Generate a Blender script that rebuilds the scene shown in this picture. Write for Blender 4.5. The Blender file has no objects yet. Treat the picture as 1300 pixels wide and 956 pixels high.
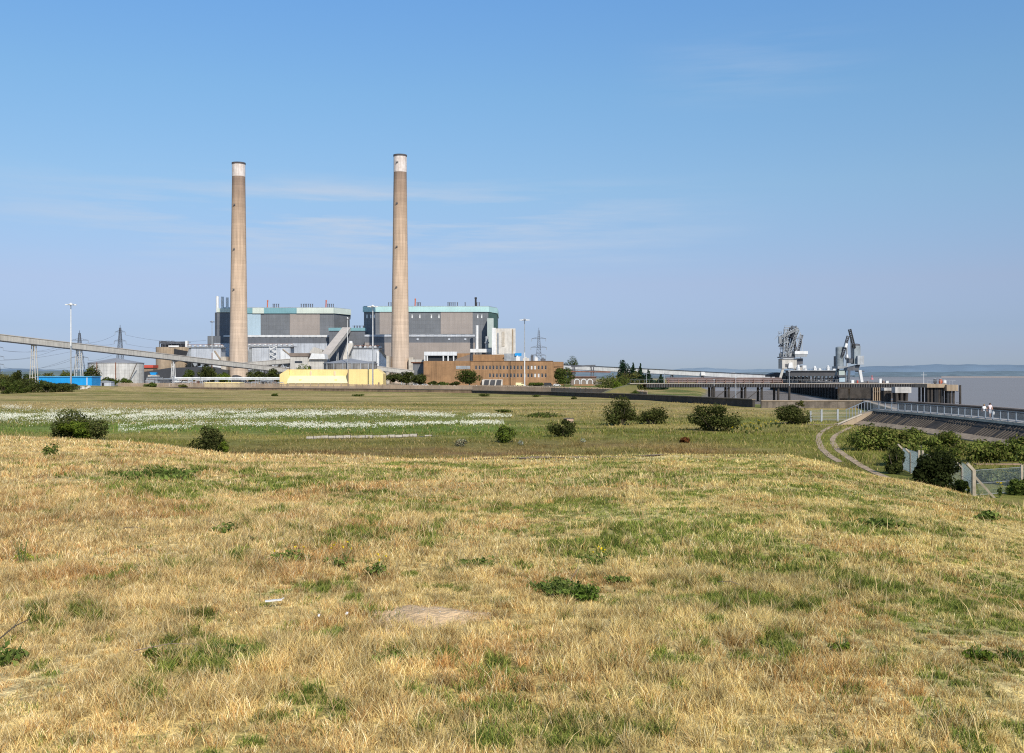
import bpy, math, random
import numpy as np
from mathutils import Vector, Matrix

random.seed(7)
F = 1300.0      # focal length in photo pixels
HC = 7.5        # eye height above the marsh
HOR = 474.0     # horizon row
R = math.radians
scene = bpy.context.scene
col = scene.collection


# ------------------------------------------------------------------ helpers
def X(px, d): return (px - 650.0) * d / F
def Z(row, d): return HC - (row - HOR) * d / F
def P(px, row, d): return Vector((X(px, d), d, Z(row, d)))
def dist(row): return HC * F / (row - HOR)


class MB:
    def __init__(s): s.v = []; s.f = []; s.m = []
    def poly(s, pts, mi=0):
        b = len(s.v); s.v += [tuple(p) for p in pts]; s.f.append(tuple(range(b, b + len(pts)))); s.m.append(mi)
    def box(s, x0, x1, y0, y1, z0, z1, mi=0):
        b = len(s.v)
        s.v += [(x0, y0, z0), (x1, y0, z0), (x1, y1, z0), (x0, y1, z0), (x0, y0, z1), (x1, y0, z1), (x1, y1, z1), (x0, y1, z1)]
        for q in ((0, 3, 2, 1), (4, 5, 6, 7), (0, 1, 5, 4), (1, 2, 6, 5), (2, 3, 7, 6), (3, 0, 4, 7)):
            s.f.append(tuple(b + i for i in q)); s.m.append(mi)
        return s
    def pbox(s, px0, px1, rt, d, dep, rb=None, z0=0.0, mi=0):
        return s.box(X(px0, d), X(px1, d), d, d + dep, z0 if rb is None else Z(rb, d), Z(rt, d), mi)
    def prism(s, pts, z0, z1, mi=0):
        n = len(pts); b = len(s.v)
        zt = z1 if hasattr(z1, '__len__') else [z1] * n
        zb = z0 if hasattr(z0, '__len__') else [z0] * n
        s.v += [(p[0], p[1], zb[i]) for i, p in enumerate(pts)] + [(p[0], p[1], zt[i]) for i, p in enumerate(pts)]
        s.f.append(tuple(b + n - 1 - i for i in range(n))); s.f.append(tuple(b + n + i for i in range(n))); s.m += [mi, mi]
        for i in range(n):
            j = (i + 1) % n
            s.f.append((b + i, b + j, b + n + j, b + n + i)); s.m.append(mi)
        return s
    def ext(s, prof, y0, y1, axis='y', mi=0):
        # prof: (a, z) points; extruded along y (a = x) or along x (a = y)
        n = len(prof); b = len(s.v)
        if axis == 'y':
            s.v += [(a, y0, z) for a, z in prof] + [(a, y1, z) for a, z in prof]
        else:
            s.v += [(y0, a, z) for a, z in prof] + [(y1, a, z) for a, z in prof]
        s.f.append(tuple(b + i for i in range(n))); s.f.append(tuple(b + 2 * n - 1 - i for i in range(n))); s.m += [mi, mi]
        for i in range(n):
            j = (i + 1) % n
            s.f.append((b + j, b + i, b + n + i, b + n + j)); s.m.append(mi)
        return s
    def bar(s, p0, p1, w, h=None, mi=0):
        h = w if h is None else h
        p0 = Vector(p0); p1 = Vector(p1); d = p1 - p0
        if d.length < 1e-6: return s
        d.normalize()
        up = Vector((0, 0, 1)) if abs(d.z) < .95 else Vector((0, 1, 0))
        a = d.cross(up).normalized() * (w / 2); c = a.cross(d).normalized() * (h / 2)
        b = len(s.v)
        for p in (p0, p1):
            for sa, sc in ((-1, -1), (1, -1), (1, 1), (-1, 1)):
                s.v.append(tuple(p + a * sa + c * sc))
        for q in ((0, 3, 2, 1), (4, 5, 6, 7), (0, 1, 5, 4), (1, 2, 6, 5), (2, 3, 7, 6), (3, 0, 4, 7)):
            s.f.append(tuple(b + i for i in q)); s.m.append(mi)
        return s
    def tube(s, p0, p1, r0, r1=None, n=8, mi=0):
        r1 = r0 if r1 is None else r1
        p0 = Vector(p0); p1 = Vector(p1); d = (p1 - p0).normalized()
        up = Vector((0, 0, 1)) if abs(d.z) < .95 else Vector((0, 1, 0))
        a = d.cross(up).normalized(); c = a.cross(d).normalized()
        b = len(s.v)
        for p, r in ((p0, r0), (p1, r1)):
            for i in range(n):
                t = 2 * math.pi * i / n
                s.v.append(tuple(p + a * (r * math.cos(t)) + c * (r * math.sin(t))))
        for i in range(n):
            j = (i + 1) % n
            s.f.append((b + i, b + j, b + n + j, b + n + i)); s.m.append(mi)
        s.f.append(tuple(b + n - 1 - i for i in range(n))); s.f.append(tuple(b + n + i for i in range(n))); s.m += [mi, mi]
        return s
    def lathe(s, c, prof, n=32, mi=0):
        b = len(s.v); k = len(prof)
        for r, z in prof:
            for i in range(n):
                t = 2 * math.pi * i / n
                s.v.append((c[0] + r * math.cos(t), c[1] + r * math.sin(t), z))
        for q in range(k - 1):
            for i in range(n):
                j = (i + 1) % n
                s.f.append((b + q * n + i, b + q * n + j, b + (q + 1) * n + j, b + (q + 1) * n + i)); s.m.append(mi)
        s.f.append(tuple(b + n - 1 - i for i in range(n))); s.f.append(tuple(b + (k - 1) * n + i for i in range(n))); s.m += [mi, mi]
        return s


def wloc(o):
    v = Vector((0, 0, 0))
    while o is not None:
        v += o.location; o = o.parent
    return v


def link(name, mesh, mat, parent=None):
    o = bpy.data.objects.new(name, mesh); col.objects.link(o)
    for m in (mat if isinstance(mat, (list, tuple)) else [mat]): mesh.materials.append(m)
    if parent is not None: o.parent = parent
    return o


def obj(name, mb, mat, parent=None, smooth=False, label=None):
    me = bpy.data.meshes.new(name)
    off = wloc(parent) if parent is not None else Vector((0, 0, 0))
    org = Vector((0, 0, 0))
    if parent is None and mb.v:
        a = np.array(mb.v); org = Vector((float(a[:, 0].mean()), float(a[:, 1].mean()), float(a[:, 2].min())))
        off = org
    me.from_pydata([(v[0] - off.x, v[1] - off.y, v[2] - off.z) for v in mb.v], [], mb.f)
    o = link(name, me, mat, parent)
    o.location = org
    if any(mb.m): me.polygons.foreach_set('material_index', mb.m)
    if smooth:
        me.polygons.foreach_set('use_smooth', [True] * len(me.polygons))
        try: me.set_sharp_from_angle(angle=R(40))
        except Exception: pass
    me.update()
    if label: o['label'] = label
    return o


def tag(o, label, cat, group=None, kind=None):
    if label: o['label'] = label
    if cat: o['category'] = cat
    if group: o['group'] = group
    if kind: o['kind'] = kind
    return o


def thing(name, label, cat, loc=(0, 0, 0), group=None, rz=0):
    o = bpy.data.objects.new(name, None); col.objects.link(o); o.empty_display_size = .3
    o.location = loc; o.rotation_euler = (0, 0, rz)
    return tag(o, label, cat, group)


KIDS = {}
def dup(o, loc=None, rz=None, label=None, group=None, parent=None, scale=None):
    c = o.copy(); col.objects.link(c)
    if parent is not None: c.parent = parent
    if loc is not None: c.location = loc
    if rz is not None: c.rotation_euler = (0, 0, rz)
    if scale is not None: c.scale = scale
    if label: c['label'] = label
    if group: c['group'] = group
    for ch in [q for q in bpy.data.objects if q.parent == o]: dup(ch, parent=c)
    return c


# ------------------------------------------------------------------ numpy noise
def _h(i, j, seed):
    n = (i.astype(np.int64) * 374761393 + j.astype(np.int64) * 668265263 + seed * 1442695041) & 0xffffffff
    n = ((n ^ (n >> 13)) * 1274126177) & 0xffffffff
    return ((n ^ (n >> 16)) & 0xffff) / 65535.0
def vnoise(x, y, seed=0):
    xi = np.floor(x); yi = np.floor(y); fx = x - xi; fy = y - yi
    fx = fx * fx * (3 - 2 * fx); fy = fy * fy * (3 - 2 * fy)
    a = _h(xi, yi, seed); b = _h(xi + 1, yi, seed); c = _h(xi, yi + 1, seed); d = _h(xi + 1, yi + 1, seed)
    return (a * (1 - fx) + b * fx) * (1 - fy) + (c * (1 - fx) + d * fx) * fy
def fbm(x, y, seed=0, o=4):
    s = 0; a = .5; t = 0
    for k in range(o):
        s = s + a * vnoise(x * 2 ** k + 17.3 * k, y * 2 ** k - 9.1 * k, seed + k); t += a; a *= .55
    return s / t
def sst(a, b, x):
    t = np.clip((x - a) / (b - a), 0, 1); return t * t * (3 - 2 * t)


# ------------------------------------------------------------------ terrain
CU = [-.75, -.5, -.42, -.346, -.315, -.27, -.1, .15, .27, .31, .346, .385, .423, .454, .5, .7]
CS = [.060, .064, .066, .072, .076, .081, .085, .082, .081, .088, .099, .105, .114, .122, .135, .17]
H0 = 1.7
SY = [-400, 103, 126, 153, 170, 200, 226, 250, 266, 320, 500, 900, 2000, 2390, 2400, 9000]
SX = [58.6, 59.2, 60, 59, 64, 73, 81, 60, 48, 55, 92, 160, 330, 420, 90000, 90000]

def shore(y): return np.interp(y, SY, SX)

def ground(x, y):
    x = np.asarray(x, float); y = np.asarray(y, float)
    plain = (fbm(x / 14, y / 14, 5, 3) - .5) * .35 * sst(20, 60, y)
    # low bank at the left of the flood wall and dry mound
    plain = plain + 2.1 * np.exp(-(((x + 208) / 34) ** 2 + ((y - 472) / 34) ** 2))
    plain = plain + 1.6 * np.exp(-(((x + 165) / 18) ** 2 + ((y - 440) / 35) ** 2))
    plain = plain - .35 * np.exp(-((y - 103) / 9.) ** 2) * sst(-40, -25, x) * (1 - sst(20, 40, x))
    rho = np.sqrt(x * x + y * y); phi = np.arctan2(x, np.maximum(y, 1e-3))
    u = np.clip(np.tan(np.clip(phi, -.65, .65)), -.75, .7)
    s = np.interp(u, CU, CS) * np.cos(np.arctan(u))
    Rc = 2 * H0 / s
    hz = HC - H0 - H0 * (rho / Rc) ** 2
    hz = hz + (fbm(x / 3.2, y / 3.2, 11, 3) - .5) * .22 * sst(2, 9, rho) + (fbm(x / 10, y / 10, 3, 2) - .5) * .25 * sst(4, 14, rho)
    hz = np.where(y < 0, np.maximum(hz, 1.5), hz)
    k = .9
    z = np.maximum(hz, plain) + np.maximum(k - np.abs(hz - plain), 0) ** 2 / (4 * k)
    d = shore(y) - x
    mud = np.where((y > 240) & (y < 520), -1.25 - .006 * np.maximum(-d, 0), -5.)
    mud = np.maximum(mud, -5)
    t = sst(-7, -.5, d)
    return np.where(d > -.5, z, z * t + mud * (1 - t))

def gz(x, y): return float(ground(np.array([x]), np.array([y]))[0])

def hit(px, row):
    """where the sight line of a photo pixel meets the terrain"""
    d = np.concatenate([np.arange(2, 60, .02), np.arange(60, 700, .2)])
    xs = (px - 650) * d / F
    zz = HC - (row - HOR) * d / F
    g = ground(xs, d)
    i = np.argmax(g >= zz)
    return float(xs[i]), float(d[i]), float(g[i])


STRAW = np.array([.63, .46, .185]); STRAW2 = np.array([.79, .615, .30]); BROWN = np.array([.34, .20, .08])
GREEN = np.array([.155, .205, .036]); OLIVE = np.array([.29, .27, .075]); DGREEN = np.array([.09, .135, .028])
TAN = np.array([.46, .345, .155])
PG = np.array([.185, .19, .042]); PO = np.array([.30, .25, .082])

def mix(a, b, t):
    t = np.asarray(t)[..., None]; return a * (1 - t) + b * t

# greener drifts of turf on the slope: photo pixel centre, half width, half height in pixels
GP = [(160, 607, 110, 8), (310, 640, 60, 9), (240, 625, 80, 7), (30, 633, 50, 7), (730, 650, 120, 14), (560, 645, 130, 12), (1130, 735, 150, 40),
      (1060, 775, 130, 18), (900, 690, 110, 25), (1230, 770, 120, 30), (760, 690, 130, 16), (1220, 690, 90, 14), (640, 720, 60, 12), (280, 838, 60, 14),
      (700, 848, 90, 16), (560, 838, 70, 14), (60, 850, 60, 16), (1000, 600, 160, 10), (400, 595, 120, 8), (900, 632, 200, 9), (990, 660, 120, 12),
      (1200, 850, 80, 20), (860, 750, 90, 20), (420, 690, 60, 12), (520, 690, 60, 10), (340, 770, 40, 9), (1000, 830, 40, 20)]
GPW = []
for (a, b, w, h) in GP:
    x0, y0, _ = hit(a, b); xa, _, _ = hit(a + w, b); _, ya, _ = hit(a, b - h)
    GPW.append((x0, y0, abs(xa - x0), max(.35, abs(ya - y0))))

def greenness(x, y):
    lo = .20 + sst(.40, .66, fbm(x / 2.2, y / 3.0, 21, 4)) * .26
    for (x0, y0, w, h) in GPW:
        lo = lo + .26 * np.exp(-(((x - x0) / w) ** 2 + ((y - y0) / h) ** 2)) * (.45 + 1.1 * fbm(x / .9, y / 1.3, 37, 2))
    lo = np.clip(lo * (.72 + .50 * sst(-8, 5, x)), 0, .62)
    fl = fbm(x / .42, y / .55, 31, 3); fl2 = fbm(x / 1.2, y / 1.5, 33, 4)
    fl = np.where(y > 14, fl * .35 + fl2 * .65, fl * .62 + fl2 * .38)
    th = .68 - .36 * lo
    return np.clip(lo * .28 + sst(th - .07, th + .10, fl) * (.30 + .9 * lo), 0, .85)

TRK = []
for pix in ([(1096, 538.5), (1072, 539), (1055, 541.5), (1043, 548), (1038, 557), (1043, 570), (1054, 580), (1068, 588)], [(1100, 539.5), (1086, 541), (1072, 546), (1060, 553), (1056, 559), (1062, 570), (1075, 580), (1092, 591), (1112, 601), (1128, 608)]):
    q = [((p - 650) * HC / (r - HOR), HC * F / (r - HOR)) for p, r in pix]
    for a_, b_ in zip(q[:-1], q[1:]):
        for k_ in range(8): TRK.append((a_[0] + (b_[0] - a_[0]) * k_ / 8, a_[1] + (b_[1] - a_[1]) * k_ / 8))
def trackmask(x, y, r=.5):
    m = np.zeros(len(x), bool); near = (x > 20) & (x < 60) & (y > 60) & (y < 175)
    i = np.where(near)[0]
    for tx, ty in TRK: m[i] |= (x[i] - tx) ** 2 + ((y[i] - ty) * .8) ** 2 < r * r
    return m

def hillcol(x, y):
    c = mix(STRAW, STRAW2, sst(.35, .7, fbm(x / 1.7, y / 2.2, 51, 3)))
    c = mix(c, BROWN * 1.35, sst(.54, .78, fbm(x / 1.3, y / 1.6, 61, 3)) * .65)
    c = mix(c, OLIVE * 1.7, .15 * sst(-5, 6, x) * np.ones_like(y))
    return mix(c, GREEN * 1.0, greenness(x, y) * .62) * (.82 + .36 * fbm(x / 2.4, y / 3, 65, 3))[..., None]

def plaincol(x, y):
    n = fbm(x / 38, y / 11, 71, 4); m = fbm(x / 9, y / 5, 81, 3)
    c = mix(PO, PG, sst(.38, .58, n))
    tan = sst(.42, .58, fbm(x / 60, y / 12, 91, 4)) * sst(165, 205, y)
    tan = np.maximum(tan, .75 * np.exp(-((y - 222) / 7.) ** 2) * sst(.3, .5, m))
    tan = np.maximum(tan, .8 * np.exp(-((y - 285 + .12 * x) / 14.) ** 2))
    c = mix(c, TAN, tan * .85)
    c = mix(c, TAN * .9, sst(.55, .72, m) * .4)
    # lush band where the flowers grow
    lush = np.exp(-((y - 137) / 13.) ** 2) * (1 - sst(-4, 8, x)) + .8 * np.exp(-((y - 175) / 24.) ** 2) * (1 - sst(-10, 10, x))
    c = mix(c, np.array([.15, .215, .042]), np.clip(lush, 0, 1) * .85)
    # rough brownish growth in the hollow beyond the slope
    rough = np.exp(-((y - 100) / 14.) ** 2) * sst(-42, -28, x) * (1 - sst(16, 34, x))
    c = mix(c, mix(PO * .72, BROWN * .62, sst(.4, .65, m)), rough * .85)
    c = mix(c, PG * 1.1, (sst(24, 34, x) * (1 - sst(150, 170, y))) * .55)
    return c * (.8 + .4 * fbm(x / 2.2, y / 2.2, 101, 3))[..., None] * (.70 + .62 * fbm(x / 26, y / 5, 103, 4))[..., None]

WALL_D = [(150, 500), (160, 494), (400, 436), (600, 390), (700, 345), (800, 296), (880, 255), (957, 226), (966, 222), (1098, 222)]
WX = [X(a, d) for a, d in WALL_D]; WY = [d for a, d in WALL_D]
def wall_y(x): return np.interp(x, WX, WY)

def groundcol(x, y):
    hz = ground(x, y)
    hill = sst(.25, 1.6, hz) * (1 - sst(95, 110, y))
    c = mix(plaincol(x, y), hillcol(x, y), hill)
    yard = sst(0, 6, y - wall_y(x)) * (1 - sst(75, 80, x))
    yc = mix(np.array([.34, .26, .15]), np.array([.27, .23, .17]), sst(40, 110, y - wall_y(x)))
    yc = mix(yc, PG * 1.1, sst(.5, .65, fbm(x / 15, y / 15, 111, 3)) * .6 * (1 - sst(30, 80, y - wall_y(x))))
    yc = mix(yc, mix(np.array([.15, .17, .045]), TAN, sst(.45, .6, fbm(x / 12, y / 30, 112, 3)) * .7), sst(22, 32, x) * (1 - sst(680, 760, y)))
    c = mix(c, yc, yard)
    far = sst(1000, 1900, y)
    c = mix(c, np.array([.16, .2, .22]), far)  # distance haze put into the colour of the far fields
    mud = sst(-.3, -1.0, hz)
    c = mix(c, np.array([.20, .18, .165]), mud)
    return c


# ------------------------------------------------------------------ materials
def nt(name):
    m = bpy.data.materials.new(name); m.use_nodes = True
    n = m.node_tree; n.nodes.clear()
    return m, n.nodes, n.links

def c4(c): return (c[0], c[1], c[2], 1)

def mat(name, c, rough=.75, amt=.25, scale=.25, metal=0.0, streak=0.0, c2=None, bump=0.0, bscale=8.0, fac_mul=None, lines=None, grid=None):
    m, N, L = nt(name)
    out = N.new('ShaderNodeOutputMaterial'); b = N.new('ShaderNodeBsdfPrincipled')
    L.new(b.outputs[0], out.inputs[0])
    b.inputs['Roughness'].default_value = rough; b.inputs['Metallic'].default_value = metal
    tc = N.new('ShaderNodeTexCoord')
    no = N.new('ShaderNodeTexNoise'); no.inputs['Scale'].default_value = scale; no.inputs['Detail'].default_value = 6; no.inputs['Roughness'].default_value = .62
    L.new(tc.outputs['Object'], no.inputs['Vector'])
    mx = N.new('ShaderNodeMix'); mx.data_type = 'RGBA'
    cr = N.new('ShaderNodeMapRange'); cr.inputs[1].default_value = .32; cr.inputs[2].default_value = .68
    L.new(no.outputs[0], cr.inputs[0]); L.new(cr.outputs[0], mx.inputs[0])
    lo = c2 if c2 is not None else [v * (1 - amt) for v in c]
    hi = c if c2 is not None else [min(1, v * (1 + amt * .45)) for v in c]
    mx.inputs[6].default_value = c4(lo); mx.inputs[7].default_value = c4(hi)
    cur = mx.outputs[2]
    if streak:
        mp = N.new('ShaderNodeMapping'); mp.inputs['Scale'].default_value = (1.1, 1.1, .05)
        L.new(tc.outputs['Object'], mp.inputs[0])
        n2 = N.new('ShaderNodeTexNoise'); n2.inputs['Scale'].default_value = 1.0; n2.inputs['Detail'].default_value = 5
        L.new(mp.outputs[0], n2.inputs['Vector'])
        r2 = N.new('ShaderNodeMapRange'); r2.inputs[1].default_value = .45; r2.inputs[2].default_value = .72; r2.inputs[3].default_value = 1; r2.inputs[4].default_value = 1 - streak
        L.new(n2.outputs[0], r2.inputs[0])
        m2 = N.new('ShaderNodeMix'); m2.data_type = 'RGBA'; m2.blend_type = 'MULTIPLY'; m2.inputs[0].default_value = 1
        L.new(cur, m2.inputs[6]); L.new(r2.outputs[0], m2.inputs[7]); cur = m2.outputs[2]
    if lines:   # regular horizontal joints every lines[0] metres
        sx = N.new('ShaderNodeSeparateXYZ'); L.new(tc.outputs['Object'], sx.inputs[0])
        d = N.new('ShaderNodeMath'); d.operation = 'DIVIDE'; d.inputs[1].default_value = lines[0]; L.new(sx.outputs[2], d.inputs[0])
        fr = N.new('ShaderNodeMath'); fr.operation = 'FRACT'; L.new(d.outputs[0], fr.inputs[0])
        lt = N.new('ShaderNodeMath'); lt.operation = 'LESS_THAN'; lt.inputs[1].default_value = lines[1]; L.new(fr.outputs[0], lt.inputs[0])
        m3 = N.new('ShaderNodeMix'); m3.data_type = 'RGBA'; m3.blend_type = 'MULTIPLY'
        fm = N.new('ShaderNodeMath'); fm.operation = 'MULTIPLY'; fm.inputs[1].default_value = lines[2]; L.new(lt.outputs[0], fm.inputs[0])
        L.new(fm.outputs[0], m3.inputs[0]); L.new(cur, m3.inputs[6]); m3.inputs[7].default_value = (.45, .42, .4, 1); cur = m3.outputs[2]
    if grid:    # sheet cladding: joints in a width x height grid with tone differences per sheet
        sx = N.new('ShaderNodeSeparateXYZ'); L.new(tc.outputs['Object'], sx.inputs[0])
        ad = N.new('ShaderNodeMath'); ad.operation = 'ADD'; L.new(sx.outputs[0], ad.inputs[0]); L.new(sx.outputs[1], ad.inputs[1])
        cb = N.new('ShaderNodeCombineXYZ'); L.new(ad.outputs[0], cb.inputs[0]); L.new(sx.outputs[2], cb.inputs[1])
        br = N.new('ShaderNodeTexBrick'); L.new(cb.outputs[0], br.inputs['Vector'])
        br.offset = grid[4] if len(grid) > 4 else 0.0; br.inputs['Scale'].default_value = 1
        br.inputs['Brick Width'].default_value = grid[0]; br.inputs['Row Height'].default_value = grid[1]
        br.inputs['Mortar Size'].default_value = grid[2]; br.inputs['Mortar Smooth'].default_value = .3
        a = grid[3]
        br.inputs['Color1'].default_value = (1, 1, 1, 1); br.inputs['Color2'].default_value = (1 - a, 1 - a, 1 - a, 1); br.inputs['Mortar'].default_value = (1 - 2.2 * a, 1 - 2.2 * a, 1 - 2.2 * a, 1)
        m4 = N.new('ShaderNodeMix'); m4.data_type = 'RGBA'; m4.blend_type = 'MULTIPLY'; m4.inputs[0].default_value = 1
        L.new(cur, m4.inputs[6]); L.new(br.outputs[0], m4.inputs[7]); cur = m4.outputs[2]
    L.new(cur, b.inputs['Base Color'])
    if bump:
        n3 = N.new('ShaderNodeTexNoise'); n3.inputs['Scale'].default_value = bscale; n3.inputs['Detail'].default_value = 8
        L.new(tc.outputs['Object'], n3.inputs['Vector'])
        bp = N.new('ShaderNodeBump'); bp.inputs['Strength'].default_value = bump; bp.inputs['Distance'].default_value = .2
        L.new(n3.outputs[0], bp.inputs['Height']); L.new(bp.outputs[0], b.inputs['Normal'])
    return m


def foliage_mat(name, trans=.3, attr='Col'):
    m, N, L = nt(name)
    out = N.new('ShaderNodeOutputMaterial'); df = N.new('ShaderNodeBsdfDiffuse'); tr = N.new('ShaderNodeBsdfTranslucent')
    mx = N.new('ShaderNodeMixShader'); mx.inputs[0].default_value = trans
    at = N.new('ShaderNodeAttribute'); at.attribute_name = attr
    L.new(at.outputs[0], df.inputs[0]); L.new(at.outputs[0], tr.inputs[0])
    L.new(df.outputs[0], mx.inputs[1]); L.new(tr.outputs[0], mx.inputs[2]); L.new(mx.outputs[0], out.inputs[0])
    return m


M = {}
M['conc'] = mat('concrete', (.52, .46, .38), .85, .22, .3, streak=.25)
M['conc_l'] = mat('pale_concrete', (.62, .58, .52), .85, .2, .3, streak=.25)
M['conc_d'] = mat('dark_concrete', (.20, .165, .13), .9, .5, .5, streak=.5, bump=.4)
M['brownconc'] = mat('brown_concrete', (.40, .31, .215), .9, .3, .12, streak=.35)
M['white'] = mat('white_paint', (.74, .74, .73), .5, .15, .4, streak=.2)
M['whitesheet'] = mat('white_sheet', (0.72, 0.73, 0.74), .5, .18, .15, streak=.25, grid=(2.4, 6, .08, .06))
M['ltgrey'] = mat('light_grey_sheet', (0.52, 0.55, 0.6), .55, .2, .12, streak=.3, grid=(3, 5, .1, .07))
M['grey'] = mat('grey_metal', (0.32, 0.34, 0.36), .55, .3, .3, streak=.3)
M['dgrey'] = mat('dark_grey_cladding', (0.165, 0.175, 0.19), .6, .16, .06, streak=.18, grid=(6, 3.2, .12, .10))
M['dgrey2'] = mat('slate_cladding', (0.135, 0.145, 0.165), .6, .16, .06, streak=.18, grid=(6, 3.2, .12, .10))
M['brownclad'] = mat('brown_grey_cladding', (0.33, 0.285, 0.255), .65, .12, .05, streak=.12, grid=(6, 3.2, .1, .06))
M['paleblue'] = mat('pale_blue_cladding', (0.42, 0.54, 0.62), .55, .1, .05, streak=.08, grid=(5, 6, .08, .05))
M['teal'] = mat('teal_fascia', (.19, .37, .41), .5, .12, .08, streak=.12, grid=(8, 6, .06, .06))
M['tealpale'] = mat('pale_teal_fascia', (.44, .66, .65), .5, .1, .08, streak=.1, grid=(8, 6, .06, .05))
M['cream'] = mat('cream_fascia', (.62, .68, .60), .5, .1, .08, streak=.1, grid=(8, 6, .06, .05))
M['greenclad'] = mat('dark_green_cladding', (.06, .12, .10), .6, .2, .06, grid=(5, 4, .1, .1))
M['palegreen'] = mat('pale_green_sheet', (.42, .48, .45), .6, .15, .1, streak=.15)
M['black'] = mat('black_steel', (.022, .023, .026), .6, .4, .8)
M['tar'] = mat('tarred_timber', (.065, .054, .045), .85, .5, .6, streak=.4, bump=.4)
M['darkmetal'] = mat('weathered_dark_steel', (0.1, 0.105, 0.12), .55, .4, .4, streak=.3)
M['cranegrey'] = mat('crane_grey', (.27, .31, .335), .55, .3, .5, streak=.3)
M['steel'] = mat('pale_steel', (.42, .44, .46), .45, .25, .5, metal=.2, streak=.2)
M['rust'] = mat('rusty_steel', (.23, .10, .06), .85, .4, .4, streak=.4)
M['rustpipe'] = mat('rusty_brown_pipe', (.20, .14, .125), .8, .3, .3, streak=.2)
M['orange'] = mat('orange_paint', (.50, .13, .06), .6, .2, .4)
M['red'] = mat('red_sheet', (.55, .08, .05), .6, .2, .2)
M['blue'] = mat('bright_blue_sheet', (.008, .30, .70), .5, .12, .2, streak=.12, grid=(2.4, 9, .06, .05))
M['yellow'] = mat('yellow_sheet', (0.88, 0.66, 0.28), .55, .08, .15, streak=.08, grid=(1.2, 9, .06, .03))
M['yellow_l'] = mat('pale_yellow_sheet', (0.92, 0.8, 0.44), .55, .08, .15, streak=.08, grid=(1.2, 9, .06, .03))
M['brick'] = mat('brown_brick', (0.36, 0.205, 0.1), .88, .28, .12, streak=.3, grid=(1.6, .5, .03, .08, .5))
M['brick_d'] = mat('dark_brown_brick', (0.26, 0.145, 0.075), .88, .28, .15, streak=.3, grid=(1.6, .5, .03, .08, .5))
M['glass'] = mat('dark_window_glass', (.03, .035, .045), .12, .3, .3)
M['blind'] = mat('white_blind', (.62, .62, .6), .6, .1, .6)
M['tankwhite'] = mat('weathered_white_tank', (.58, .57, .54), .6, .2, .2, streak=.35, lines=(2.4, .05, .6))
M['tankroof'] = mat('grey_tank_roof', (0.27, 0.275, 0.29), .6, .2, .15)
M['tankdark'] = mat('dark_streaked_tank', (0.27, 0.255, 0.24), .6, .4, .3, streak=.6)
M['gallery'] = mat('grey_gallery_sheet', (0.55, 0.52, 0.47), .6, .15, .2, streak=.25, grid=(3, 4, .12, .08))
M['galleryroof'] = mat('gallery_roof_sheet', (0.5, 0.45, 0.4), .6, .15, .2)
M['roofbrown'] = mat('brown_felt_roof', (.21, .165, .135), .85, .25, .2)
M['coal'] = mat('black_coal_shed_roof', (0.045, 0.048, 0.056), .8, .3, .1)
M['wood'] = mat('weathered_wood', (.27, .2, .14), .85, .35, 1.5)
M['palisade'] = mat('brown_grey_palisade', (.36, .27, .19), .75, .3, .12)
M['railblue'] = mat('galvanised_blue_grey_rail', (.27, .32, .38), .45, .15, .8, metal=.25)
M['bark'] = mat('bark', (.11, .085, .06), .9, .4, 3)
M['dirt'] = mat('dry_dirt', (.42, .31, .20), .95, .45, 1.2, bump=.5, bscale=6)
M['soil'] = mat('bare_pale_soil', (.66, .46, .26), .95, .35, 7, bump=.4, bscale=34)
M['stone'] = mat('pebble', (.55, .5, .44), .9, .3, 6)
M['hill'] = mat('haze_tinted_wooded_hill', (.15, .215, .29), .95, .18, .004)  # aerial haze put into the base colour as blue grey
M['hill2'] = mat('haze_tinted_pale_hill', (.20, .27, .345), .95, .12, .003)  # farther ridge, aerial haze put into its paler base colour
M['foliage'] = foliage_mat('leaf_foliage', .3)
M['grass'] = foliage_mat('grass_blade', .32)
M['flower'] = foliage_mat('petals', .25)
M['canvas'] = mat('dark_painted_metal', (.06, .06, .065), .6, .3, .5)
M['asphalt'] = mat('asphalt', (.06, .06, .06), .9, .3, .5)


# ------------------------------------------------------------------ big numpy meshes
def np_mesh(name, V, quads=None, tris=None, colr=None, matl=None, smooth=False):
    me = bpy.data.meshes.new(name)
    me.vertices.add(len(V)); me.vertices.foreach_set('co', np.ascontiguousarray(V, np.float32).ravel())
    nq = 0 if quads is None else len(quads); ntr = 0 if tris is None else len(tris)
    idx = []; st = []; tot = []
    o = 0
    if nq:
        idx.append(np.asarray(quads, np.int32).ravel()); st.append(np.arange(nq) * 4); tot.append(np.full(nq, 4)); o = nq * 4
    if ntr:
        idx.append(np.asarray(tris, np.int32).ravel()); st.append(o + np.arange(ntr) * 3); tot.append(np.full(ntr, 3))
    idx = np.concatenate(idx)
    me.loops.add(len(idx)); me.loops.foreach_set('vertex_index', idx)
    me.polygons.add(nq + ntr)
    me.polygons.foreach_set('loop_start', np.concatenate(st).astype(np.int32))
    try: me.polygons.foreach_set('loop_total', np.concatenate(tot).astype(np.int32))
    except Exception: pass
    me.polygons.foreach_set('use_smooth', np.full(nq + ntr, smooth))
    if colr is not None:
        a = me.attributes.new('Col', 'FLOAT_COLOR', 'POINT')
        a.data.foreach_set('color', np.concatenate([colr, np.ones((len(colr), 1))], 1).astype(np.float32).ravel())
    me.update(calc_edges=True)
    return me


RS = np.random.RandomState(3)

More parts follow.
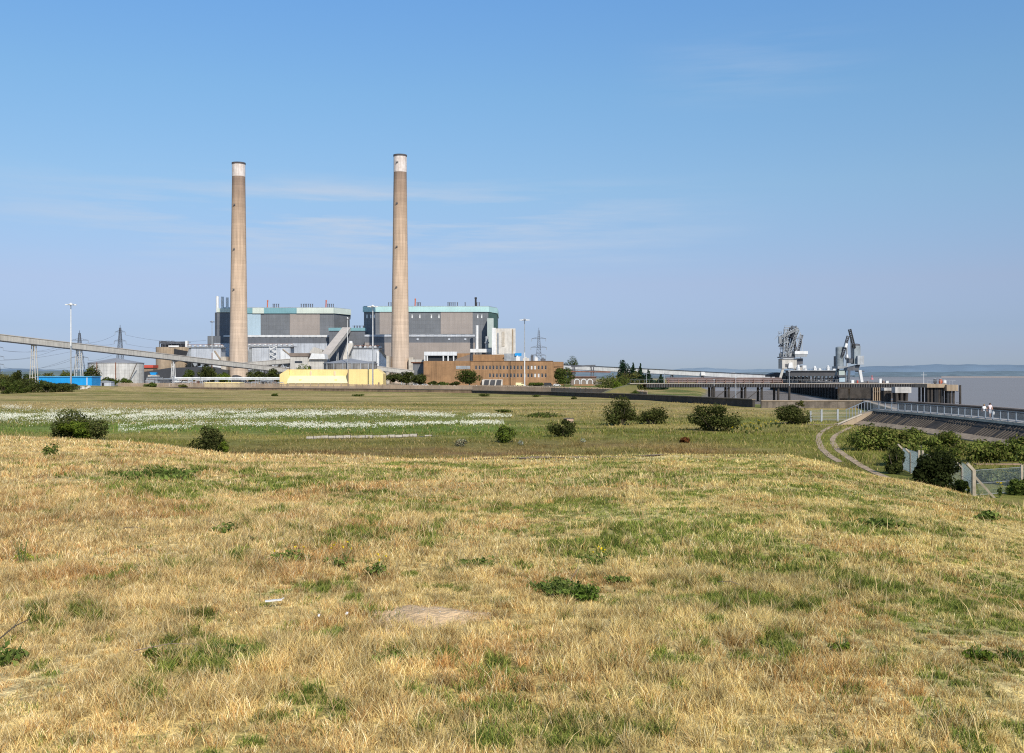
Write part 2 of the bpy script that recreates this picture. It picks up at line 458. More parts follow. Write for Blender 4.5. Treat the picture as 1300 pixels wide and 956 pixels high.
def blades(x, y, h, w, lean, colr, z=None, lift=0.0, tipmul=1.12, basemul=.72):
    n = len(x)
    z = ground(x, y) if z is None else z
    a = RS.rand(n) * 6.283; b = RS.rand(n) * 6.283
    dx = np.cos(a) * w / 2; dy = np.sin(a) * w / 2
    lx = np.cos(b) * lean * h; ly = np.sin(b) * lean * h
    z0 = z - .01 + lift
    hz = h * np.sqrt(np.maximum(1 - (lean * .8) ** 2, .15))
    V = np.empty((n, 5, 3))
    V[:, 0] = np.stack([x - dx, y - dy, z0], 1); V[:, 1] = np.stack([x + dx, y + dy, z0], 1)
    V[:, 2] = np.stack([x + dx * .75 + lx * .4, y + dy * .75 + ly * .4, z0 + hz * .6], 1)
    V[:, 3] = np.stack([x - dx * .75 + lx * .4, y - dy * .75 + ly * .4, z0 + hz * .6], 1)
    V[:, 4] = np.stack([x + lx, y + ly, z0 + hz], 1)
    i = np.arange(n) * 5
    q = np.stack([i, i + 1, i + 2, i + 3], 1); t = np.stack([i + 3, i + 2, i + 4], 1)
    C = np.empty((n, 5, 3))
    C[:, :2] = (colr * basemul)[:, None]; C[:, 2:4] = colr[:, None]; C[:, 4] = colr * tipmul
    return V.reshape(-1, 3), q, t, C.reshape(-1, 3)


def leafcloud(c, rad, n, size, cols, seed, lumps=14, flat=.0, fill=.4, bottom=-.78, lumpr=(.24, .52), spiky=0.0):
    """many leaf-sized faces in a lumpy crown; returns V, quads, colours"""
    rs = np.random.RandomState(seed)
    rad = np.array(rad, float)
    L = rs.normal(size=(lumps, 3)); L /= np.linalg.norm(L, axis=1)[:, None]
    L *= (.25 + .75 * rs.rand(lumps, 1) ** .6) * .84
    L[:, 2] = np.maximum(L[:, 2], bottom * .7)
    lr = lumpr[0] + rs.rand(lumps) * (lumpr[1] - lumpr[0])
    tone = .62 + rs.rand(lumps) * .75
    k = rs.randint(0, lumps, n)
    d = rs.normal(size=(n, 3)); d /= np.linalg.norm(d, axis=1)[:, None]
    r = (fill + (1 - fill) * rs.rand(n)) ** .6 * (1 + spiky * (rs.rand(n) ** 5))
    p = L[k] + d * (lr[k] * r)[:, None]
    p[:, 2] = np.where(p[:, 2] < bottom, bottom + (bottom - p[:, 2]) * .3, p[:, 2])
    p = p * rad
    nrm = d + rs.normal(size=(n, 3)) * .55; nrm[:, 2] += .25
    nrm /= np.linalg.norm(nrm, axis=1)[:, None]
    t = np.cross(nrm, rs.normal(size=(n, 3))); t /= np.linalg.norm(t, axis=1)[:, None] + 1e-9
    b = np.cross(nrm, t)
    s = size * (.6 + rs.rand(n) * .9)
    V = np.empty((n, 4, 3))
    V[:, 0] = p - t * s[:, None] * .62; V[:, 1] = p - b * (s * .34)[:, None] + nrm * (s * .1)[:, None]; V[:, 2] = p + t * s[:, None] * .62; V[:, 3] = p + b * (s * .34)[:, None] + nrm * (s * .1)[:, None]
    V += np.array(c)
    cols = np.array(cols, float)
    ci = cols[rs.randint(0, len(cols), n)] * (tone[k] * (.75 + .5 * rs.rand(n)))[:, None]
    C = np.repeat(ci[:, None], 4, 1).reshape(-1, 3)
    q = np.arange(n * 4).reshape(n, 4)
    return V.reshape(-1, 3), q, C


def leaf_obj(name, parts, parent, matl=None):
    Vs, Qs, Cs = [], [], []; o = 0
    for v, q, c in parts:
        Vs.append(v); Qs.append(q + o); Cs.append(c); o += len(v)
    me = np_mesh(name, np.concatenate(Vs), np.concatenate(Qs), None, np.concatenate(Cs))
    return link(name, me, matl or M['foliage'], parent)


DARKLEAF = [(.055, .07, .02), (.075, .088, .024), (.095, .105, .03), (.05, .058, .02)]
MIDLEAF = [(.075, .105, .024), (.095, .125, .028), (.06, .085, .02), (.11, .14, .03)]
BRIGHTLEAF = [(.13, .18, .025), (.16, .2, .03), (.1, .14, .022)]
OLIVELEAF = [(.13, .13, .04), (.16, .15, .045), (.1, .105, .03)]
PINELEAF = [(.03, .06, .035), (.04, .075, .04), (.026, .05, .03)]


def bush(label, x, y, w, h, seed, leaves=DARKLEAF, n=4200, size=.2, group=None, name='bush', extra=None, dep=None, lumps=16, cat='bush', z=None, spiky=.25, stems=5):
    z = gz(x, y) if z is None else z
    t = thing(name, label, cat, (x, y, z), group)
    dep = w * .8 if dep is None else dep
    parts = [leafcloud((0, 0, h * .43), (w / 2 * .97, dep / 2 * .92, h * .57), n, size, leaves, seed, lumps, spiky=spiky)]
    if extra: parts.append(leafcloud(extra[0], extra[1], extra[2], size, extra[3], seed + 5, 8))
    leaf_obj('foliage', parts, t)
    mb = MB(); rs = random.Random(seed)
    for k in range(stems):
        a = rs.random() * 6.28
        mb.tube((.08 * math.cos(a) * w / 4, .08 * math.sin(a) * w / 4, -.1), (math.cos(a) * w * .26, math.sin(a) * dep * .26, h * (.45 + .25 * rs.random())), .05 + .008 * w, .015, 6)
    me = bpy.data.meshes.new('stem'); me.from_pydata(mb.v, [], mb.f); link('stem', me, M['bark'], t)
    return t


def tree(label, x, y, w, h, seed, leaves=DARKLEAF, n=3500, size=.7, clear=.25, group=None, name='tree', kind='round', z=None):
    z = gz(x, y) if z is None else z
    t = thing(name, label, 'tree', (x, y, z), group)
    if kind == 'round':
        parts = [leafcloud((0, 0, h * (clear + (1 - clear) * .5)), (w / 2 * 1.0, w / 2 * .9, h * (1 - clear) * .54), n, size, leaves, seed, 20, spiky=.2)]
    else:
        parts = []
        for k in range(9):
            f = k / 8.
            parts.append(leafcloud((0, 0, h * (.1 + .86 * f)), (w / 2 * (1.02 - f) * .95 + .25, w / 2 * (1.02 - f) * .95 + .25, h * .1), int(n * (1.1 - f) / 5), size, leaves, seed + k, 9))
    leaf_obj('crown', parts, t)
    mb = MB(); rs = random.Random(seed); r = max(.15, h * .022)
    mb.tube((0, 0, -.2), (rs.uniform(-.1, .1) * w * .3, 0, h * .62), r * 1.5, r * .6, 8)
    for k in range(7):
        a = rs.random() * 6.28; s = h * rs.uniform(.28, .6)
        mb.tube((0, 0, s), (math.cos(a) * w * .32, math.sin(a) * w * .3, s + h * .24), r * .55, r * .15, 6)
    me = bpy.data.meshes.new('trunk'); me.from_pydata(mb.v, [], mb.f); link('trunk', me, M['bark'], t)
    return t

# ------------------------------------------------------------------ camera, sun, sky
cam = bpy.data.cameras.new('camera'); co = bpy.data.objects.new('camera', cam); col.objects.link(co)
co.location = (0, 0, HC); co.rotation_euler = (R(90), 0, 0)
cam.sensor_width = 36; cam.sensor_fit = 'HORIZONTAL'; cam.lens = 36 * F / 1300
cam.shift_y = -4 / 1300; cam.clip_start = .1; cam.clip_end = 30000
scene.camera = co
scene.view_settings.view_transform = 'Standard'
try: scene.view_settings.look = 'None'
except Exception: pass
scene.view_settings.exposure = 0
scene.cycles.use_denoising = False; scene.cycles.filter_width = 1.15

SUN = Vector((.32, -.80, .70)).normalized()
sl = bpy.data.lights.new('sun', 'SUN'); sl.energy = 4.7; sl.angle = R(.55); sl.color = (1, .93, .82)
so = bpy.data.objects.new('sun', sl); col.objects.link(so); so.location = (60, -60, 90)
so.rotation_euler = (-SUN).to_track_quat('-Z', 'Y').to_euler()

w = bpy.data.worlds.new('World'); scene.world = w; w.use_nodes = True
N = w.node_tree.nodes; L = w.node_tree.links; N.clear()
out = N.new('ShaderNodeOutputWorld'); bg = N.new('ShaderNodeBackground'); L.new(bg.outputs[0], out.inputs[0])
sky = N.new('ShaderNodeTexSky'); sky.sky_type = 'NISHITA'; sky.sun_disc = False
sky.sun_elevation = math.asin(SUN.z); sky.sun_rotation = math.atan2(SUN.x, SUN.y)
sky.altitude = 0; sky.air_density = 1.0; sky.dust_density = .3; sky.ozone_density = 1.0
tc = N.new('ShaderNodeTexCoord')
mp = N.new('ShaderNodeMapping'); mp.inputs['Scale'].default_value = (2.6, 2.6, 30); mp.inputs['Rotation'].default_value = (0, R(3.5), 0)
L.new(tc.outputs['Generated'], mp.inputs[0])
cn = N.new('ShaderNodeTexNoise'); cn.inputs['Scale'].default_value = 1.6; cn.inputs['Detail'].default_value = 8; cn.inputs['Roughness'].default_value = .6
L.new(mp.outputs[0], cn.inputs['Vector'])
cr = N.new('ShaderNodeMapRange'); cr.inputs[1].default_value = .44; cr.inputs[2].default_value = .70; L.new(cn.outputs[0], cr.inputs[0])
sx = N.new('ShaderNodeSeparateXYZ'); L.new(tc.outputs['Generated'], sx.inputs[0])
def band(sock, c, wd):
    a = N.new('ShaderNodeMath'); a.operation = 'SUBTRACT'; a.inputs[1].default_value = c; L.new(sock, a.inputs[0])
    b = N.new('ShaderNodeMath'); b.operation = 'ABSOLUTE'; L.new(a.outputs[0], b.inputs[0])
    r = N.new('ShaderNodeMapRange'); r.interpolation_type = 'SMOOTHSTEP'; r.inputs[1].default_value = 0; r.inputs[2].default_value = wd; r.inputs[3].default_value = 1; r.inputs[4].default_value = 0
    L.new(b.outputs[0], r.inputs[0]); return r.outputs[0]
def mul(a, b):
    m = N.new('ShaderNodeMath'); m.operation = 'MULTIPLY'; L.new(a, m.inputs[0])
    if isinstance(b, float): m.inputs[1].default_value = b
    else: L.new(b, m.inputs[1])
    return m.outputs[0]
cf = mul(mul(mul(cr.outputs[0], band(sx.outputs[2], .142, .06)), band(sx.outputs[0], -.13, .42)), 1.5)
cf2 = mul(mul(mul(cr.outputs[0], band(sx.outputs[2], .28, .05)), band(sx.outputs[0], .22, .14)), .22)
ad = N.new('ShaderNodeMath'); ad.operation = 'ADD'; L.new(cf, ad.inputs[0]); L.new(cf2, ad.inputs[1])
# grade of the clear sky towards the soft summer blue of the photograph
grade = N.new('ShaderNodeMix'); grade.data_type = 'RGBA'; grade.blend_type = 'MULTIPLY'; grade.inputs[0].default_value = 1
gr = N.new('ShaderNodeValToRGB'); L.new(sx.outputs[2], gr.inputs[0])
GRADE = [(0, (.46, .62, 1.10)), (.021, (.46, .575, 1.03)), (.043, (.49, .583, .96)), (.087, (.69, .695, .94)), (.177, (.87, 1.01, 1.127)), (.263, (.91, 1.20, 1.34)), (.343, (.90, 1.30, 1.58)), (1, (1, 1.15, 1.2))]
els = gr.color_ramp.elements
while len(els) < len(GRADE): els.new(.5)
for e, (p_, c_) in zip(els, GRADE): e.position = p_
for e, (p_, c_) in zip(els, GRADE): e.color = (*c_, 1)
L.new(sky.outputs[0], grade.inputs[6]); L.new(gr.outputs[0], grade.inputs[7])
cm = N.new('ShaderNodeMix'); cm.data_type = 'RGBA'; L.new(ad.outputs[0], cm.inputs[0]); L.new(grade.outputs[2], cm.inputs[6]); cm.inputs[7].default_value = (5.4, 6.3, 7.7, 1)
L.new(cm.outputs[2], bg.inputs[0]); bg.inputs[1].default_value = .1

# ------------------------------------------------------------------ ground sheet
az = np.concatenate([np.linspace(-180, -62, 30)[:-1], np.linspace(-62, -34, 40)[:-1], np.linspace(-34, 34, 330)[:-1], np.linspace(34, 62, 40)[:-1], np.linspace(62, 180, 30)[:-1]])
rr = np.concatenate([np.geomspace(1.0, 12000, 460)])
A, RR = np.meshgrid(np.radians(az), rr)
gx = (np.sin(A) * RR).ravel(); gy = (np.cos(A) * RR).ravel()
gzv = ground(gx, gy)
na = len(az); nr = len(rr)
V = np.stack([gx, gy, gzv], 1); V = np.concatenate([V, [[0, 0, gz(0, 0)]]])
ii, jj = np.meshgrid(np.arange(nr - 1), np.arange(na), indexing='ij'); jn = (jj + 1) % na
quads = np.stack([ii * na + jj, ii * na + jn, (ii + 1) * na + jn, (ii + 1) * na + jj], -1).reshape(-1, 4)[:, ::-1]
tri = np.stack([np.full(na, len(V) - 1), np.arange(na), (np.arange(na) + 1) % na], 1)[:, ::-1]
gc = groundcol(gx, gy); gc = np.concatenate([gc, gc[:1]])
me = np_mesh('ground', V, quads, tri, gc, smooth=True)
m, N, L = nt('meadow_ground')
out = N.new('ShaderNodeOutputMaterial'); b = N.new('ShaderNodeBsdfPrincipled'); L.new(b.outputs[0], out.inputs[0]); b.inputs['Roughness'].default_value = .95
b.inputs['Specular IOR Level'].default_value = .1
at = N.new('ShaderNodeAttribute'); at.attribute_name = 'Col'; tc = N.new('ShaderNodeTexCoord')
cur = at.outputs[0]
for sc_, lo, hi in ((.45, .78, 1.2), (2.6, .72, 1.25), (14., .55, 1.3), (60., .5, 1.35)):
    n1 = N.new('ShaderNodeTexNoise'); n1.inputs['Scale'].default_value = sc_; n1.inputs['Detail'].default_value = 5; L.new(tc.outputs['Object'], n1.inputs['Vector'])
    r1 = N.new('ShaderNodeMapRange'); r1.inputs[1].default_value = .3; r1.inputs[2].default_value = .7; r1.inputs[3].default_value = lo; r1.inputs[4].default_value = hi; L.new(n1.outputs[0], r1.inputs[0])
    mm = N.new('ShaderNodeMix'); mm.data_type = 'RGBA'; mm.blend_type = 'MULTIPLY'; mm.inputs[0].default_value = 1; L.new(cur, mm.inputs[6]); L.new(r1.outputs[0], mm.inputs[7]); cur = mm.outputs[2]
L.new(cur, b.inputs['Base Color'])
n2 = N.new('ShaderNodeTexNoise'); n2.inputs['Scale'].default_value = 5; n2.inputs['Detail'].default_value = 8; L.new(tc.outputs['Object'], n2.inputs['Vector'])
bp = N.new('ShaderNodeBump'); bp.inputs['Strength'].default_value = .6; bp.inputs['Distance'].default_value = .15; L.new(n2.outputs[0], bp.inputs['Height']); L.new(bp.outputs[0], b.inputs['Normal'])
g = link('ground', me, m); g['kind'] = 'structure'

# river
m, N, L = nt('muddy_river_water')
out = N.new('ShaderNodeOutputMaterial'); b = N.new('ShaderNodeBsdfPrincipled'); L.new(b.outputs[0], out.inputs[0])
b.inputs['Base Color'].default_value = (.205, .175, .15, 1); b.inputs['Roughness'].default_value = .32; b.inputs['IOR'].default_value = 1.17
tc = N.new('ShaderNodeTexCoord')
n2 = N.new('ShaderNodeTexNoise'); n2.inputs['Scale'].default_value = .55; n2.inputs['Detail'].default_value = 8; L.new(tc.outputs['Object'], n2.inputs['Vector'])
bp = N.new('ShaderNodeBump'); bp.inputs['Strength'].default_value = .35; bp.inputs['Distance'].default_value = .3; L.new(n2.outputs[0], bp.inputs['Height']); L.new(bp.outputs[0], b.inputs['Normal'])
n3 = N.new('ShaderNodeTexNoise'); n3.inputs['Scale'].default_value = .012; n3.inputs['Detail'].default_value = 5; L.new(tc.outputs['Object'], n3.inputs['Vector'])
mm = N.new('ShaderNodeMix'); mm.data_type = 'RGBA'; mm.inputs[6].default_value = (.20, .16, .125, 1); mm.inputs[7].default_value = (.235, .195, .16, 1); L.new(n3.outputs[0], mm.inputs[0]); L.new(mm.outputs[2], b.inputs['Base Color'])
mb = MB(); mb.poly([(40, -200, -1.5), (9000, -200, -1.5), (9000, 2600, -1.5), (40, 2600, -1.5)])
o = obj('river', mb, m); o['kind'] = 'structure'

# far hills
def ridge(px0, px1, rows, d, mt, name='hills', seed=1, base=0):
    mb = MB(); n = 90; rs = np.random.RandomState(seed)
    px = np.linspace(px0, px1, n); r = np.interp(px, [p for p, _ in rows], [q for _, q in rows])
    r = r + (fbm(px / 14., px * 0 + seed, seed, 4) - .5) * 2.0
    for i in range(n):
        x, z = X(px[i], d), Z(r[i], d)
        mb.v += [(x, d, base - 2), (x * 1.02, d * 1.02, z * .6), (x * 1.07, d * 1.07, (z - HC) * 1.07 + HC), (x * 1.4, d * 1.4, base - 2)]
    for i in range(n - 1):
        for k in range(3):
            mb.f.append((i * 4 + k, i * 4 + 4 + k, i * 4 + 5 + k, i * 4 + 1 + k)); mb.m.append(0)
    o = obj(name, mb, mt, smooth=True); o['kind'] = 'structure'; return o
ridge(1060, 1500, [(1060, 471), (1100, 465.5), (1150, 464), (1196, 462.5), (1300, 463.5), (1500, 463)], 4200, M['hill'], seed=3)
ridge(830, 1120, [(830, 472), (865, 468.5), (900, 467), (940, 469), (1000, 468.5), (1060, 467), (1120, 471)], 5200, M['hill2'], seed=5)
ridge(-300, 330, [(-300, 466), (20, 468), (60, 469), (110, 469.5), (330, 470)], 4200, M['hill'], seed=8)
# pale sandy strip of the far bank
mb = MB(); mb.prism([(X(1195, 2330), 2330), (X(1500, 2330), 2330), (X(1500, 2440), 2440), (X(1195, 2440), 2440)], -3, -.1)
o = obj('far_bank', mb, mat('sandy_bank', (.42, .33, .27), .95, .2, .02)); o['kind'] = 'structure'
ridge(1085, 1500, [(1085, 473.2), (1120, 471.5), (1180, 472.2), (1260, 471), (1340, 472), (1500, 471.5)], 2460, mat('haze_tinted_bank_trees', (.12, .17, .205), .95, .3, .03), name='far_bank_trees', seed=14)  # haze over the far bank put into the tree colour
ridge(-320, 200, [(-320, 471), (0, 472), (60, 471), (110, 472), (200, 473)], 2500, mat('haze_tinted_green_trees', (.13, .175, .17), .95, .3, .03), name='far_bank_trees', seed=15)  # tree line colour carries the haze of distance
ridge(690, 1000, [(690, 472.6), (760, 472), (850, 472.8), (900, 472.3), (1000, 473)], 2700, mat('haze_tinted_shore_trees', (.15, .20, .235), .95, .3, .03), name='far_bank_trees', seed=16)  # haze mixed into the colour of this tree line too

# ------------------------------------------------------------------ grass of the slope
def wedge(n, y0, y1, pw=1.0, um=.56):
    yy = (y0 ** pw + (y1 ** pw - y0 ** pw) * RS.rand(n)) ** (1 / pw); uu = (RS.rand(n) * 2 - 1) * um
    pad = np.where(yy < 62, 3.2, .4)
    return (RS.rand(n) * 2 - 1) * (um * yy + pad), yy

SOILX, SOILY, _z = hit(536, 784)
def soilmask(x, y): return (((x - SOILX) / .34) ** 2 + ((y - SOILY) / .31) ** 2) * (.55 + .9 * fbm(x / .18, y / .18, 181, 3))

def slope_grass():
    Vs, Qs, Ts, Cs = [], [], [], []; off = 0
    for n, y0, y1, pw, w0, h0_ in ((640000, 3.2, 9, 1.6, .0034, .066), (420000, 8.5, 17, 1.7, .0058, .070), (300000, 16, 32, 1.7, .011, .075), (130000, 30, 62, 1.5, .022, .09)):
        x, y = wedge(n, y0, y1, pw)
        g = greenness(x, y)
        # clumps: pull blades toward nearby tuft centres
        cs = .16 if y1 < 20 else .3
        jx = np.floor(x / cs) ; jy = np.floor(y / cs)
        cx = (jx + _h(jx, jy, 5)) * cs; cy = (jy + _h(jx, jy, 6)) * cs
        pull = (RS.rand(n) ** .7) * .5 * (_h(jx, jy, 9) > .35)
        x = x + (cx - x) * pull; y = y + (cy - y) * pull
        if y1 > 40:
            hh = ground(x, y); k = hh > .9
        else: k = np.ones(n, bool)
        sm = soilmask(x, y); k &= (sm > 1) | (RS.rand(n) < .10 + .45 * sst(.35, 1, sm))
        x, y, g, jx, jy = x[k], y[k], g[k], jx[k], jy[k]; n = len(x)
        flat = sst(.40, .62, fbm(x / 1.6, y / 2.0, 125, 3)); tall = (.42 + 1.1 * fbm(x / .7, y / .8, 121, 3) * (.4 + 1.1 * _h(jx, jy, 12))) * (.78 + .5 * flat)
        tall = tall * (1.18 - .25 * sst(-2, 6, x))
        isg = (.72 * _h(jx, jy, 17) + .28 * RS.rand(n)) < (.09 + .74 * g)
        c = mix(STRAW, STRAW2, RS.rand(n))
        br = sst(.46, .7, fbm(x / .9, y / 1.2, 131, 3)) * .6 + .12
        c = np.where((RS.rand(n) < br)[:, None], mix(BROWN * 1.2, BROWN * 2.0, RS.rand(n)), c)
        c = np.where((RS.rand(n) < .12)[:, None], np.array([.86, .72, .45]), c)
        gcol = mix(GREEN * 1.2, OLIVE * 1.35, RS.rand(n)); gcol = np.where((RS.rand(n) < .3)[:, None], DGREEN * 1.25, gcol)
        c = mix(c, c * np.array([.93, 1.0, .88]), sst(-5, 6, x) * .85)
        c = np.where(isg[:, None], gcol, c)
        c = c * (.52 + .92 * RS.rand(n))[:, None] * (.74 + .52 * _h(jx, jy, 14))[:, None] * (.80 + .40 * fbm(x / 2.4, y / 3, 65, 3))[:, None]
        h = h0_ * tall * (.5 + .8 * RS.rand(n)) * np.where(isg, .85, 1.0)
        lean = .25 + .65 * RS.rand(n)
        ww = w0 * (.7 + .8 * RS.rand(n)) * np.where(isg, 1.25, 1)
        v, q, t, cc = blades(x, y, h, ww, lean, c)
        Vs.append(v); Qs.append(q + off); Ts.append(t + off); Cs.append(cc); off += len(v)
    # long dry stalks standing above the sward
    n = 11000; x, y = wedge(n, 4, 26, 1.5); k = soilmask(x, y) > 1.3; x, y = x[k], y[k]; n = len(x)
    dens = fbm(x / 2.2, y / 2.2, 141, 3); k = dens > .44; x, y = x[k], y[k]; n = len(x)
    v, q, t, cc = blades(x, y, .11 + .16 * RS.rand(n), .0035 + .0004 * y, .2 + .75 * RS.rand(n), mix(STRAW2 * 1.1, np.array([.42, .28, .14]), RS.rand(n)), tipmul=1.0, basemul=.9)
    Vs.append(v); Qs.append(q + off); Ts.append(t + off); Cs.append(cc); off += len(v)
    me = np_mesh('slope_grass', np.concatenate(Vs), np.concatenate(Qs), np.concatenate(Ts), np.concatenate(Cs))
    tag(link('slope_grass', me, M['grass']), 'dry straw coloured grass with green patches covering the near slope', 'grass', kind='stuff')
slope_grass()

def meadow_grass():
    Vs, Qs, Ts, Cs = [], [], [], []; off = 0
    for n, y0, y1, h0_, w0 in ((90000, 78, 130, .34, .06), (70000, 125, 260, .36, .12)):
        x, y = wedge(n, y0, y1, 1.2, .58)
        k = (ground(x, y) < 1.2) & (x < np.minimum(shore(y) - 9, 49.5)) & ~trackmask(x, y) & (y < wall_y(x) - 1.5)
        k &= (fbm(x / 3.2, y / 3.2, 151, 3) + .25 * RS.rand(n)) > .52
        x, y = x[k], y[k]; n = len(x)
        c = groundcol(x, y) * (.8 + .55 * RS.rand(n))[:, None]
        c = np.where((RS.rand(n) < .16)[:, None], TAN * 1.1, c)
        hh = h0_ * (.35 + 1.1 * fbm(x / 5, y / 5, 161, 3)) * (.5 + RS.rand(n))
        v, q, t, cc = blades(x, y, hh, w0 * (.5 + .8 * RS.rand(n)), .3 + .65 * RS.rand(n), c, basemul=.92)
        Vs.append(v); Qs.append(q + off); Ts.append(t + off); Cs.append(cc); off += len(v)
    me = np_mesh('meadow_grass', np.concatenate(Vs), np.concatenate(Qs), np.concatenate(Ts), np.concatenate(Cs))
    tag(link('meadow_grass', me, M['grass']), 'rough green and tan grass over the flat marsh below the slope', 'grass', kind='stuff')
meadow_grass()

# white flowers drifting across the marsh
def drift(x, y):
    row = HOR + HC * F / y; px = 650 + x / y * F
    b1 = np.exp(-((row - np.interp(px, [-100, 0, 150, 300, 480, 560, 640], [533, 532, 530, 529, 527.5, 529, 531])) / np.interp(px, [-100, 130, 420, 640], [5.5, 6, 3.6, 1.5])) ** 2) * (px < 650)
    b2 = np.exp(-((row - np.interp(px, [140, 260, 400, 460, 560, 640], [548, 541, 543, 543.5, 540, 540])) / np.interp(px, [140, 300, 640], [3.5, 3.2, 2.2])) ** 2) * (px > 150) * (px < 640)
    b3 = .5 * np.exp(-((row - 519) / 2.) ** 2) * (px < 40)
    n = fbm(x / 4.5, y / 9., 171, 4)
    n2 = fbm(x / 1.1, y / 2.2, 177, 3); return np.maximum(np.maximum(b1, b2), b3) * sst(.34, .56, n) * sst(.30, .54, n2)
n = 900000; x, y = wedge(n, 118, 260, 1.2, .58); k = RS.rand(n) < drift(x, y) * .66; x, y = x[k], y[k]; n = len(x)
z = ground(x, y) + .30 + .35 * RS.rand(n)
Vf = np.empty((n, 4, 3)); s = .022 + .030 * RS.rand(n); a = RS.rand(n) * 6.28; tl = RS.normal(size=(n, 2)) * .5
for i, (ca, sa) in enumerate(((1, 0), (0, 1), (-1, 0), (0, -1))):
    dx = (ca * np.cos(a) - sa * np.sin(a)) * s; dy = (ca * np.sin(a) + sa * np.cos(a)) * s
    Vf[:, i] = np.stack([x + dx, y + dy, z + dx * tl[:, 0] + dy * .9 + dy * tl[:, 1]], 1)
cf_ = mix(np.array([.70, .68, .52]), np.array([.82, .80, .70]), RS.rand(n))
me = np_mesh('white_wildflowers', Vf.reshape(-1, 3), np.arange(n * 4).reshape(n, 4), None, np.repeat(cf_, 4, 0))
tag(link('white_wildflowers', me, M['flower']), 'long white drifts of wildflowers across the green marsh', 'wildflowers', kind='stuff')

# ================================================================== POWER STATION
def inset(px0, px1, r0, r1, d, mb, thick=.25, mi=0):
    mb.box(X(px0, d), X(px1, d), d - thick, d + .3, Z(r1, d), Z(r0, d), mi)

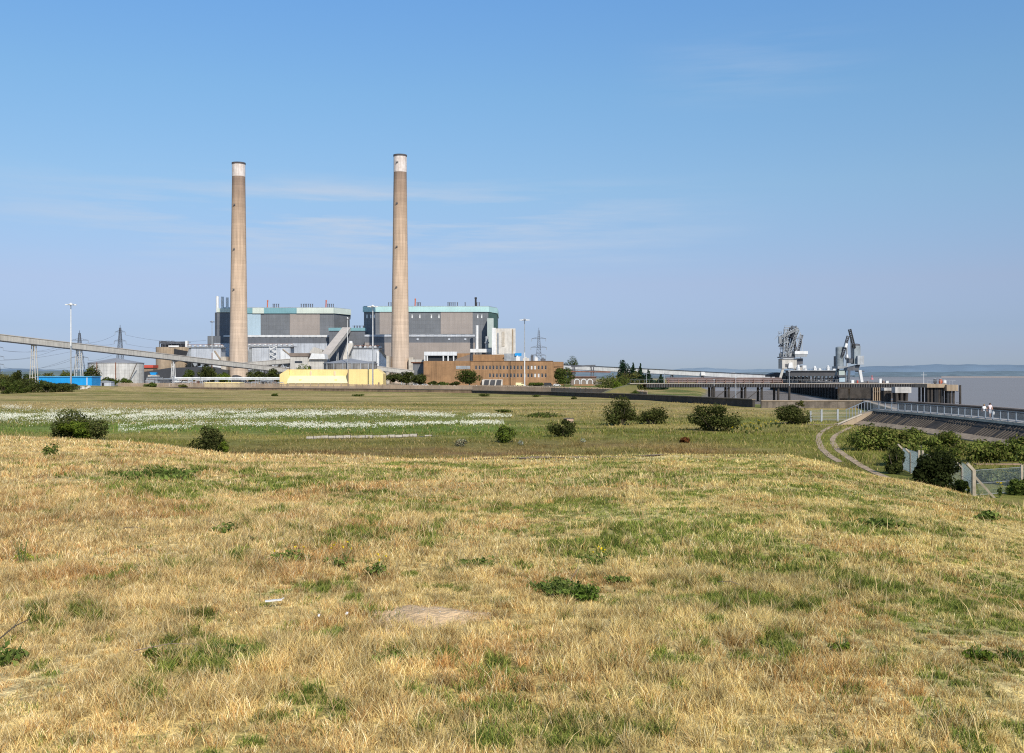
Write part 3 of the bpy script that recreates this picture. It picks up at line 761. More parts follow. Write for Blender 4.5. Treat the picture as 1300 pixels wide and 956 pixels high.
# --- chimneys
def chimney(pxc, d, top, rw, label, boxes):
    t = thing('chimney', label, 'chimney', (X(pxc, d), d, 0), 'tall concrete chimneys of the power station')
    zt = Z(top, d); zw = Z(rw, d); cx = X(pxc, d)
    r0, r1 = 12.2 * d / F, 8.2 * d / F
    def rad(z): return r0 + (r1 - r0) * (min(1, z / (zt * .93)) ** .85)
    m, N, L = nt('chimney_concrete'); out = N.new('ShaderNodeOutputMaterial'); b = N.new('ShaderNodeBsdfPrincipled'); L.new(b.outputs[0], out.inputs[0]); b.inputs['Roughness'].default_value = .9
    tc = N.new('ShaderNodeTexCoord'); sx = N.new('ShaderNodeSeparateXYZ'); L.new(tc.outputs['Object'], sx.inputs[0])
    mr = N.new('ShaderNodeMapRange'); mr.inputs[1].default_value = 0; mr.inputs[2].default_value = zt; L.new(sx.outputs[2], mr.inputs[0])
    no = N.new('ShaderNodeTexNoise'); no.inputs['Scale'].default_value = .22; no.inputs['Detail'].default_value = 7; L.new(tc.outputs['Object'], no.inputs['Vector'])
    ad = N.new('ShaderNodeMath'); ad.operation = 'MULTIPLY_ADD'; ad.inputs[1].default_value = .10; L.new(no.outputs[0], ad.inputs[0]); L.new(mr.outputs[0], ad.inputs[2])
    cr = N.new('ShaderNodeValToRGB'); L.new(ad.outputs[0], cr.inputs[0])
    st = [(0, (.55, .445, .355)), (.35, (.60, .455, .335)), (.60, (.575, .42, .295)), (.76, (.49, .355, .25)), (.90, (.37, .26, .185)), (1, (.25, .18, .14))]
    els = cr.color_ramp.elements
    while len(els) < len(st): els.new(.5)
    for e, (p, c) in zip(els, st): e.position = p
    for e, (p, c) in zip(els, st): e.color = (*c, 1)
    cur = cr.outputs[0]
    mp = N.new('ShaderNodeMapping'); mp.inputs['Scale'].default_value = (.5, .5, .03); L.new(tc.outputs['Object'], mp.inputs[0])
    n2 = N.new('ShaderNodeTexNoise'); n2.inputs['Scale'].default_value = 1.4; n2.inputs['Detail'].default_value = 6; L.new(mp.outputs[0], n2.inputs['Vector'])
    dv = N.new('ShaderNodeMath'); dv.operation = 'DIVIDE'; dv.inputs[1].default_value = 2.4; L.new(sx.outputs[2], dv.inputs[0])
    fr = N.new('ShaderNodeMath'); fr.operation = 'FRACT'; L.new(dv.outputs[0], fr.inputs[0])
    lt = N.new('ShaderNodeMath'); lt.operation = 'LESS_THAN'; lt.inputs[1].default_value = .09; L.new(fr.outputs[0], lt.inputs[0])
    dv2 = N.new('ShaderNodeMath'); dv2.operation = 'FLOOR'; L.new(dv.outputs[0], dv2.inputs[0])
    wn = N.new('ShaderNodeTexWhiteNoise'); wn.noise_dimensions = '1D'; L.new(dv2.outputs[0], wn.inputs['W'])
    for f, lo, hi, a, bb in ((n2.outputs[0], .35, .65, .80, 1.10), (lt.outputs[0], 0, 1, 1, .86), (wn.outputs[0], 0, 1, .93, 1.06)):
        r = N.new('ShaderNodeMapRange'); r.inputs[1].default_value = lo; r.inputs[2].default_value = hi; r.inputs[3].default_value = a; r.inputs[4].default_value = bb; L.new(f, r.inputs[0])
        mm = N.new('ShaderNodeMix'); mm.data_type = 'RGBA'; mm.blend_type = 'MULTIPLY'; mm.inputs[0].default_value = 1; L.new(cur, mm.inputs[6]); L.new(r.outputs[0], mm.inputs[7]); cur = mm.outputs[2]
    L.new(cur, b.inputs['Base Color'])
    mb = MB(); zs = np.linspace(0, zw, 40); mb.lathe((cx, d), [(rad(z), z) for z in zs], 48); obj('shaft', mb, m, t, True)
    mb = MB(); mb.lathe((cx, d), [(rad(zw) + .06, zw - .3), (rad(zt) + .06, zt - 1.1)], 48)
    obj('painted_band', mb, mat('chipped_white_paint', (.80, .74, .70), .7, .1, .35, streak=.35, c2=(.60, .50, .44)), t, True)
    mb = MB(); mb.lathe((cx, d), [(rad(zt) + .25, zt - 1.2), (rad(zt) + .3, zt + .1), (rad(zt) - .9, zt + .1), (rad(zt) - .9, zt - 2)], 48); obj('rim', mb, mat('sooty_rim', (.09, .08, .085), .9, .3, .5), t, True)
    for row in boxes:
        z = Z(row, d); a = R(-112); r = rad(z)
        p = Vector((cx + math.cos(a) * r, d + math.sin(a) * r, z))
        mb = MB(); mb.box(p.x - .8, p.x + .8, p.y - .7, p.y + .9, z - .12, z); mb.bar((p.x - .8, p.y - .7, z), (p.x - .8, p.y - .7, z + 1.1), .1); mb.bar((p.x + .8, p.y - .7, z), (p.x + .8, p.y - .7, z + 1.1), .1); mb.bar((p.x - .8, p.y - .7, z + 1.1), (p.x + .8, p.y - .7, z + 1.1), .1)
        mb.box(p.x - .45, p.x + .45, p.y - .35, p.y + .5, z, z + .9)
        obj('warning_light', mb, M['darkmetal'], t)
    return t, rad, cx
t, rad, cx = chimney(303, 785, 207, 224, 'tall tapering concrete chimney on the left, with soot and flaking paint at its white top', [262, 318, 369])
mb = MB(); mb.box(cx - 11.5, cx - 7.6, 778, 786, 0, Z(453, 785)); obj('plinth', mb, M['conc'], t)
t, rad, cx = chimney(508, 760, 197, 218.5, 'taller looking concrete chimney on the right, with a clean deep white band at its top', [208, 260, 315, 366])
mb = MB(); mb.box(cx - 9.5, cx - 7.3, 754, 761, 0, Z(452, 760)); obj('plinth', mb, M['conc'], t); mb = MB(); mb.box(cx + 7.1, cx + 10.5, 752, 762, 0, Z(454, 760)); obj('plinth', mb, M['conc'], t)

# --- boiler houses
def roof_bits(t, z, d, dep, pxs, orange, dark=()):
    for px in pxs:
        mb = MB(); x = X(px, d); y = d + dep; mb.tube((x, y, z - .1), (x, y, z + 3.2), .35, .35, 8); mb.tube((x, y, z + 3.2), (x, y, z + 3.6), .65, .5, 8)
        obj('roof_vent', mb, M['darkmetal'], t)
    for px in orange:
        mb = MB(); x = X(px, d); y = d + dep; mb.tube((x, y, z - .1), (x + .3, y, z + 6.4), .5, .5, 10); mb.tube((x + .3, y, z + 5.6), (x + .3, y, z + 6.8), .65, .6, 10)
        obj('orange_flue', mb, M['orange'], t)
    for px in dark:
        mb = MB(); x = X(px, d); y = d + dep; mb.tube((x, y, z - .1), (x, y, z + 7.6), .8, .8, 10); mb.tube((x, y, z + 6.6), (x, y, z + 7.9), 1.1, .9, 10)
        obj('dark_flue', mb, M['black'], t)

d = 870
t = thing('boiler_house', 'huge grey boiler house behind the left chimney, with teal and cream roof band', 'power station building', (X(350, d), d, 0))
zt = Z(391, d); zf = Z(398, d)
pl = [(X(284, d), d), (X(424, d), d), (X(444, 893), 893), (X(443.5, 965), 965), (X(284, d), 965)]
mb = MB(); mb.prism(pl, 0, zf); obj('wall', mb, M['dgrey'], t)
def off(pl, o):
    return [(pl[0][0] - o, pl[0][1] - o), (pl[1][0] + o * .5, pl[1][1] - o), (pl[2][0] + o, pl[2][1] - o * .3), (pl[3][0] + o, pl[3][1] + o), (pl[4][0] - o, pl[4][1] + o)]
po = off(pl, .9)
mb = MB(); mb.prism(po, zf, zt); obj('roof_band', mb, M['teal'], t)
mb = MB(); mb.prism(off(pl, .3), zt, zt + .5); obj('roof', mb, M['grey'], t)
for a, b_, mt, lab in ((321, 335.5, 'cream', 'cream roof band sheeting'), (377, 424, 'cream', 'cream roof band sheeting')):
    mb = MB(); mb.box(X(a, d), X(b_, d), d - 1.25, d - .6, zf, zt + .1)
    if b_ == 424: mb.prism([(po[1][0] - .1, po[1][1] - .35), (po[2][0] + .35, po[2][1] - .1), (po[2][0] + .2, po[2][1] + .1), (po[1][0] - .2, po[1][1] + .1)], zf + .02, zt + .12)
    obj('roof_band_sheeting', mb, M[mt], t, label=lab)
for a, b_, mt in ((313, 331, 'paleblue'), (368, 406, 'brownclad')):
    mb = MB(); inset(a, b_, 398.4, 426, d, mb); obj('cladding_panel', mb, M[mt], t, label='pale blue cladding' if mt == 'paleblue' else 'brown grey cladding')
roof_bits(t, zt + .5, d, 8, [344, 346, 348.5, 351, 380, 383, 385, 387, 389.5, 392, 394.5, 414, 416, 418.5, 421], [336.5, 411.5])
mb = MB(); mb.prism([(X(284, 845), 845), (X(419, 845), 845), (X(419, 869.6), 869.6), (X(284, 869.6), 869.6)], 0, Z(428, 845)); obj('lower_block', mb, M['dgrey2'], t)
mb = MB(); inset(284, 419, 436, 470, 845, mb, .4); obj('lower_wall', mb, M['ltgrey'], t)
mb = MB(); inset(284, 419, 425.6, 427.6, 845, mb, .6); obj('parapet_glint', mb, M['whitesheet'], t)  # pale parapet strip, roof glints put into its white
for k in range(13):
    mb = MB(); a = 314 + k * 8; mb.box(X(a, 845), X(a + 5, 845), 847, 850, Z(428, 845), Z(425.3, 845)); obj('roof_glint', mb, M['white'], t)  # white boxes stand in for glints along the lower roof

# left dark block with white stacks
d = 862
t = thing('turbine_house', 'dark block left of the left chimney carrying three white stacks', 'power station building', (X(280, d), d, 0))
mb = MB(); mb.prism([(X(271.5, d), d + 3), (X(275.5, d), d), (X(283, d), d), (X(293.5, d), d), (X(293.5, d), d + 7), (X(271.5, d), d + 40)], 0, Z(396.5, d)); obj('wall', mb, M['dgrey2'], t)
mb = MB(); mb.box(X(275.8, d), X(293.5, d), d - .6, d + 6, Z(396.5, d), Z(391.5, d)); obj('parapet', mb, M['cream'], t)
mb = MB(); mb.box(X(267, d), X(275, d), d - 8, d + 20, 0, Z(427, d)); obj('annex', mb, M['dgrey'], t)
mb = MB(); mb.box(X(275.5, d), X(292, d), d - 9, d - .8, 0, Z(427, d)); obj('lower_block', mb, M['dgrey2'], t)
mb = MB(); mb.box(X(275.5, d), X(292, d), d - 9.3, d - 9.02, 0, Z(436, d)); obj('lower_wall', mb, M['ltgrey'], t)
for a, b_, tp in ((272.2, 275.8, 375.6), (278.8, 282.3, 376.2), (284.9, 288.4, 377.2)):
    mb = MB(); r = (X(b_, d) - X(a, d)) / 2; x = (X(a, d) + X(b_, d)) / 2; mb.lathe((x, d + 4.5), [(r, Z(396.5, d)), (r, Z(tp, d)), (r - .25, Z(tp, d)), (r - .25, Z(tp, d) - 2)], 20); obj('flue_stack', mb, M['white'], t, True)

# right boiler house
d = 850
t = thing('boiler_house', 'huge grey boiler house behind the right chimney, with an all pale teal roof band', 'power station building', (X(540, d), d, 0))
zt = Z(389.3, d); zf = Z(396, d)
pl = [(X(462, d), d), (X(620, d), d), (X(630.5, 872), 872), (X(630.5, 872), 950), (X(462, d), 950)]
mb = MB(); mb.prism(pl, 0, zf); obj('wall', mb, M['dgrey'], t)
mb = MB(); mb.prism(off(pl, .9), zf, zt); obj('roof_band', mb, M['tealpale'], t)
mb = MB(); mb.prism(off(pl, .3), zt, zt + .5); obj('roof', mb, M['grey'], t)
mb = MB(); mb.prism([(pl[1][0] + .25, pl[1][1] - .1), (pl[2][0] + .25, pl[2][1] - .1), (pl[2][0] + .25, 949), (pl[2][0] + .02, 949), (pl[2][0] + .02, pl[2][1]), (pl[1][0] + .1, pl[1][1] + .1)], 0, zf - .02); obj('side_wall', mb, M['greenclad'], t)
for a, b_ in ((482, 498), (559.5, 600)):
    mb = MB(); inset(a, b_, 396.4, 424, d, mb); obj('cladding_panel', mb, M['brownclad'], t, label='brown grey cladding')
for px in (466, 470.7, 475.3, 523.3, 533, 547.7, 557.3, 606.5, 611.5):
    mb = MB(); mb.box(X(px - .8, d), X(px + .8, d), d - .3, d + .2, Z(404, d), Z(400, d)); mb.box(X(px - 1, d), X(px + 1, d), d - .55, d + .1, Z(400.2, d), Z(399.6, d)); obj('louvre', mb, M['white'], t)
roof_bits(t, zt + .5, d, 8, [492, 495, 528.5, 530.5, 532.5, 568, 570, 572, 574.5, 577, 580, 590, 605, 608], [525.7], [603.5])
mb = MB(); mb.prism([(X(463, 825), 825), (X(603, 825), 825), (X(603, 825), 849.6), (X(463, 825), 849.6)], 0, Z(427.5, 825)); obj('lower_block', mb, M['dgrey2'], t)
mb = MB(); inset(463, 603, 435, 470, 825, mb, .4); obj('lower_wall', mb, M['brownclad'], t)
mb = MB(); inset(463, 603, 425, 427.3, 825, mb, .6); obj('parapet_glint', mb, M['ltgrey'], t)  # pale strip stands in for the glints on this roof edge
for k in range(12):
    mb = MB(); a = 465 + k * 11.4; mb.box(X(a, 825), X(a + 6, 825), 827, 830, Z(427.5, 825), Z(424.7, 825)); obj('roof_glint', mb, M['white'], t)  # glints on the lower roof modelled as white boxes
for px in (529, 569, 589.5):
    mb = MB(); mb.box(X(px, 825), X(px + 2.5, 825), 824.5, 825.1, Z(432, 825), Z(429.5, 825)); obj('vent_opening', mb, M['ltgrey'], t)
mb = MB(); mb.box(X(618.5, 838), X(626.5, 838), 838, 848, 0, Z(404, 838)); obj('stair_tower', mb, M['palegreen'], t)

# link building with inclined coal conveyor
d = 836
t = thing('link_building', 'low dark building with blue-green roof band between the two boiler houses', 'power station building', (X(440, d), d, 0))
mb = MB(); mb.box(X(418, d), X(463.2, d), d, d + 8, 0, Z(420, d)); mb.box(X(421, d), X(461.5, d), d + 8, d + 60, 0, Z(420, d)); obj('wall', mb, M['dgrey2'], t)
mb = MB(); mb.box(X(417.3, d), X(463.4, d), d - .7, d + 8.4, Z(420, d), Z(416.2, d)); obj('roof_band', mb, M['teal'], t)
for px in (449, 452.5, 456, 460.5):
    mb = MB(); x = X(px, d); mb.tube((x, d + 4, Z(416.3, d)), (x, d + 4, Z(413, d)), .5, .5, 8); mb.bar((x - 2, d + 4, Z(413.6, d)), (x + 2, d + 4, Z(413.6, d)), .25); obj('roof_fan', mb, M['darkmetal'], t)

def gallery(label, a, b, wd, ht, name='conveyor_gallery', roofm='galleryroof', sidem='gallery', roof_drop=.5, supports=(), supm='steel', legw=.55, group=None):
    """enclosed conveyor bridge from a to b (points on the axis)"""
    a = Vector(a); b = Vector(b); mid = a
    t = thing(name, label, 'conveyor', (mid.x, mid.y, 0), group)
    mb = MB(); mb.bar(a, b, wd, ht); obj('gallery_side', mb, M[sidem], t)
    up = Vector((0, 0, ht / 2 + .18))
    mb = MB(); mb.bar(a + up, b + up, wd + .5, .35); obj('gallery_roof', mb, M[roofm], t)
    mb = MB(); mb.bar(a - up, b - up, wd + .2, .34); obj('gallery_floor', mb, M['darkmetal'], t)
    for f, spread, m_ in supports:
        p = a.lerp(b, f); mb = MB(); zb = p.z - ht / 2 - .3; g0 = gz(p.x, p.y) - .2
        for sx_ in (-1, 1):
            for sy_ in (-1, 1):
                mb.bar((p.x + sx_ * spread, p.y + sy_ * 1.6, g0), (p.x + sx_ * spread * .38, p.y + sy_ * 1.0, zb), legw)
        for k in range(1, 4):
            f2 = k / 4; s_ = spread * (1 - .62 * f2); z = g0 + (zb - g0) * f2
            mb.bar((p.x - s_, p.y - 1.3, z), (p.x + s_, p.y - 1.3, z), legw * .6)
        mb.box(p.x - spread * .5, p.x + spread * .5, p.y - 1.5, p.y + 1.5, zb - .5, zb)
        obj('trestle', mb, M[m_], t)
    return t
gallery('steep pale conveyor gallery rising to the low link building', P(413, 453, 768), P(440, 418.5, 835), 6.5, 3.0, supports=((.55, .8, 'steel'),), roofm='galleryroof')
gallery('long grey conveyor gallery descending from the left edge past the white tank', P(-70, 420.8, 492), P(371, 471.3, 752), 3.6, 2.9, supports=((.184, 1.7, 'gallery'), (.291, 2.2, 'gallery'), (.557, 1.1, 'white')), roofm='galleryroof', legw=.34)
gallery('short grey conveyor gallery climbing gently to the right in front of the left chimney', P(296, 464.3, 766), P(369, 458.5, 760), 3.4, 2.9, supports=((.5, 1.2, 'steel'),))
gallery('short low conveyor gallery right of the yellow building', P(478, 467.5, 700), P(526, 473.2, 700), 3.2, 2.6, supports=((.7, 1., 'steel'),))
g = gallery('long white conveyor gallery sloping down to the right towards the jetty', P(706, 465.3, 690), P(1000, 480.2, 612), 3.2, 2.6, supports=((.30, 1.2, 'darkmetal'), (.42, 1.2, 'darkmetal'), (.53, 1.2, 'darkmetal'), (.66, 1.2, 'darkmetal'), (.8, 1.2, 'darkmetal')), roofm='darkmetal', sidem='white', legw=.35)
p = P(893, 474.8, 640); mb = MB(); mb.box(p.x - 2.1, p.x + 2.1, p.y - 4, p.y - 1.8, p.z - .9, p.z + 1.3); obj('cabin', mb, M['white'], g)

# coal shed, bunkers, precipitators
d = 775
t = thing('coal_shed', 'low black roofed shed under the long conveyor, beside the brown bunker', 'shed', (X(240, d), d, 0))
mb = MB(); mb.ext([(X(183, d), 0), (X(289, d), 0), (X(289, d), Z(470, d)), (X(262, d), Z(465.5, d)), (X(215, d), Z(467, d)), (X(183, d), Z(472, d))], d, d + 20); obj('roof', mb, M['coal'], t)
for k in range(9):
    mb = MB(); px = 186 + k * 12; mb.box(X(px, d), X(px + 7, d), d - .3, d - .05, 0, 3.6); obj('bay_door', mb, M['grey'], t)
t = thing('red_shed', 'small shed with a bright red roof left of the brown bunker', 'shed', (X(190, 790), 790, 0))
mb = MB(); mb.box(X(184, 800), X(195.5, 800), 798, 808, 0, Z(467, 800)); obj('wall', mb, M['wood'], t)
mb = MB(); mb.ext([(X(183.5, 800), Z(467, 800)), (X(196, 800), Z(467, 800)), (X(196, 800), Z(463.5, 800)), (X(183.5, 800), Z(463.5, 800))], 797, 809); obj('roof', mb, M['red'], t)

d = 815
t = thing('coal_bunker', 'brown concrete bunker block with rusty machinery on its roof', 'bunker', (X(215, d), d, 0))
mb = MB(); r = (X(217, d) - X(194.5, d)) / 2
for c_ in (205.7, 228): mb.lathe((X(c_, d), d + r), [(r, 0), (r, Z(440.5, d))], 40)
mb.box(X(204, d), X(230, d), d + 2, d + 2 * r - 1, 0, Z(441, d)); obj('silo_wall', mb, M['brownconc'], t, True)
mb = MB(); mb.prism([(X(222, d), d - 2), (X(239, d), d - 2), (X(239, d), d + 1), (X(222, d), d + 1)], Z(456, d), [Z(443, d), Z(446, d), Z(446, d), Z(443, d)]); obj('hood', mb, M['black'], t)
mb = MB(); rs = random.Random(4)
for k in range(26):
    px = 199 + rs.random() * 33; x = X(px, d); y = d + 2 + rs.random() * 10; z0 = Z(440.6, d); hh = rs.uniform(1.5, 5)
    mb.bar((x, y, z0), (x, y, z0 + hh), .35); mb.bar((x, y, z0 + hh), (x + rs.uniform(2, 5), y, z0 + hh), .3)
mb.box(X(202, d), X(232, d), d + 6, d + 12, Z(440.6, d), Z(436, d)); mb.box(X(200.5, d), X(233, d), d + 3, d + 4, Z(436, d), Z(433.4, d))
obj('roof_machinery', mb, M['darkmetal'], t)
mb = MB(); mb.box(X(213, d), X(226, d), d + 1.5, d + 3, Z(440.6, d), Z(438.5, d)); obj('plant_box', mb, M['white'], t); mb = MB(); mb.box(X(234, d), X(237, d), d + 2, d + 6, Z(440.6, d), Z(432.5, d)); obj('plant_box', mb, M['white'], t)
mb = MB(); mb.prism([(X(238, d), d - 1), (X(245, d), d - 1), (X(245, d), d + 14), (X(238, d), d + 14)], 0, [Z(443, d), Z(449, d), Z(449, d), Z(443, d)]); obj('side_block', mb, M['brownconc'], t)

def precip(label, px0, px1, rt, rb, d, nv, ramp=None, stair=None, rail=True):
    t = thing('dust_precipitator', label, 'precipitator', (X((px0 + px1) / 2, d), d, 0), 'dust precipitators in front of the boiler houses')
    w_ = px1 - px0
    mb = MB(); mb.box(X(px0 + w_ * .10, d), X(px1 - w_ * .06, d), d, d + 14, Z(rb, d), Z(rt + 3.2, d)); obj('casing', mb, M['ltgrey'], t)
    mb = MB(); mb.ext([(X(px0 - 4, d), Z(rb, d)), (X(px0 + w_ * .10, d) - .05, Z(rb, d)), (X(px0 + w_ * .10, d) - .05, Z(rt + 4, d)), (X(px0 + w_ * .04, d), Z(rt + 4, d))], d + .6, d + 13); obj('inlet_duct', mb, M['grey'], t)
    mb = MB(); mb.box(X(px0, d), X(px1, d), d - 1, d + 15, Z(rt + 3.2, d), Z(rt + 2.5, d)); obj('roof_deck', mb, M['grey'], t)
    for k in range(nv):
        a = px0 + 1 + (w_ - 4) * k / max(1, nv - 1); mb = MB()
        mb.box(X(a, d), X(a + 2.7, d), d + .5, d + 4, Z(rt + 2.5, d), Z(rt + .3, d)); mb.box(X(a + .9, d), X(a + 1.9, d), d + 1, d + 2.5, Z(rt + .3, d), Z(rt - .6, d)); obj('rapper_housing', mb, M['white'], t)
    if rail:
        mb = MB()
        for k in range(10):
            x = X(px0 + w_ * k / 9, d); mb.bar((x, d - .9, Z(rt + 2.5, d)), (x, d - .9, Z(rt - .4, d)), .14)
        mb.bar((X(px0, d), d - .9, Z(rt - .4, d)), (X(px1, d), d - .9, Z(rt - .4, d)), .3); obj('roof_handrail', mb, M['rust'], t)
    mb = MB(); n = 4
    for k in range(n):
        a = px0 + w_ * (.10 + .84 * k / n); b_ = px0 + w_ * (.10 + .84 * (k + 1) / n); c_ = (a + b_) / 2
        bx, by = X(a, d) + .1, X(b_, d) - .1
        mb.ext([(bx, Z(rb, d)), (by, Z(rb, d)), (X(c_, d) + .7, Z(rb + 7, d)), (X(c_, d) - .7, Z(rb + 7, d))], d + 1, d + 12)
    obj('hopper', mb, M['grey'], t)
    mb = MB()
    for k in range(6):
        x = X(px0 + w_ * (.12 + .8 * k / 5), d)
        for y in (d + .3, d + 13): mb.bar((x, y, 0), (x, y, Z(rb, d)), .5)
    obj('leg_frame', mb, M['darkmetal'], t)
    if ramp:
        a, b_, r0, r1 = ramp
        mb = MB(); mb.ext([(X(a, d), Z(r0, d)), (X(a + 3, d), Z(r0 - 1, d)), (X(b_, d), Z(r1 - 9, d)), (X(b_, d), Z(r1, d)), (X(a, d), Z(r1, d))], d - 2, d + 10); obj('outlet_duct', mb, M['whitesheet'], t)
        mb = MB(); mb.bar((X(a + 3, d), d + 4, Z(r0 - 1, d) + .35), (X(b_ + .5, d), d + 4, Z(r1 - 9, d) + .35), 13, .5); obj('duct_roof', mb, M['brownconc'], t)
    if stair:
        a, b_, r0, r1 = stair; mb = MB(); n = 5
        for k in range(n):
            za, zb = Z(r1 + (r0 - r1) * k / n, d), Z(r1 + (r0 - r1) * (k + 1) / n, d); xa, xb = (X(a, d), X(b_, d)) if k % 2 == 0 else (X(b_, d), X(a, d))
            mb.bar((xa, d - 2.2, za), (xb, d - 2.2, zb), .7, .5); mb.bar((xa, d - 2.5, za + 1.2), (xb, d - 2.5, zb + 1.2), .15)
        for x in (X(a, d), X(b_, d)): mb.bar((x, d - 2.4, Z(r1, d)), (x, d - 2.4, Z(r0, d)), .25)
        obj('zigzag_stair', mb, M['white'], t)
    return t
precip('grey precipitator left of the left chimney with small white roof housings', 238, 283, 438, 458, 800, 7, ramp=(270, 282, 447, 469))
precip('grey precipitator right of the left chimney with a white zigzag stair', 314, 372, 437, 459, 800, 9, ramp=(356.5, 369, 445, 461), stair=(343, 352, 440, 457))
precip('grey precipitator left of the right chimney with a broad white outlet duct', 442, 484, 439, 459, 795, 7, ramp=(478.5, 492, 446, 466))
t = thing('transfer_chute', 'pale concrete leaning tower left of the middle precipitator roof', 'tower', (X(442, 790), 788, 0))
mb = MB(); d = 786; mb.ext([(X(435.5, d), 0), (X(442, d), 0), (X(442, d), Z(452, d)), (X(447.5, d), Z(440, d)), (X(448, d), Z(435.8, d)), (X(441, d), Z(435.8, d)), (X(435.5, d), Z(453, d))], d, d + 6); obj('wall', mb, M['conc_l'], t)
mb = MB(); mb.lathe((X(444.5, d), d + 3), [(1.4, Z(435.8, d)), (1.4, Z(433.6, d)), (.8, Z(432.8, d))], 14); obj('white_cap', mb, M['white'], t, True)

# transfer house between precipitators
d = 742
t = thing('transfer_house', 'pale flat roofed conveyor house with one dark window beneath the precipitators', 'building', (X(385, d), d, 0))
mb = MB(); mb.box(X(368.5, d), X(391, d), d, d + 16, 0, Z(452.5, d)); mb.box(X(391, d) + .02, X(411, d), d + 1, d + 14, 0, Z(456, d)); obj('wall', mb, M['gallery'], t)
mb = MB(); mb.box(X(367.5, d), X(392, d), d - .6, d + 16.6, Z(452.5, d), Z(448.3, d)); obj('roof', mb, M['roofbrown'], t)
mb = MB(); mb.box(X(374, d), X(384, d), d - .12, d + .2, Z(461, d), Z(458.2, d)); w1 = obj('window', mb, M['steel'], t)
mb = MB(); mb.box(X(374.4, d), X(383.6, d), d - .16, d - .10, Z(460.8, d), Z(458.4, d)); obj('pane', mb, M['glass'], w1)
mb = MB(); mb.ext([(X(392.5, d), Z(456, d)), (X(413, d), Z(456, d)), (X(412, d), Z(449.5, d)), (X(396, d), Z(448.5, d))], d - 1, d + 12); obj('white_hood', mb, M['white'], t)
mb = MB(); mb.box(X(391.5, d), X(395, d), d + .3, d + .98, 0, Z(465, d)); obj('doorway', mb, M['black'], t)
t = thing('ash_hopper', 'squat pale conical hopper left of the steep conveyor foot', 'hopper', (X(400, 790), 792, 0))
mb = MB(); d = 792; mb.ext([(X(388, d), Z(458, d)), (X(409, d), Z(458, d)), (X(409, d), Z(444, d)), (X(398, d), Z(440.5, d)), (X(391, d), Z(450, d))], d, d + 8); obj('hopper_body', mb, M['gallery'], t)
mb = MB()
for x in (X(390, d), X(398, d), X(407, d)): mb.bar((x, d + 1, 0), (x, d + 1, Z(458, d)), .5); mb.bar((x, d + 7, 0), (x, d + 7, Z(458, d)), .5)
obj('leg_frame', mb, M['steel'], t)

# tanks
d = 718
t = thing('storage_tank', 'big weathered white round tank with shallow conical grey roof at the left', 'tank', (X(147.5, d), d, 0))
r = 34.3 * 700 / F; cx = X(147.5, 718)
mb = MB(); mb.lathe((cx, d), [(r, 0), (r, Z(461, 700))], 64); obj('shell', mb, M['tankwhite'], t, True)
mb = MB(); mb.lathe((cx, d), [(r + .3, Z(461, 700)), (r + .3, Z(460.3, 700)), (r * .1, Z(455, 718)), (.4, Z(454.5, 718))], 64); obj('roof', mb, M['tankroof'], t, True)
mb = MB()
for a in (-70, -110):
    x = cx + math.cos(R(a)) * (r + .35); y = d + math.sin(R(a)) * (r + .35); mb.bar((x, y, 0), (x, y, Z(460, 700)), .5)
obj('vertical_pipe', mb, M['rust'], t)
mb = MB(); x = cx + r * .72
mb.bar((x, d - r * .75, 0), (x + 6, d - r * .72, Z(461, 700)), .8, .4); obj('stair', mb, M['conc_d'], t)
d = 668
t = thing('storage_tank', 'low dark streaked round tank directly behind the yellow building', 'tank', (X(445, d), d, 0))
r = 34.5 * 650 / F; cx = X(445, d)
mb = MB(); mb.lathe((cx, d), [(r, 0), (r, Z(461.5, 650))], 64); obj('shell', mb, M['tankdark'], t, True)
mb = MB(); mb.lathe((cx, d), [(r + .3, Z(461.5, 650)), (r + .3, Z(460.6, 650)), (.6, Z(455.2, 668))], 64); obj('roof', mb, M['tankroof'], t, True)
mb = MB()
for a in (-60, -78, -97, -118, -140, -40):
    x = cx + math.cos(R(a)) * (r + .2); y = d + math.sin(R(a)) * (r + .2); mb.bar((x, y, 0), (x, y, Z(461.5, 650)), .45)
obj('shell_rib', mb, M['steel'], t)

# --- yellow building
d = 596
t = thing('yellow_shed', 'long yellow sheet metal building with two round roof vents, the brightest building by the fence', 'building', (X(420, d), d, 0))
y0 = d; zt = Z(469, d)
xa, xb, xc, xd = X(366, d), X(442, d), X(443.5, d), X(474.5, d)
mb = MB()   # left hall: upper wall set back, skirt roof below
mb.box(xa, xb, y0 + 4, y0 + 16, 0, zt); obj('wall', mb, M['yellow'], t)
mb = MB(); mb.ext([(y0 + 4.02, Z(477, d)), (y0 - 1.2, Z(486.2, d)), (y0 - 1.2, Z(486.6, d)), (y0 + 4.02, Z(486.6, d))], xa - .6, xb - .02, axis='x'); obj('skirt_roof', mb, M['yellow_l'], t)
mb = MB(); mb.box(xa - .3, xb - .03, y0 - .6, y0 + 3.98, 0, Z(486.7, d)); obj('front_wall', mb, M['yellow'], t)
mb = MB(); mb.box(xb + .02, xd, y0 - 1.0, y0 + 15, 0, Z(468.8, d)); obj('end_hall', mb, M['yellow'], t)
mb = MB(); mb.box(xb - .1, xb + .5, y0 - 1.3, y0 + 8, 0, Z(469, d) + .1); obj('dividing_fin', mb, M['wood'], t)
mb = MB(); mb.ext([(xd + .02, 0), (X(486.3, d), 0), (X(486.3, d), Z(474.5, d)), (X(478.5, d), Z(468.2, d)), (xd + .02, Z(469.2, d))], y0 - .3, y0 + 14); obj('gabled_end', mb, M['yellow'], t)
mb = MB(); mb.ext([(X(354, d), 0), (xa - .02, 0), (xa - .02, zt), (X(364, d), zt), (X(354, d), Z(475.2, d))], y0 + 2, y0 + 15); obj('gabled_end', mb, M['yellow'], t)
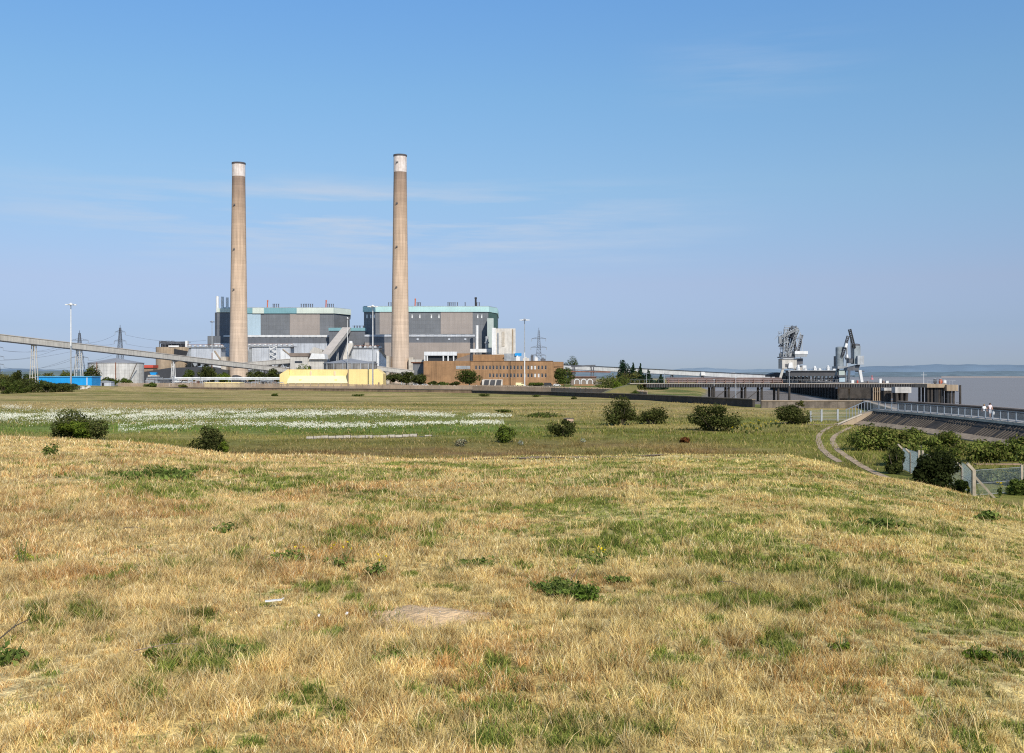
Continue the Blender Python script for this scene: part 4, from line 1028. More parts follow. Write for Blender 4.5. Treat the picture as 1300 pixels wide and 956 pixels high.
for px in (392.7, 423.3):
    mb = MB(); x = X(px, d); mb.lathe((x, y0 + 5), [(1.15, Z(477, d)), (1.2, Z(472.5, d)), (1.05, Z(471, d)), (.4, Z(470.4, d))], 18); obj('roof_vent', mb, mat('pinkish_vent', (.74, .52, .34), .5, .15, .5), t, True)
for px in (381, 426):
    mb = MB(); yv = y0 + .9; zv = Z(482.6, d); mb.box(X(px - 1.3, d), X(px + 1.3, d), yv - .6, yv + .6, zv - .35, zv + .6); obj('skirt_vent', mb, M['yellow'], t)
mb = MB(); mb.box(X(480, d), X(482, d), y0 - .42, y0 - .25, 0, 2.3); obj('door', mb, M['wood'], t)
d = 548
t = thing('yellow_store', 'low flat yellow store half hidden by the fence left of the big yellow building', 'building', (X(281, d), d, 0))
mb = MB(); mb.ext([(X(258.5, d), 0), (X(305, d), 0), (X(305, d), Z(486.5, d)), (X(303.5, d), Z(485.4, d)), (X(261, d), Z(485.4, d)), (X(258.5, d), Z(487.5, d))], d, d + 8); obj('wall', mb, M['yellow_l'], t)
mb = MB(); mb.box(X(258.3, d), X(305.4, d), d - .25, d + 8.2, Z(486, d) - .1, Z(486, d) + .12); obj('eaves', mb, M['yellow'], t)

# --- blue shed
d = 555
t = thing('blue_shed', 'bright blue long flat shed behind the shrubs at the left edge', 'shed', (X(82, d), d, 0))
mb = MB(); mb.ext([(X(47, d), Z(483, d)), (X(53, d), 0), (X(116.5, d), 0), (X(116.5, d), Z(478.6, d)), (X(47, d), Z(478.6, d))], d, d + 12); obj('wall', mb, M['blue'], t)
mb = MB(); mb.box(X(46, d), X(117.2, d), d - .5, d + 12.5, Z(478.6, d), Z(477.8, d)); obj('roof', mb, mat('light_blue_roof', (.12, .42, .70), .5, .12, .3), t)
mb = MB(); mb.box(X(110, d), X(111, d), d - .15, d + .1, 0, Z(479, d)); obj('corner_post', mb, M['white'], t)

# --- brick offices
d = 640
t = thing('brick_office', 'long flat roofed brown brick office block with two rows of windows', 'office building', (X(630, d), d, 0))
zr = Z(458.8, d)
def band_wall(px0, px1, d, rows, wins, dep, top, t, ww=1.15):
    """front wall built of spandrel bands and piers so that the windows sit in real openings"""
    mb = MB(); x0, x1 = X(px0, d), X(px1, d)
    mb.box(x0, x1, d + .4, d + dep, 0, top)
    edges = [top] + sum([[Z(a, d), Z(b, d)] for a, b in rows], []) + [0.0]
    for k in range(0, len(edges), 2): mb.box(x0, x1, d, d + .39, edges[k + 1], edges[k])
    for (a, b), wl in zip(rows, wins):
        xs = [x0] + sum([[X(p - ww, d), X(p + ww, d)] for p in wl], []) + [x1]
        for k in range(0, len(xs), 2): mb.box(xs[k], xs[k + 1], d + .004, d + .388, Z(b, d), Z(a, d))
    obj('wall', mb, M['brick'], t)
    for ri, ((a, b), wl) in enumerate(zip(rows, wins)):
        for i, p in enumerate(wl):
            xa_, xb_ = X(p - ww, d), X(p + ww, d); za, zb = Z(b, d), Z(a, d)
            mb = MB()
            for q in ((xa_, xa_ + .1, za, zb), (xb_ - .1, xb_, za, zb), (xa_ + .1, xb_ - .1, za, za + .1), (xa_ + .1, xb_ - .1, zb - .1, zb), (xa_ + .1, xb_ - .1, (za + zb) / 2 + .3, (za + zb) / 2 + .38)):
                mb.box(q[0], q[1], d + .17, d + .27, q[2], q[3])
            fr_ = obj('window', mb, M['steel'], t)
            bl = (ri == 0 and i in (16, 17)) or (ri == 1 and i in (10, 13, 14))
            mb = MB(); mb.box(xa_ + .1, xb_ - .1, d + .2, d + .24, za + .1, zb - .1); obj('pane', mb, M['blind'] if bl else M['glass'], fr_)
w1 = [604.3 + 4.42 * i for i in range(21)]; w2 = [622 + 4.42 * i for i in range(17)]
band_wall(597, 702, d, [(464.2, 469), (474.2, 479)], [w1, w2], 20, zr, t)
mb = MB(); mb.prism([(X(702, d) + .01, d + .2), (X(715.5, 652), 652), (X(715.5, 652), 675), (X(702, d) + .01, 659.8)], 0, zr - .15); obj('corner_wing', mb, M['brick'], t)
mb = MB()
for r_ in (465, 471, 477):
    mb.prism([(X(703.5, d), d + .35), (X(714.5, 652), 651.0), (X(714.5, 652), 651.3), (X(703.5, d), d + .8)], Z(r_ + .6, d), Z(r_, d))
obj('string_course', mb, M['brick_d'], t)
mb = MB(); mb.box(X(596.5, d), X(702.4, d), d - .25, d + 20.2, zr, zr + .35); obj('parapet', mb, M['brick_d'], t)
mb = MB(); mb.box(X(600, d), X(640, d), d + 4, d + 16, zr + .36, Z(450, d)); obj('roof_block', mb, M['brick'], t)
mb = MB(); mb.box(X(538, d), X(596.4, d), d - 1, d + 18, 0, Z(458.3, d)); obj('blank_wing', mb, M['brick'], t)
mb = MB(); mb.box(X(579, d), X(597, d), d - 1.18, d - .95, Z(468.5, d), Z(464.5, d)); obj('window_strip', mb, M['grey'], t)
mb = MB(); mb.box(X(540, d), X(546, d), d - 1.15, d - .9, Z(477.5, d), Z(475.5, d)); obj('vent_grille', mb, M['brick_d'], t)
mb = MB(); mb.ext([(X(577, d), Z(458.3, d)), (X(596, d), Z(458.3, d)), (X(596, d), Z(450, d)), (X(580, d), Z(455, d))], d + 3, d + 12); obj('roof_lean_to', mb, M['roofbrown'], t)
for i, px in enumerate((614, 621.7, 629.5)):
    mb = MB(); mb.ext([(X(px, d), 0), (X(px + 6.2, d), 0), (X(px + 7.4, d), Z(482.4, d)), (X(px + 1.5, d), Z(482.4, d))], d - 3.2, d - 2.9); obj('shutter_panel', mb, M['canvas'], t)
mb = MB(); mb.box(X(612, d), X(638, d), d - 2.85, d - .1, 0, Z(481.8, d)); obj('porch', mb, M['conc_l'], t)
for px, pw, hh, mt in ((655, 5, 3, 'white'), (664, 8, 2.2, 'conc_l'), (674, 3.5, 3.8, 'darkmetal'), (679, 4, 2.5, 'white'), (687, 6, 1.8, 'darkmetal')):
    mb = MB(); mb.box(X(px, d), X(px + pw, d), d + 5, d + 9, zr + .3, zr + hh); mb.box(X(px + pw * .3, d), X(px + pw * .6, d), d + 6, d + 8, zr + hh, zr + hh + .7); obj('roof_plant', mb, M[mt], t)

d = 690
t = thing('loading_house', 'white fronted plant building with dark recess peeping over the left end of the brick office', 'building', (X(560, d), d, 0))
mb = MB(); mb.box(X(538.5, d), X(580, d), d, d + 12, Z(451.4, d), Z(446.5, d)); obj('white_fascia', mb, M['whitesheet'], t)
mb = MB(); mb.box(X(539, d), X(579.5, d), d + 2, d + 12, 0, Z(451.5, d)); obj('recess_wall', mb, M['black'], t)
for px in (538.5, 541.5, 562, 568, 575):
    mb = MB(); mb.box(X(px, d), X(px + 1.6, d), d + .2, d + 1.8, 0, Z(451.4, d)); obj('column', mb, M['white'], t)
mb = MB(); mb.box(X(580.2, d), X(596, d), d + 3, d + 12, 0, Z(448.5, d)); obj('brick_annex', mb, M['brick'], t)
d = 705
t = thing('pump_house', 'small dark grey house between the right chimney and the brick office', 'building', (X(530, d), d, 0))
mb = MB(); mb.box(X(524, d), X(539.5, d), d, d + 10, 0, Z(461, d)); obj('wall', mb, M['dgrey'], t)
mb = MB(); mb.box(X(522, d), X(540.5, d), d - 1, d + 10.5, Z(461, d), Z(459.5, d)); obj('roof', mb, M['rust'], t)
mb = MB(); mb.box(X(521.5, d), X(541, d), d - 1.4, d + 10.8, Z(459.5, d), Z(456.5, d)); obj('fascia', mb, M['gallery'], t)
for px in (526, 531, 535.5):
    mb = MB(); mb.box(X(px, d), X(px + 2.6, d), d - .2, d + .1, 0, 5); obj('door', mb, M['black'], t)

d = 800
t = thing('white_tower_block', 'tall white windowless block right of the right boiler house', 'building', (X(640, d), d, 0))
mb = MB(); mb.box(X(628, d), X(654.5, d), d, d + 22, 0, Z(417, d)); obj('wall', mb, M['conc_l'], t)
mb = MB(); mb.box(X(624.5, d), X(629.5, d), d - 1.2, d + 3, 0, Z(416.3, d)); obj('pilaster', mb, M['white'], t)
mb = MB(); mb.box(X(631, d), X(633.3, d), d - .25, d + .3, Z(449, d), Z(422.5, d)); obj('stair_window', mb, M['grey'], t)
mb = MB(); mb.box(X(650, d), X(651.6, d), d - .3, d + .2, Z(449, d), Z(418, d)); obj('downpipe', mb, M['brownconc'], t)
mb = MB(); mb.box(X(637, d), X(640.5, d), d - .28, d + .2, Z(440, d), Z(421, d)); obj('vertical_louvre', mb, M['conc'], t)
mb = MB(); mb.box(X(640, d), X(655, d), d - 5, d - .35, 0, Z(449, d)); obj('lower_block', mb, M['grey'], t)
mb = MB(); mb.box(X(653.5, d), X(662, d), d - 6, d - 5.02, Z(452, d), Z(448.5, d)); obj('blue_tank', mb, M['blue'], t)
d = 812
t = thing('duct_bridge', 'white horizontal duct with stacked white risers beside the white block', 'duct', (X(610, d), d, 0))
mb = MB(); mb.box(X(597, d), X(623, d), d - 2, d + 3, Z(447.5, d), Z(443, d)); obj('duct', mb, M['white'], t)
mb = MB(); mb.tube((X(605.5, d), d + 1, Z(448, d)), (X(605.5, d), d + 1, Z(413, d)), 1.2, 1.2, 14); obj('riser', mb, M['white'], t, True)
mb = MB(); mb.tube((X(618, d), d + 1, 0), (X(618, d), d + 1, Z(427, d)), 1.3, 1.3, 14); mb.tube((X(618, d), d + 1, Z(436, d)), (X(618, d), d + 1, Z(434, d)), 1.9, 1.9, 14); obj('riser', mb, M['steel'], t, True)
mb = MB()
for px in (599, 608, 617): mb.bar((X(px, d), d, 0), (X(px, d), d, Z(447, d)), .6)
obj('leg_frame', mb, M['darkmetal'], t)

# pipe bridge in front
d = 615
t = thing('pipe_bridge', 'white horizontal pipeline on posts left of the yellow building', 'pipeline', (X(295, d), d, 0))
for zz, r in ((480, .55), (481.6, .35)):
    mb = MB(); mb.tube((X(222, d), d, Z(zz, d)), (X(361, d), d, Z(zz, d)), r, r, 10); obj('pipe', mb, M['white'], t, True)
for k in range(9):
    x = X(224 + 17 * k, d); mb = MB()
    for s_ in (-.8, .8): mb.bar((x + s_, d + .3, 0), (x + s_, d + .3, Z(482.2, d)), .3)
    mb.bar((x - 1.2, d, Z(482.4, d)), (x + 1.2, d, Z(482.4, d)), .3); obj('post', mb, M['steel'], t)
mb = MB(); mb.box(X(219.5, d), X(225.5, d), d - 1, d + 1, 0, Z(480.5, d)); mb.tube((X(221, d), d, Z(480.5, d)), (X(221, d), d, Z(477, d)), .6, .6, 10); obj('valve_house', mb, M['steel'], t)
# small yard sheds
for i, (px, pw, rt, dd, mt, lab) in enumerate(((186, 14, 478, 600, 'grey', 'small grey yard cabin between the white tank and the pipeline'), (121, 20, 484, 575, 'ltgrey', 'low pale grey hut at the foot of the white tank'),
        (203, 12, 481, 590, 'darkmetal', 'low dark machinery shed left of the pipeline'), (246, 12, 483, 640, 'roofbrown', 'brown hut under the white pipeline'), (322, 26, 483.5, 632, 'wood', 'long brown lean-to behind the pipeline'))):
    t = thing('hut', lab, 'hut', (X(px, dd), dd, 0))
    mb = MB(); mb.box(X(px, dd), X(px + pw, dd), dd, dd + 5, 0, Z(rt + .8, dd)); obj('wall', mb, M[mt], t)
    mb = MB(); mb.ext([(X(px - .6, dd), Z(rt + .8, dd)), (X(px + pw + .6, dd), Z(rt + .8, dd)), (X(px + pw * .5, dd), Z(rt, dd) + .35)], dd - .4, dd + 5.4); obj('roof', mb, M['grey'], t)
    mb = MB(); mb.box(X(px + pw * .4, dd), X(px + pw * .55, dd), dd - .08, dd + .1, 0, 2.2); obj('door', mb, M['black'], t)
mb = MB(); mb.box(X(191, 700), X(197, 700), 700, 706, 0, .01)
t = thing('blue_skip', 'small bright blue skip on the yard right of the white tank', 'skip', (X(194, 690), 690, 0))
mb = MB(); d = 690; mb.ext([(X(191.5, d), Z(476, d)), (X(197.5, d), Z(476, d)), (X(199, d), Z(472.8, d)), (X(190, d), Z(472.8, d))], d, d + 3); obj('bin', mb, M['blue'], t)
mb = MB(); mb.box(X(188, d), X(200, d), d - .5, d + 4, 0, Z(476.05, d)); obj('loading_bank', mb, M['conc'], t)

d = 585
t = thing('pipework', 'tangle of grey pipes and frames behind the fence right of the white tank', 'pipework', (X(215, d), d, 0)); rs = random.Random(44)
for k in range(46):
    px = rs.uniform(184, 262); y = d + rs.uniform(0, 24); z = rs.uniform(.8, 4.6); mb = MB(); l = rs.uniform(1.5, 6); r = rs.uniform(.12, .32); x = X(px, y)
    mb.tube((x, y, z), (x + l, y, z), r, r, 7); mb.tube((x, y, 0), (x, y, z), r * .7, r * .7, 6); mb.tube((x + l, y, 0), (x + l, y, z + rs.uniform(-.2, 1.2)), r * .6, r * .6, 6)
    obj('pipe', mb, M[rs.choice(('steel', 'grey', 'darkmetal', 'white', 'rust', 'grey'))], t)
t = thing('pipework', 'low dark pipes and valves between the fence and the yellow building', 'pipework', (X(330, d), d, 0))
for k in range(30):
    px = rs.uniform(300, 352); y = d + rs.uniform(-8, 20); z = rs.uniform(.6, 3.2); mb = MB(); l = rs.uniform(1.2, 4); r = rs.uniform(.1, .28); x = X(px, y)
    mb.tube((x, y, z), (x + l, y, z), r, r, 7); mb.tube((x, y, 0), (x, y, z), r * .7, r * .7, 6); mb.tube((x + l, y, 0), (x + l, y, z + rs.uniform(-.2, .8)), r * .6, r * .6, 6)
    obj('pipe', mb, M[rs.choice(('steel', 'grey', 'darkmetal', 'black', 'rust'))], t)

# --- light masts
def mast(label, px, top, d, wide=True, low='steel', up='white', r0=.33, base=None):
    h = Z(top, d); t = thing('light_mast', label, 'light mast', (X(px, d), d, 0), 'tall floodlight masts around the power station')
    x = X(px, d)
    mb = MB(); z1 = h * .5; mb.tube((x, d, 0), (x, d, z1), r0, r0 * .82, 10); mb.box(x - .6, x + .6, d - .6, d + .6, 0, .5); obj('lower_pole', mb, M[low], t)
    mb = MB(); mb.tube((x, d, z1), (x, d, h - .2), r0 * .8, r0 * .5, 10); obj('upper_pole', mb, M[up], t)
    w_ = 2.9 if wide else 1.2
    mb = MB(); mb.lathe((x, d), [(w_ * .55, h - .5), (w_ * .62, h - .2), (w_ * .3, h + .15), (.2, h + .7)], 14)
    obj('head_ring', mb, M[up], t)
    for k in range(6 if wide else 3):
        a = k * 6.283 / (6 if wide else 3); mb = MB(); c_ = Vector((x + math.cos(a) * w_ * .85, d + math.sin(a) * w_ * .85, h - .35))
        mb.box(c_.x - .55, c_.x + .55, c_.y - .4, c_.y + .4, c_.z - .28, c_.z + .22); mb.bar((x, d, h - .2), c_, .14); obj('floodlight', mb, M['white' if wide else 'darkmetal'], t)
mast('tallest white floodlight mast standing in front of the blue shed', 90, 386, 548, r0=.45)
mast('white floodlight mast in front of the right end of the yellow building', 473.3, 388.5, 585, r0=.42)
mast('slim floodlight mast rising behind the middle of the yellow building', 441.2, 404, 648, False, r0=.28)
mast('white floodlight mast in front of the brick office windows', 666, 405.5, 618, True, up='steel', low='white', r0=.40)
mast('floodlight mast with a rust red lower pole left of the left chimney', 269.2, 408, 690, False, low='rust', up='steel', r0=.40)

# --- electricity pylons and wires
def pylon(label, px, d, top, arms, w0, mt='darkmetal'):
    x = X(px, d); h = Z(top, d)
    t = thing('electricity_pylon', label, 'pylon', (x, d, 0), 'electricity pylons behind the station')
    mb = MB()
    def hw(z): return w0 * (1 - z / h) ** 1.15 + .45 if z < h else .1
    zs = [0]; 
    while zs[-1] < h * .93: zs.append(zs[-1] + max(1.6, hw(zs[-1]) * 1.5))
    zs[-1] = h * .95
    for a, b in zip(zs[:-1], zs[1:]):
        wa, wb = hw(a), hw(b)
        ca = [(x - wa, d - wa, a), (x + wa, d - wa, a), (x + wa, d + wa, a), (x - wa, d + wa, a)]; cb = [(x - wb, d - wb, b), (x + wb, d - wb, b), (x + wb, d + wb, b), (x - wb, d + wb, b)]
        for i in range(4):
            j = (i + 1) % 4
            mb.bar(ca[i], cb[i], .26); mb.bar(ca[i], cb[j], .12); mb.bar(ca[j], cb[i], .12); mb.bar(cb[i], cb[j], .12)
    mb.bar((x, d, h * .95), (x, d, h), .3); obj('lattice_tower', mb, M[mt], t)
    ends = []
    for row, half in arms:
        z = Z(row, d); wd = half * d / F; mb = MB()
        for s_ in (-1, 1):
            mb.bar((x, d - .5, z), (x + s_ * wd, d, z), .25); mb.bar((x, d + .5, z), (x + s_ * wd, d, z), .25); mb.bar((x, d, z + 1.8), (x + s_ * wd, d, z), .2)
            mb.bar((x + s_ * wd * .5, d, z), (x + s_ * wd * .45, d, z + .95), .15)
        a_ = obj('cross_arm', mb, M[mt], t)
        for s_ in (-1, 1):
            mb = MB(); mb.tube((x + s_ * wd, d, z), (x + s_ * wd, d, z - 2.4), .22, .22, 6); obj('insulator', mb, M['steel'], a_)
            ends.append((x + s_ * wd, d, z - 2.4))
    return ends
e0 = pylon('dark pylon half cut off by the left edge', -6, 900, 426, [(441.5, 10), (453, 11), (463, 11)], 3.6)
e1 = pylon('dark lattice pylon left of the white tank, behind the tallest mast', 101, 900, 419.5, [(432, 11), (454, 11)], 4)
e2 = pylon('dark lattice pylon rising behind the white tank', 152.5, 860, 412.5, [(421.5, 6.5), (433, 7.5), (446, 8)], 3.2)
e3 = pylon('pylon right of the white block above the brick office', 684, 900, 416, [(430, 9), (441, 10), (451, 9)], 3.4)
def wires(label, pairs, sag):
    t = thing('power_line', label, 'power line', (pairs[0][0][0], pairs[0][0][1], pairs[0][0][2]), 'overhead power lines')
    for a, b in pairs:
        a, b = Vector(a), Vector(b); n = 14; mb = MB(); pts = []
        for k in range(n + 1):
            f = k / n; p = a.lerp(b, f); p.z -= sag * 4 * f * (1 - f); pts.append(p)
        for p, q in zip(pts[:-1], pts[1:]): mb.tube(p, q, .07, .07, 4)
        obj('wire', mb, M['darkmetal'], t)
wires('thin overhead wires between the two pylons at the far left', [(e0[1], e1[0]), (e0[3], e1[0]), (e0[5], e1[2]), (e0[1], e1[1])], 4)
wires('thin overhead wires between the two pylons behind the white tank', [(e1[1], e2[0]), (e1[1], e2[2]), (e1[3], e2[4])], 1.5)
wires('thin overhead wires running from the tank pylon to the brown bunker', [(e2[1], P(262, 432, 860)), (e2[3], P(262, 440, 860)), (e2[5], P(200, 447, 860))], 3)
wires('thin overhead wires crossing below the long conveyor at the left', [(P(-20, 458, 800), P(112, 441, 900)), (P(-20, 468, 800), P(112, 463, 900)), (P(-20, 478, 800), P(90, 455, 900))], 3)

# ================================================================== FLOOD WALL, FENCES, PROMENADE
def wall_path(name, label, cat, pts, h, th, mt, capm, capw=.15, z0=-.6):
    """masonry wall following (x, y) points, with a coping"""
    t = thing(name, label, cat, (pts[0][0], pts[0][1], 0))
    mb = MB(); mc = MB()
    hs = h if hasattr(h, '__len__') else [h] * len(pts)
    for (a, b, ha, hb) in zip(pts[:-1], pts[1:], hs[:-1], hs[1:]):
        d = Vector((b[0] - a[0], b[1] - a[1])).normalized(); n = Vector((-d.y, d.x)) * th / 2; e = d * .02
        def q(p, s, ex=0): return (p[0] + n.x * s + e.x * ex, p[1] + n.y * s + e.y * ex)
        mb.prism([q(a, -1), q(b, -1), q(b, 1), q(a, 1)], z0, [ha, hb, hb, ha])
        f = 1 + 2 * capw / th
        mc.prism([q(a, -f, -1), q(b, -f, 1), q(b, f, 1), q(a, f, -1)], [ha + .004, hb + .004, hb + .004, ha + .004], [ha + .2, hb + .2, hb + .2, ha + .2])
    obj('wall_face', mb, mt, t); obj('coping', mc, capm, t)
    return t
pts = [(X(a, d), d) for a, d in WALL_D]
def sub(pts, n=6):
    o = []
    for a, b in zip(pts[:-1], pts[1:]):
        for k in range(n): f = k / n; o.append((a[0] + (b[0] - a[0]) * f, a[1] + (b[1] - a[1]) * f))
    return o + [pts[-1]]
wall_path('flood_wall', 'long low brown flood wall running across behind the marsh, left part', 'wall', sub(pts[:4], 3), [.55 + .6 * min(1, i / 9) for i in range(10)], .5, mat('brown_wall', (.25, .175, .11), .9, .35, .4, streak=.4), mat('brown_coping', (.10, .085, .075), .9, .3, .4))
wall_path('flood_wall', 'dark stained flood wall in front of the river, middle part', 'wall', pts[3:8], [.9, 1.2, 1.45, 1.6, 1.65], .6, M['tar'], mat('worn_coping', (.24, .19, .14), .9, .35, .3))
wall_path('flood_wall', 'brown topped flood wall below the jetty, right part joining the promenade', 'wall', pts[8:] + [(60, 156)], 1.45, .8, M['conc_d'], mat('tan_coping', (.38, .30, .215), .9, .25, .3))

# palisade fence in front of the station
FD = [(150, 560), (300, 525), (450, 490), (600, 440), (700, 395), (800, 335), (822, 300)]
fp = [(X(a, d), d) for a, d in FD]
M['tar'] = M['tar']
t = thing('perimeter_fence', 'brown grey palisade security fence running along the whole front of the station', 'fence', (fp[0][0], fp[0][1], 0))
mb = MB(); L_ = []; posts = []
for a, b in zip(fp[:-1], fp[1:]):
    v = Vector((b[0] - a[0], b[1] - a[1])); n = max(1, int(v.length / .42))
    for k in range(n):
        f = k / n; L_.append((a[0] + v.x * f, a[1] + v.y * f))
for i, (x, y) in enumerate(L_):
    z = gz(x, y)
    mb.box(x - .115, x + .115, y - .03, y + .03, z + .05, z + 2.25 + .08 * (i % 3))
    if i % 11 == 0: posts.append((x, y, z))
obj('pale', mb, M['palisade'], t)['kind'] = 'stuff'
mb = MB()
for a, b in zip(fp[:-1], fp[1:]):
    for zz in (.45, 1.9): mb.bar((a[0], a[1] + .08, gz(*a) + zz), (b[0], b[1] + .08, gz(*b) + zz), .06, .1)
obj('rail', mb, M['palisade'], t)
random.seed(5)
for x, y, z in posts[:95]:
    mb = MB(); mb.box(x - .16, x + .16, y + .1, y + .26, z - .2, z + 2.5); obj('post', mb, M['conc_l'] if random.random() < .4 else M['palisade'], t)
t = thing('notice_board', 'small white notice board on the fence left of the jetty', 'sign', (X(780, 350), 350, 0))
d = 350; mb = MB(); mb.box(X(776.5, d), X(785.5, d), d - .5, d - .42, Z(497.6, d), Z(493.8, d)); obj('panel', mb, M['white'], t)
mb = MB(); mb.box(X(778.5, d), X(783.2, d), d - .53, d - .504, Z(496, d), Z(494.6, d)); obj('printed_patch', mb, mat('faded_red_print', (.50, .22, .17), .7), t)
for px in (777.5, 784.3):
    mb = MB(); mb.bar((X(px, d), d - .38, -.1), (X(px, d), d - .38, Z(493.9, d)), .1); obj('post', mb, M['wood'], t)

# promenade on the sea wall
PI = [(51.0, 20), (53.0, 85), (53.8, 108), (54.5, 126), (54.0, 140), (52.9, 150.5)]   # landward edge
DZ = 2.2
def offs(pts, o):
    r = []
    for i, p in enumerate(pts):
        a = pts[max(0, i - 1)]; b = pts[min(len(pts) - 1, i + 1)]; d = Vector((b[0] - a[0], b[1] - a[1])).normalized()
        r.append((p[0] + d.y * o, p[1] - d.x * o))
    return r
pi_ = sub(PI, 8); po_ = offs(pi_, 4.2)
mb = MB()
for a, b, c, d_ in zip(pi_[:-1], pi_[1:], po_[1:], po_[:-1]): mb.prism([a, d_, c, b], -2, DZ)
o = obj('promenade', mb, mat('pale_promenade_concrete', (.40, .37, .34), .85, .2, .5)); o['kind'] = 'structure'
t = thing('sea_wall', 'dark sloping ribbed concrete sea wall under the promenade railing', 'wall', (51, 100, 0))
toe = offs(pi_, -2.2); toe2 = offs(pi_, -3.1); lip = offs(pi_, -.02)
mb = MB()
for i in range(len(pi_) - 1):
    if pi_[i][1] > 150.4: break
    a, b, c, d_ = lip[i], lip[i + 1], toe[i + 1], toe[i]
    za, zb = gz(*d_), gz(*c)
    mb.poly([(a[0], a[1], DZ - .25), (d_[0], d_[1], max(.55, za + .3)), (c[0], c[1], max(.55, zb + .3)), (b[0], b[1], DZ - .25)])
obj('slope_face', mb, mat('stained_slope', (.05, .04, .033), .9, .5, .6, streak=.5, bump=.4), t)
mb = MB()
for i in range(len(pi_) - 1):
    if pi_[i][1] > 150.4: break
    a, b, c, d_ = toe[i], toe[i + 1], toe2[i + 1], toe2[i]
    mb.prism([d_, a, b, c], -.6, [.12, .62, .62, .12])
obj('toe_beam', mb, mat('brown_toe', (.38, .29, .20), .9, .4, .8, streak=.3), t)
mb = MB(); mp_ = MB(); bars = MB(); rails = MB(); plist = []
def along(pts, step):
    out = []; acc = 0
    for a, b in zip(pts[:-1], pts[1:]):
        v = Vector((b[0] - a[0], b[1] - a[1])); l = v.length; s = (step - acc) % step
        while s < l:
            out.append((a[0] + v.x * s / l, a[1] + v.y * s / l)); s += step
        acc = (acc + l) % step
    return out
mb = MB(); rs = random.Random(9)
for (x, y) in along(PI, .75):
    if y < 60: continue
    j = rs.uniform(-.02, .02); hgt = max(.55, gz(x - 2.2, y) + .3)
    if rs.random() < .75: mb.bar((x - .05, y, DZ - .3), (x - 2.2 + j, y - .25, hgt), .10 + rs.random() * .12, .16)
obj('rib', mb, mat('pale_rib', (.125, .10, .075), .9, .45, 1, streak=.4), t)['kind'] = 'stuff'
mb = MB()
for a, b, c, d_ in zip(pi_[:-1], pi_[1:], offs(pi_, .35)[1:], offs(pi_, .35)[:-1]):
    if a[1] < 150.4: mb.prism([(a[0] - .12, a[1]), d_, c, (b[0] - .12, b[1])], DZ - .24, DZ + .06)
obj('edge_beam', mb, mat('tan_edge', (.55, .50, .43), .85, .25, .6, streak=.2), t)
t = thing('river_parapet', 'brown concrete parapet on the river side of the promenade', 'wall', (56, 100, 0))
mb = MB(); mc = MB(); q1 = offs(pi_, 3.9); q2 = offs(pi_, 4.3)
for a, b, c, d_ in zip(q1[:-1], q1[1:], q2[1:], q2[:-1]): mb.prism([a, d_, c, b], DZ - .5, DZ + 1.12)
obj('parapet_wall', mb, mat('parapet_shaded_brown', (.10, .075, .06), .9, .3, .4, streak=.3), t)  # brown darkened so the colour carries shade on the inner face
q1 = offs(pi_, 3.82); q2 = offs(pi_, 4.38)
for a, b, c, d_ in zip(q1[:-1], q1[1:], q2[1:], q2[:-1]): mc.prism([a, d_, c, b], DZ + 1.124, DZ + 1.26)
obj('coping', mc, mat('parapet_coping', (.30, .235, .19), .85, .25, .5), t)

t = thing('railing', 'blue grey galvanised railing along the landward edge of the promenade', 'railing', (51, 100, DZ))
rl = [(p[0] + .12, p[1]) for p in PI]
for x, y in along(rl, 1.95):
    if y > 58:
        mb = MB(); mb.bar((x, y, DZ + .05), (x, y, DZ + 1.2), .11, .09); obj('post', mb, M['railblue'], t)
mb = MB()
for (x, y) in along(rl, .16):
    if y > 58: mb.bar((x, y, DZ + .16), (x, y, DZ + 1.1), .012)
obj('baluster', mb, M['railblue'], t)['kind'] = 'stuff'
for zz, nm in ((1.17, 'top_rail'), (.15, 'bottom_rail')):
    mb = MB()
    for a, b in zip(rl[:-1], rl[1:]): mb.bar((a[0], a[1], DZ + zz), (b[0], b[1], DZ + zz), .1, .07)
    obj(nm, mb, M['railblue'], t)
t = thing('metal_gate', 'grey metal gate closing the far end of the railing', 'gate', (53, 153, 0))
mb = MB()
for k in range(9): x = 52.9 - .42 * k; mb.bar((x, 151 + .1 * k, gz(x, 151) - .05), (x, 151 + .1 * k, DZ + 1.15 - .22 * max(0, k - 2)), .06)
obj('bar', mb, M['railblue'], t)['kind'] = 'stuff'
mb = MB(); mb.bar((52.9, 151, DZ + 1.1), (52.0, 151.2, DZ + 1.1), .1); mb.bar((52.0, 151.2, DZ + 1.1), (49.5, 151.8, DZ - .1), .1); mb.bar((52.9, 151, .35), (49.5, 151.8, .35), .1); obj('frame', mb, M['railblue'], t)
# rubble ramp by the gate
t = thing('concrete_ramp', 'small sloping concrete ramp at the end of the sea wall', 'ramp', (50, 151, 0))
mb = MB(); mb.ext([(47.5, -.2), (52.7, -.2), (52.7, 2.0), (51., 1.5)], 149.4, 150.9); obj('ramp_body', mb, M['brownconc'], t)
mb = MB(); mb.bar((47.5, 149.4, .1), (51., 149.4, 1.55), .2, .2); obj('kerb', mb, M['conc'], t)

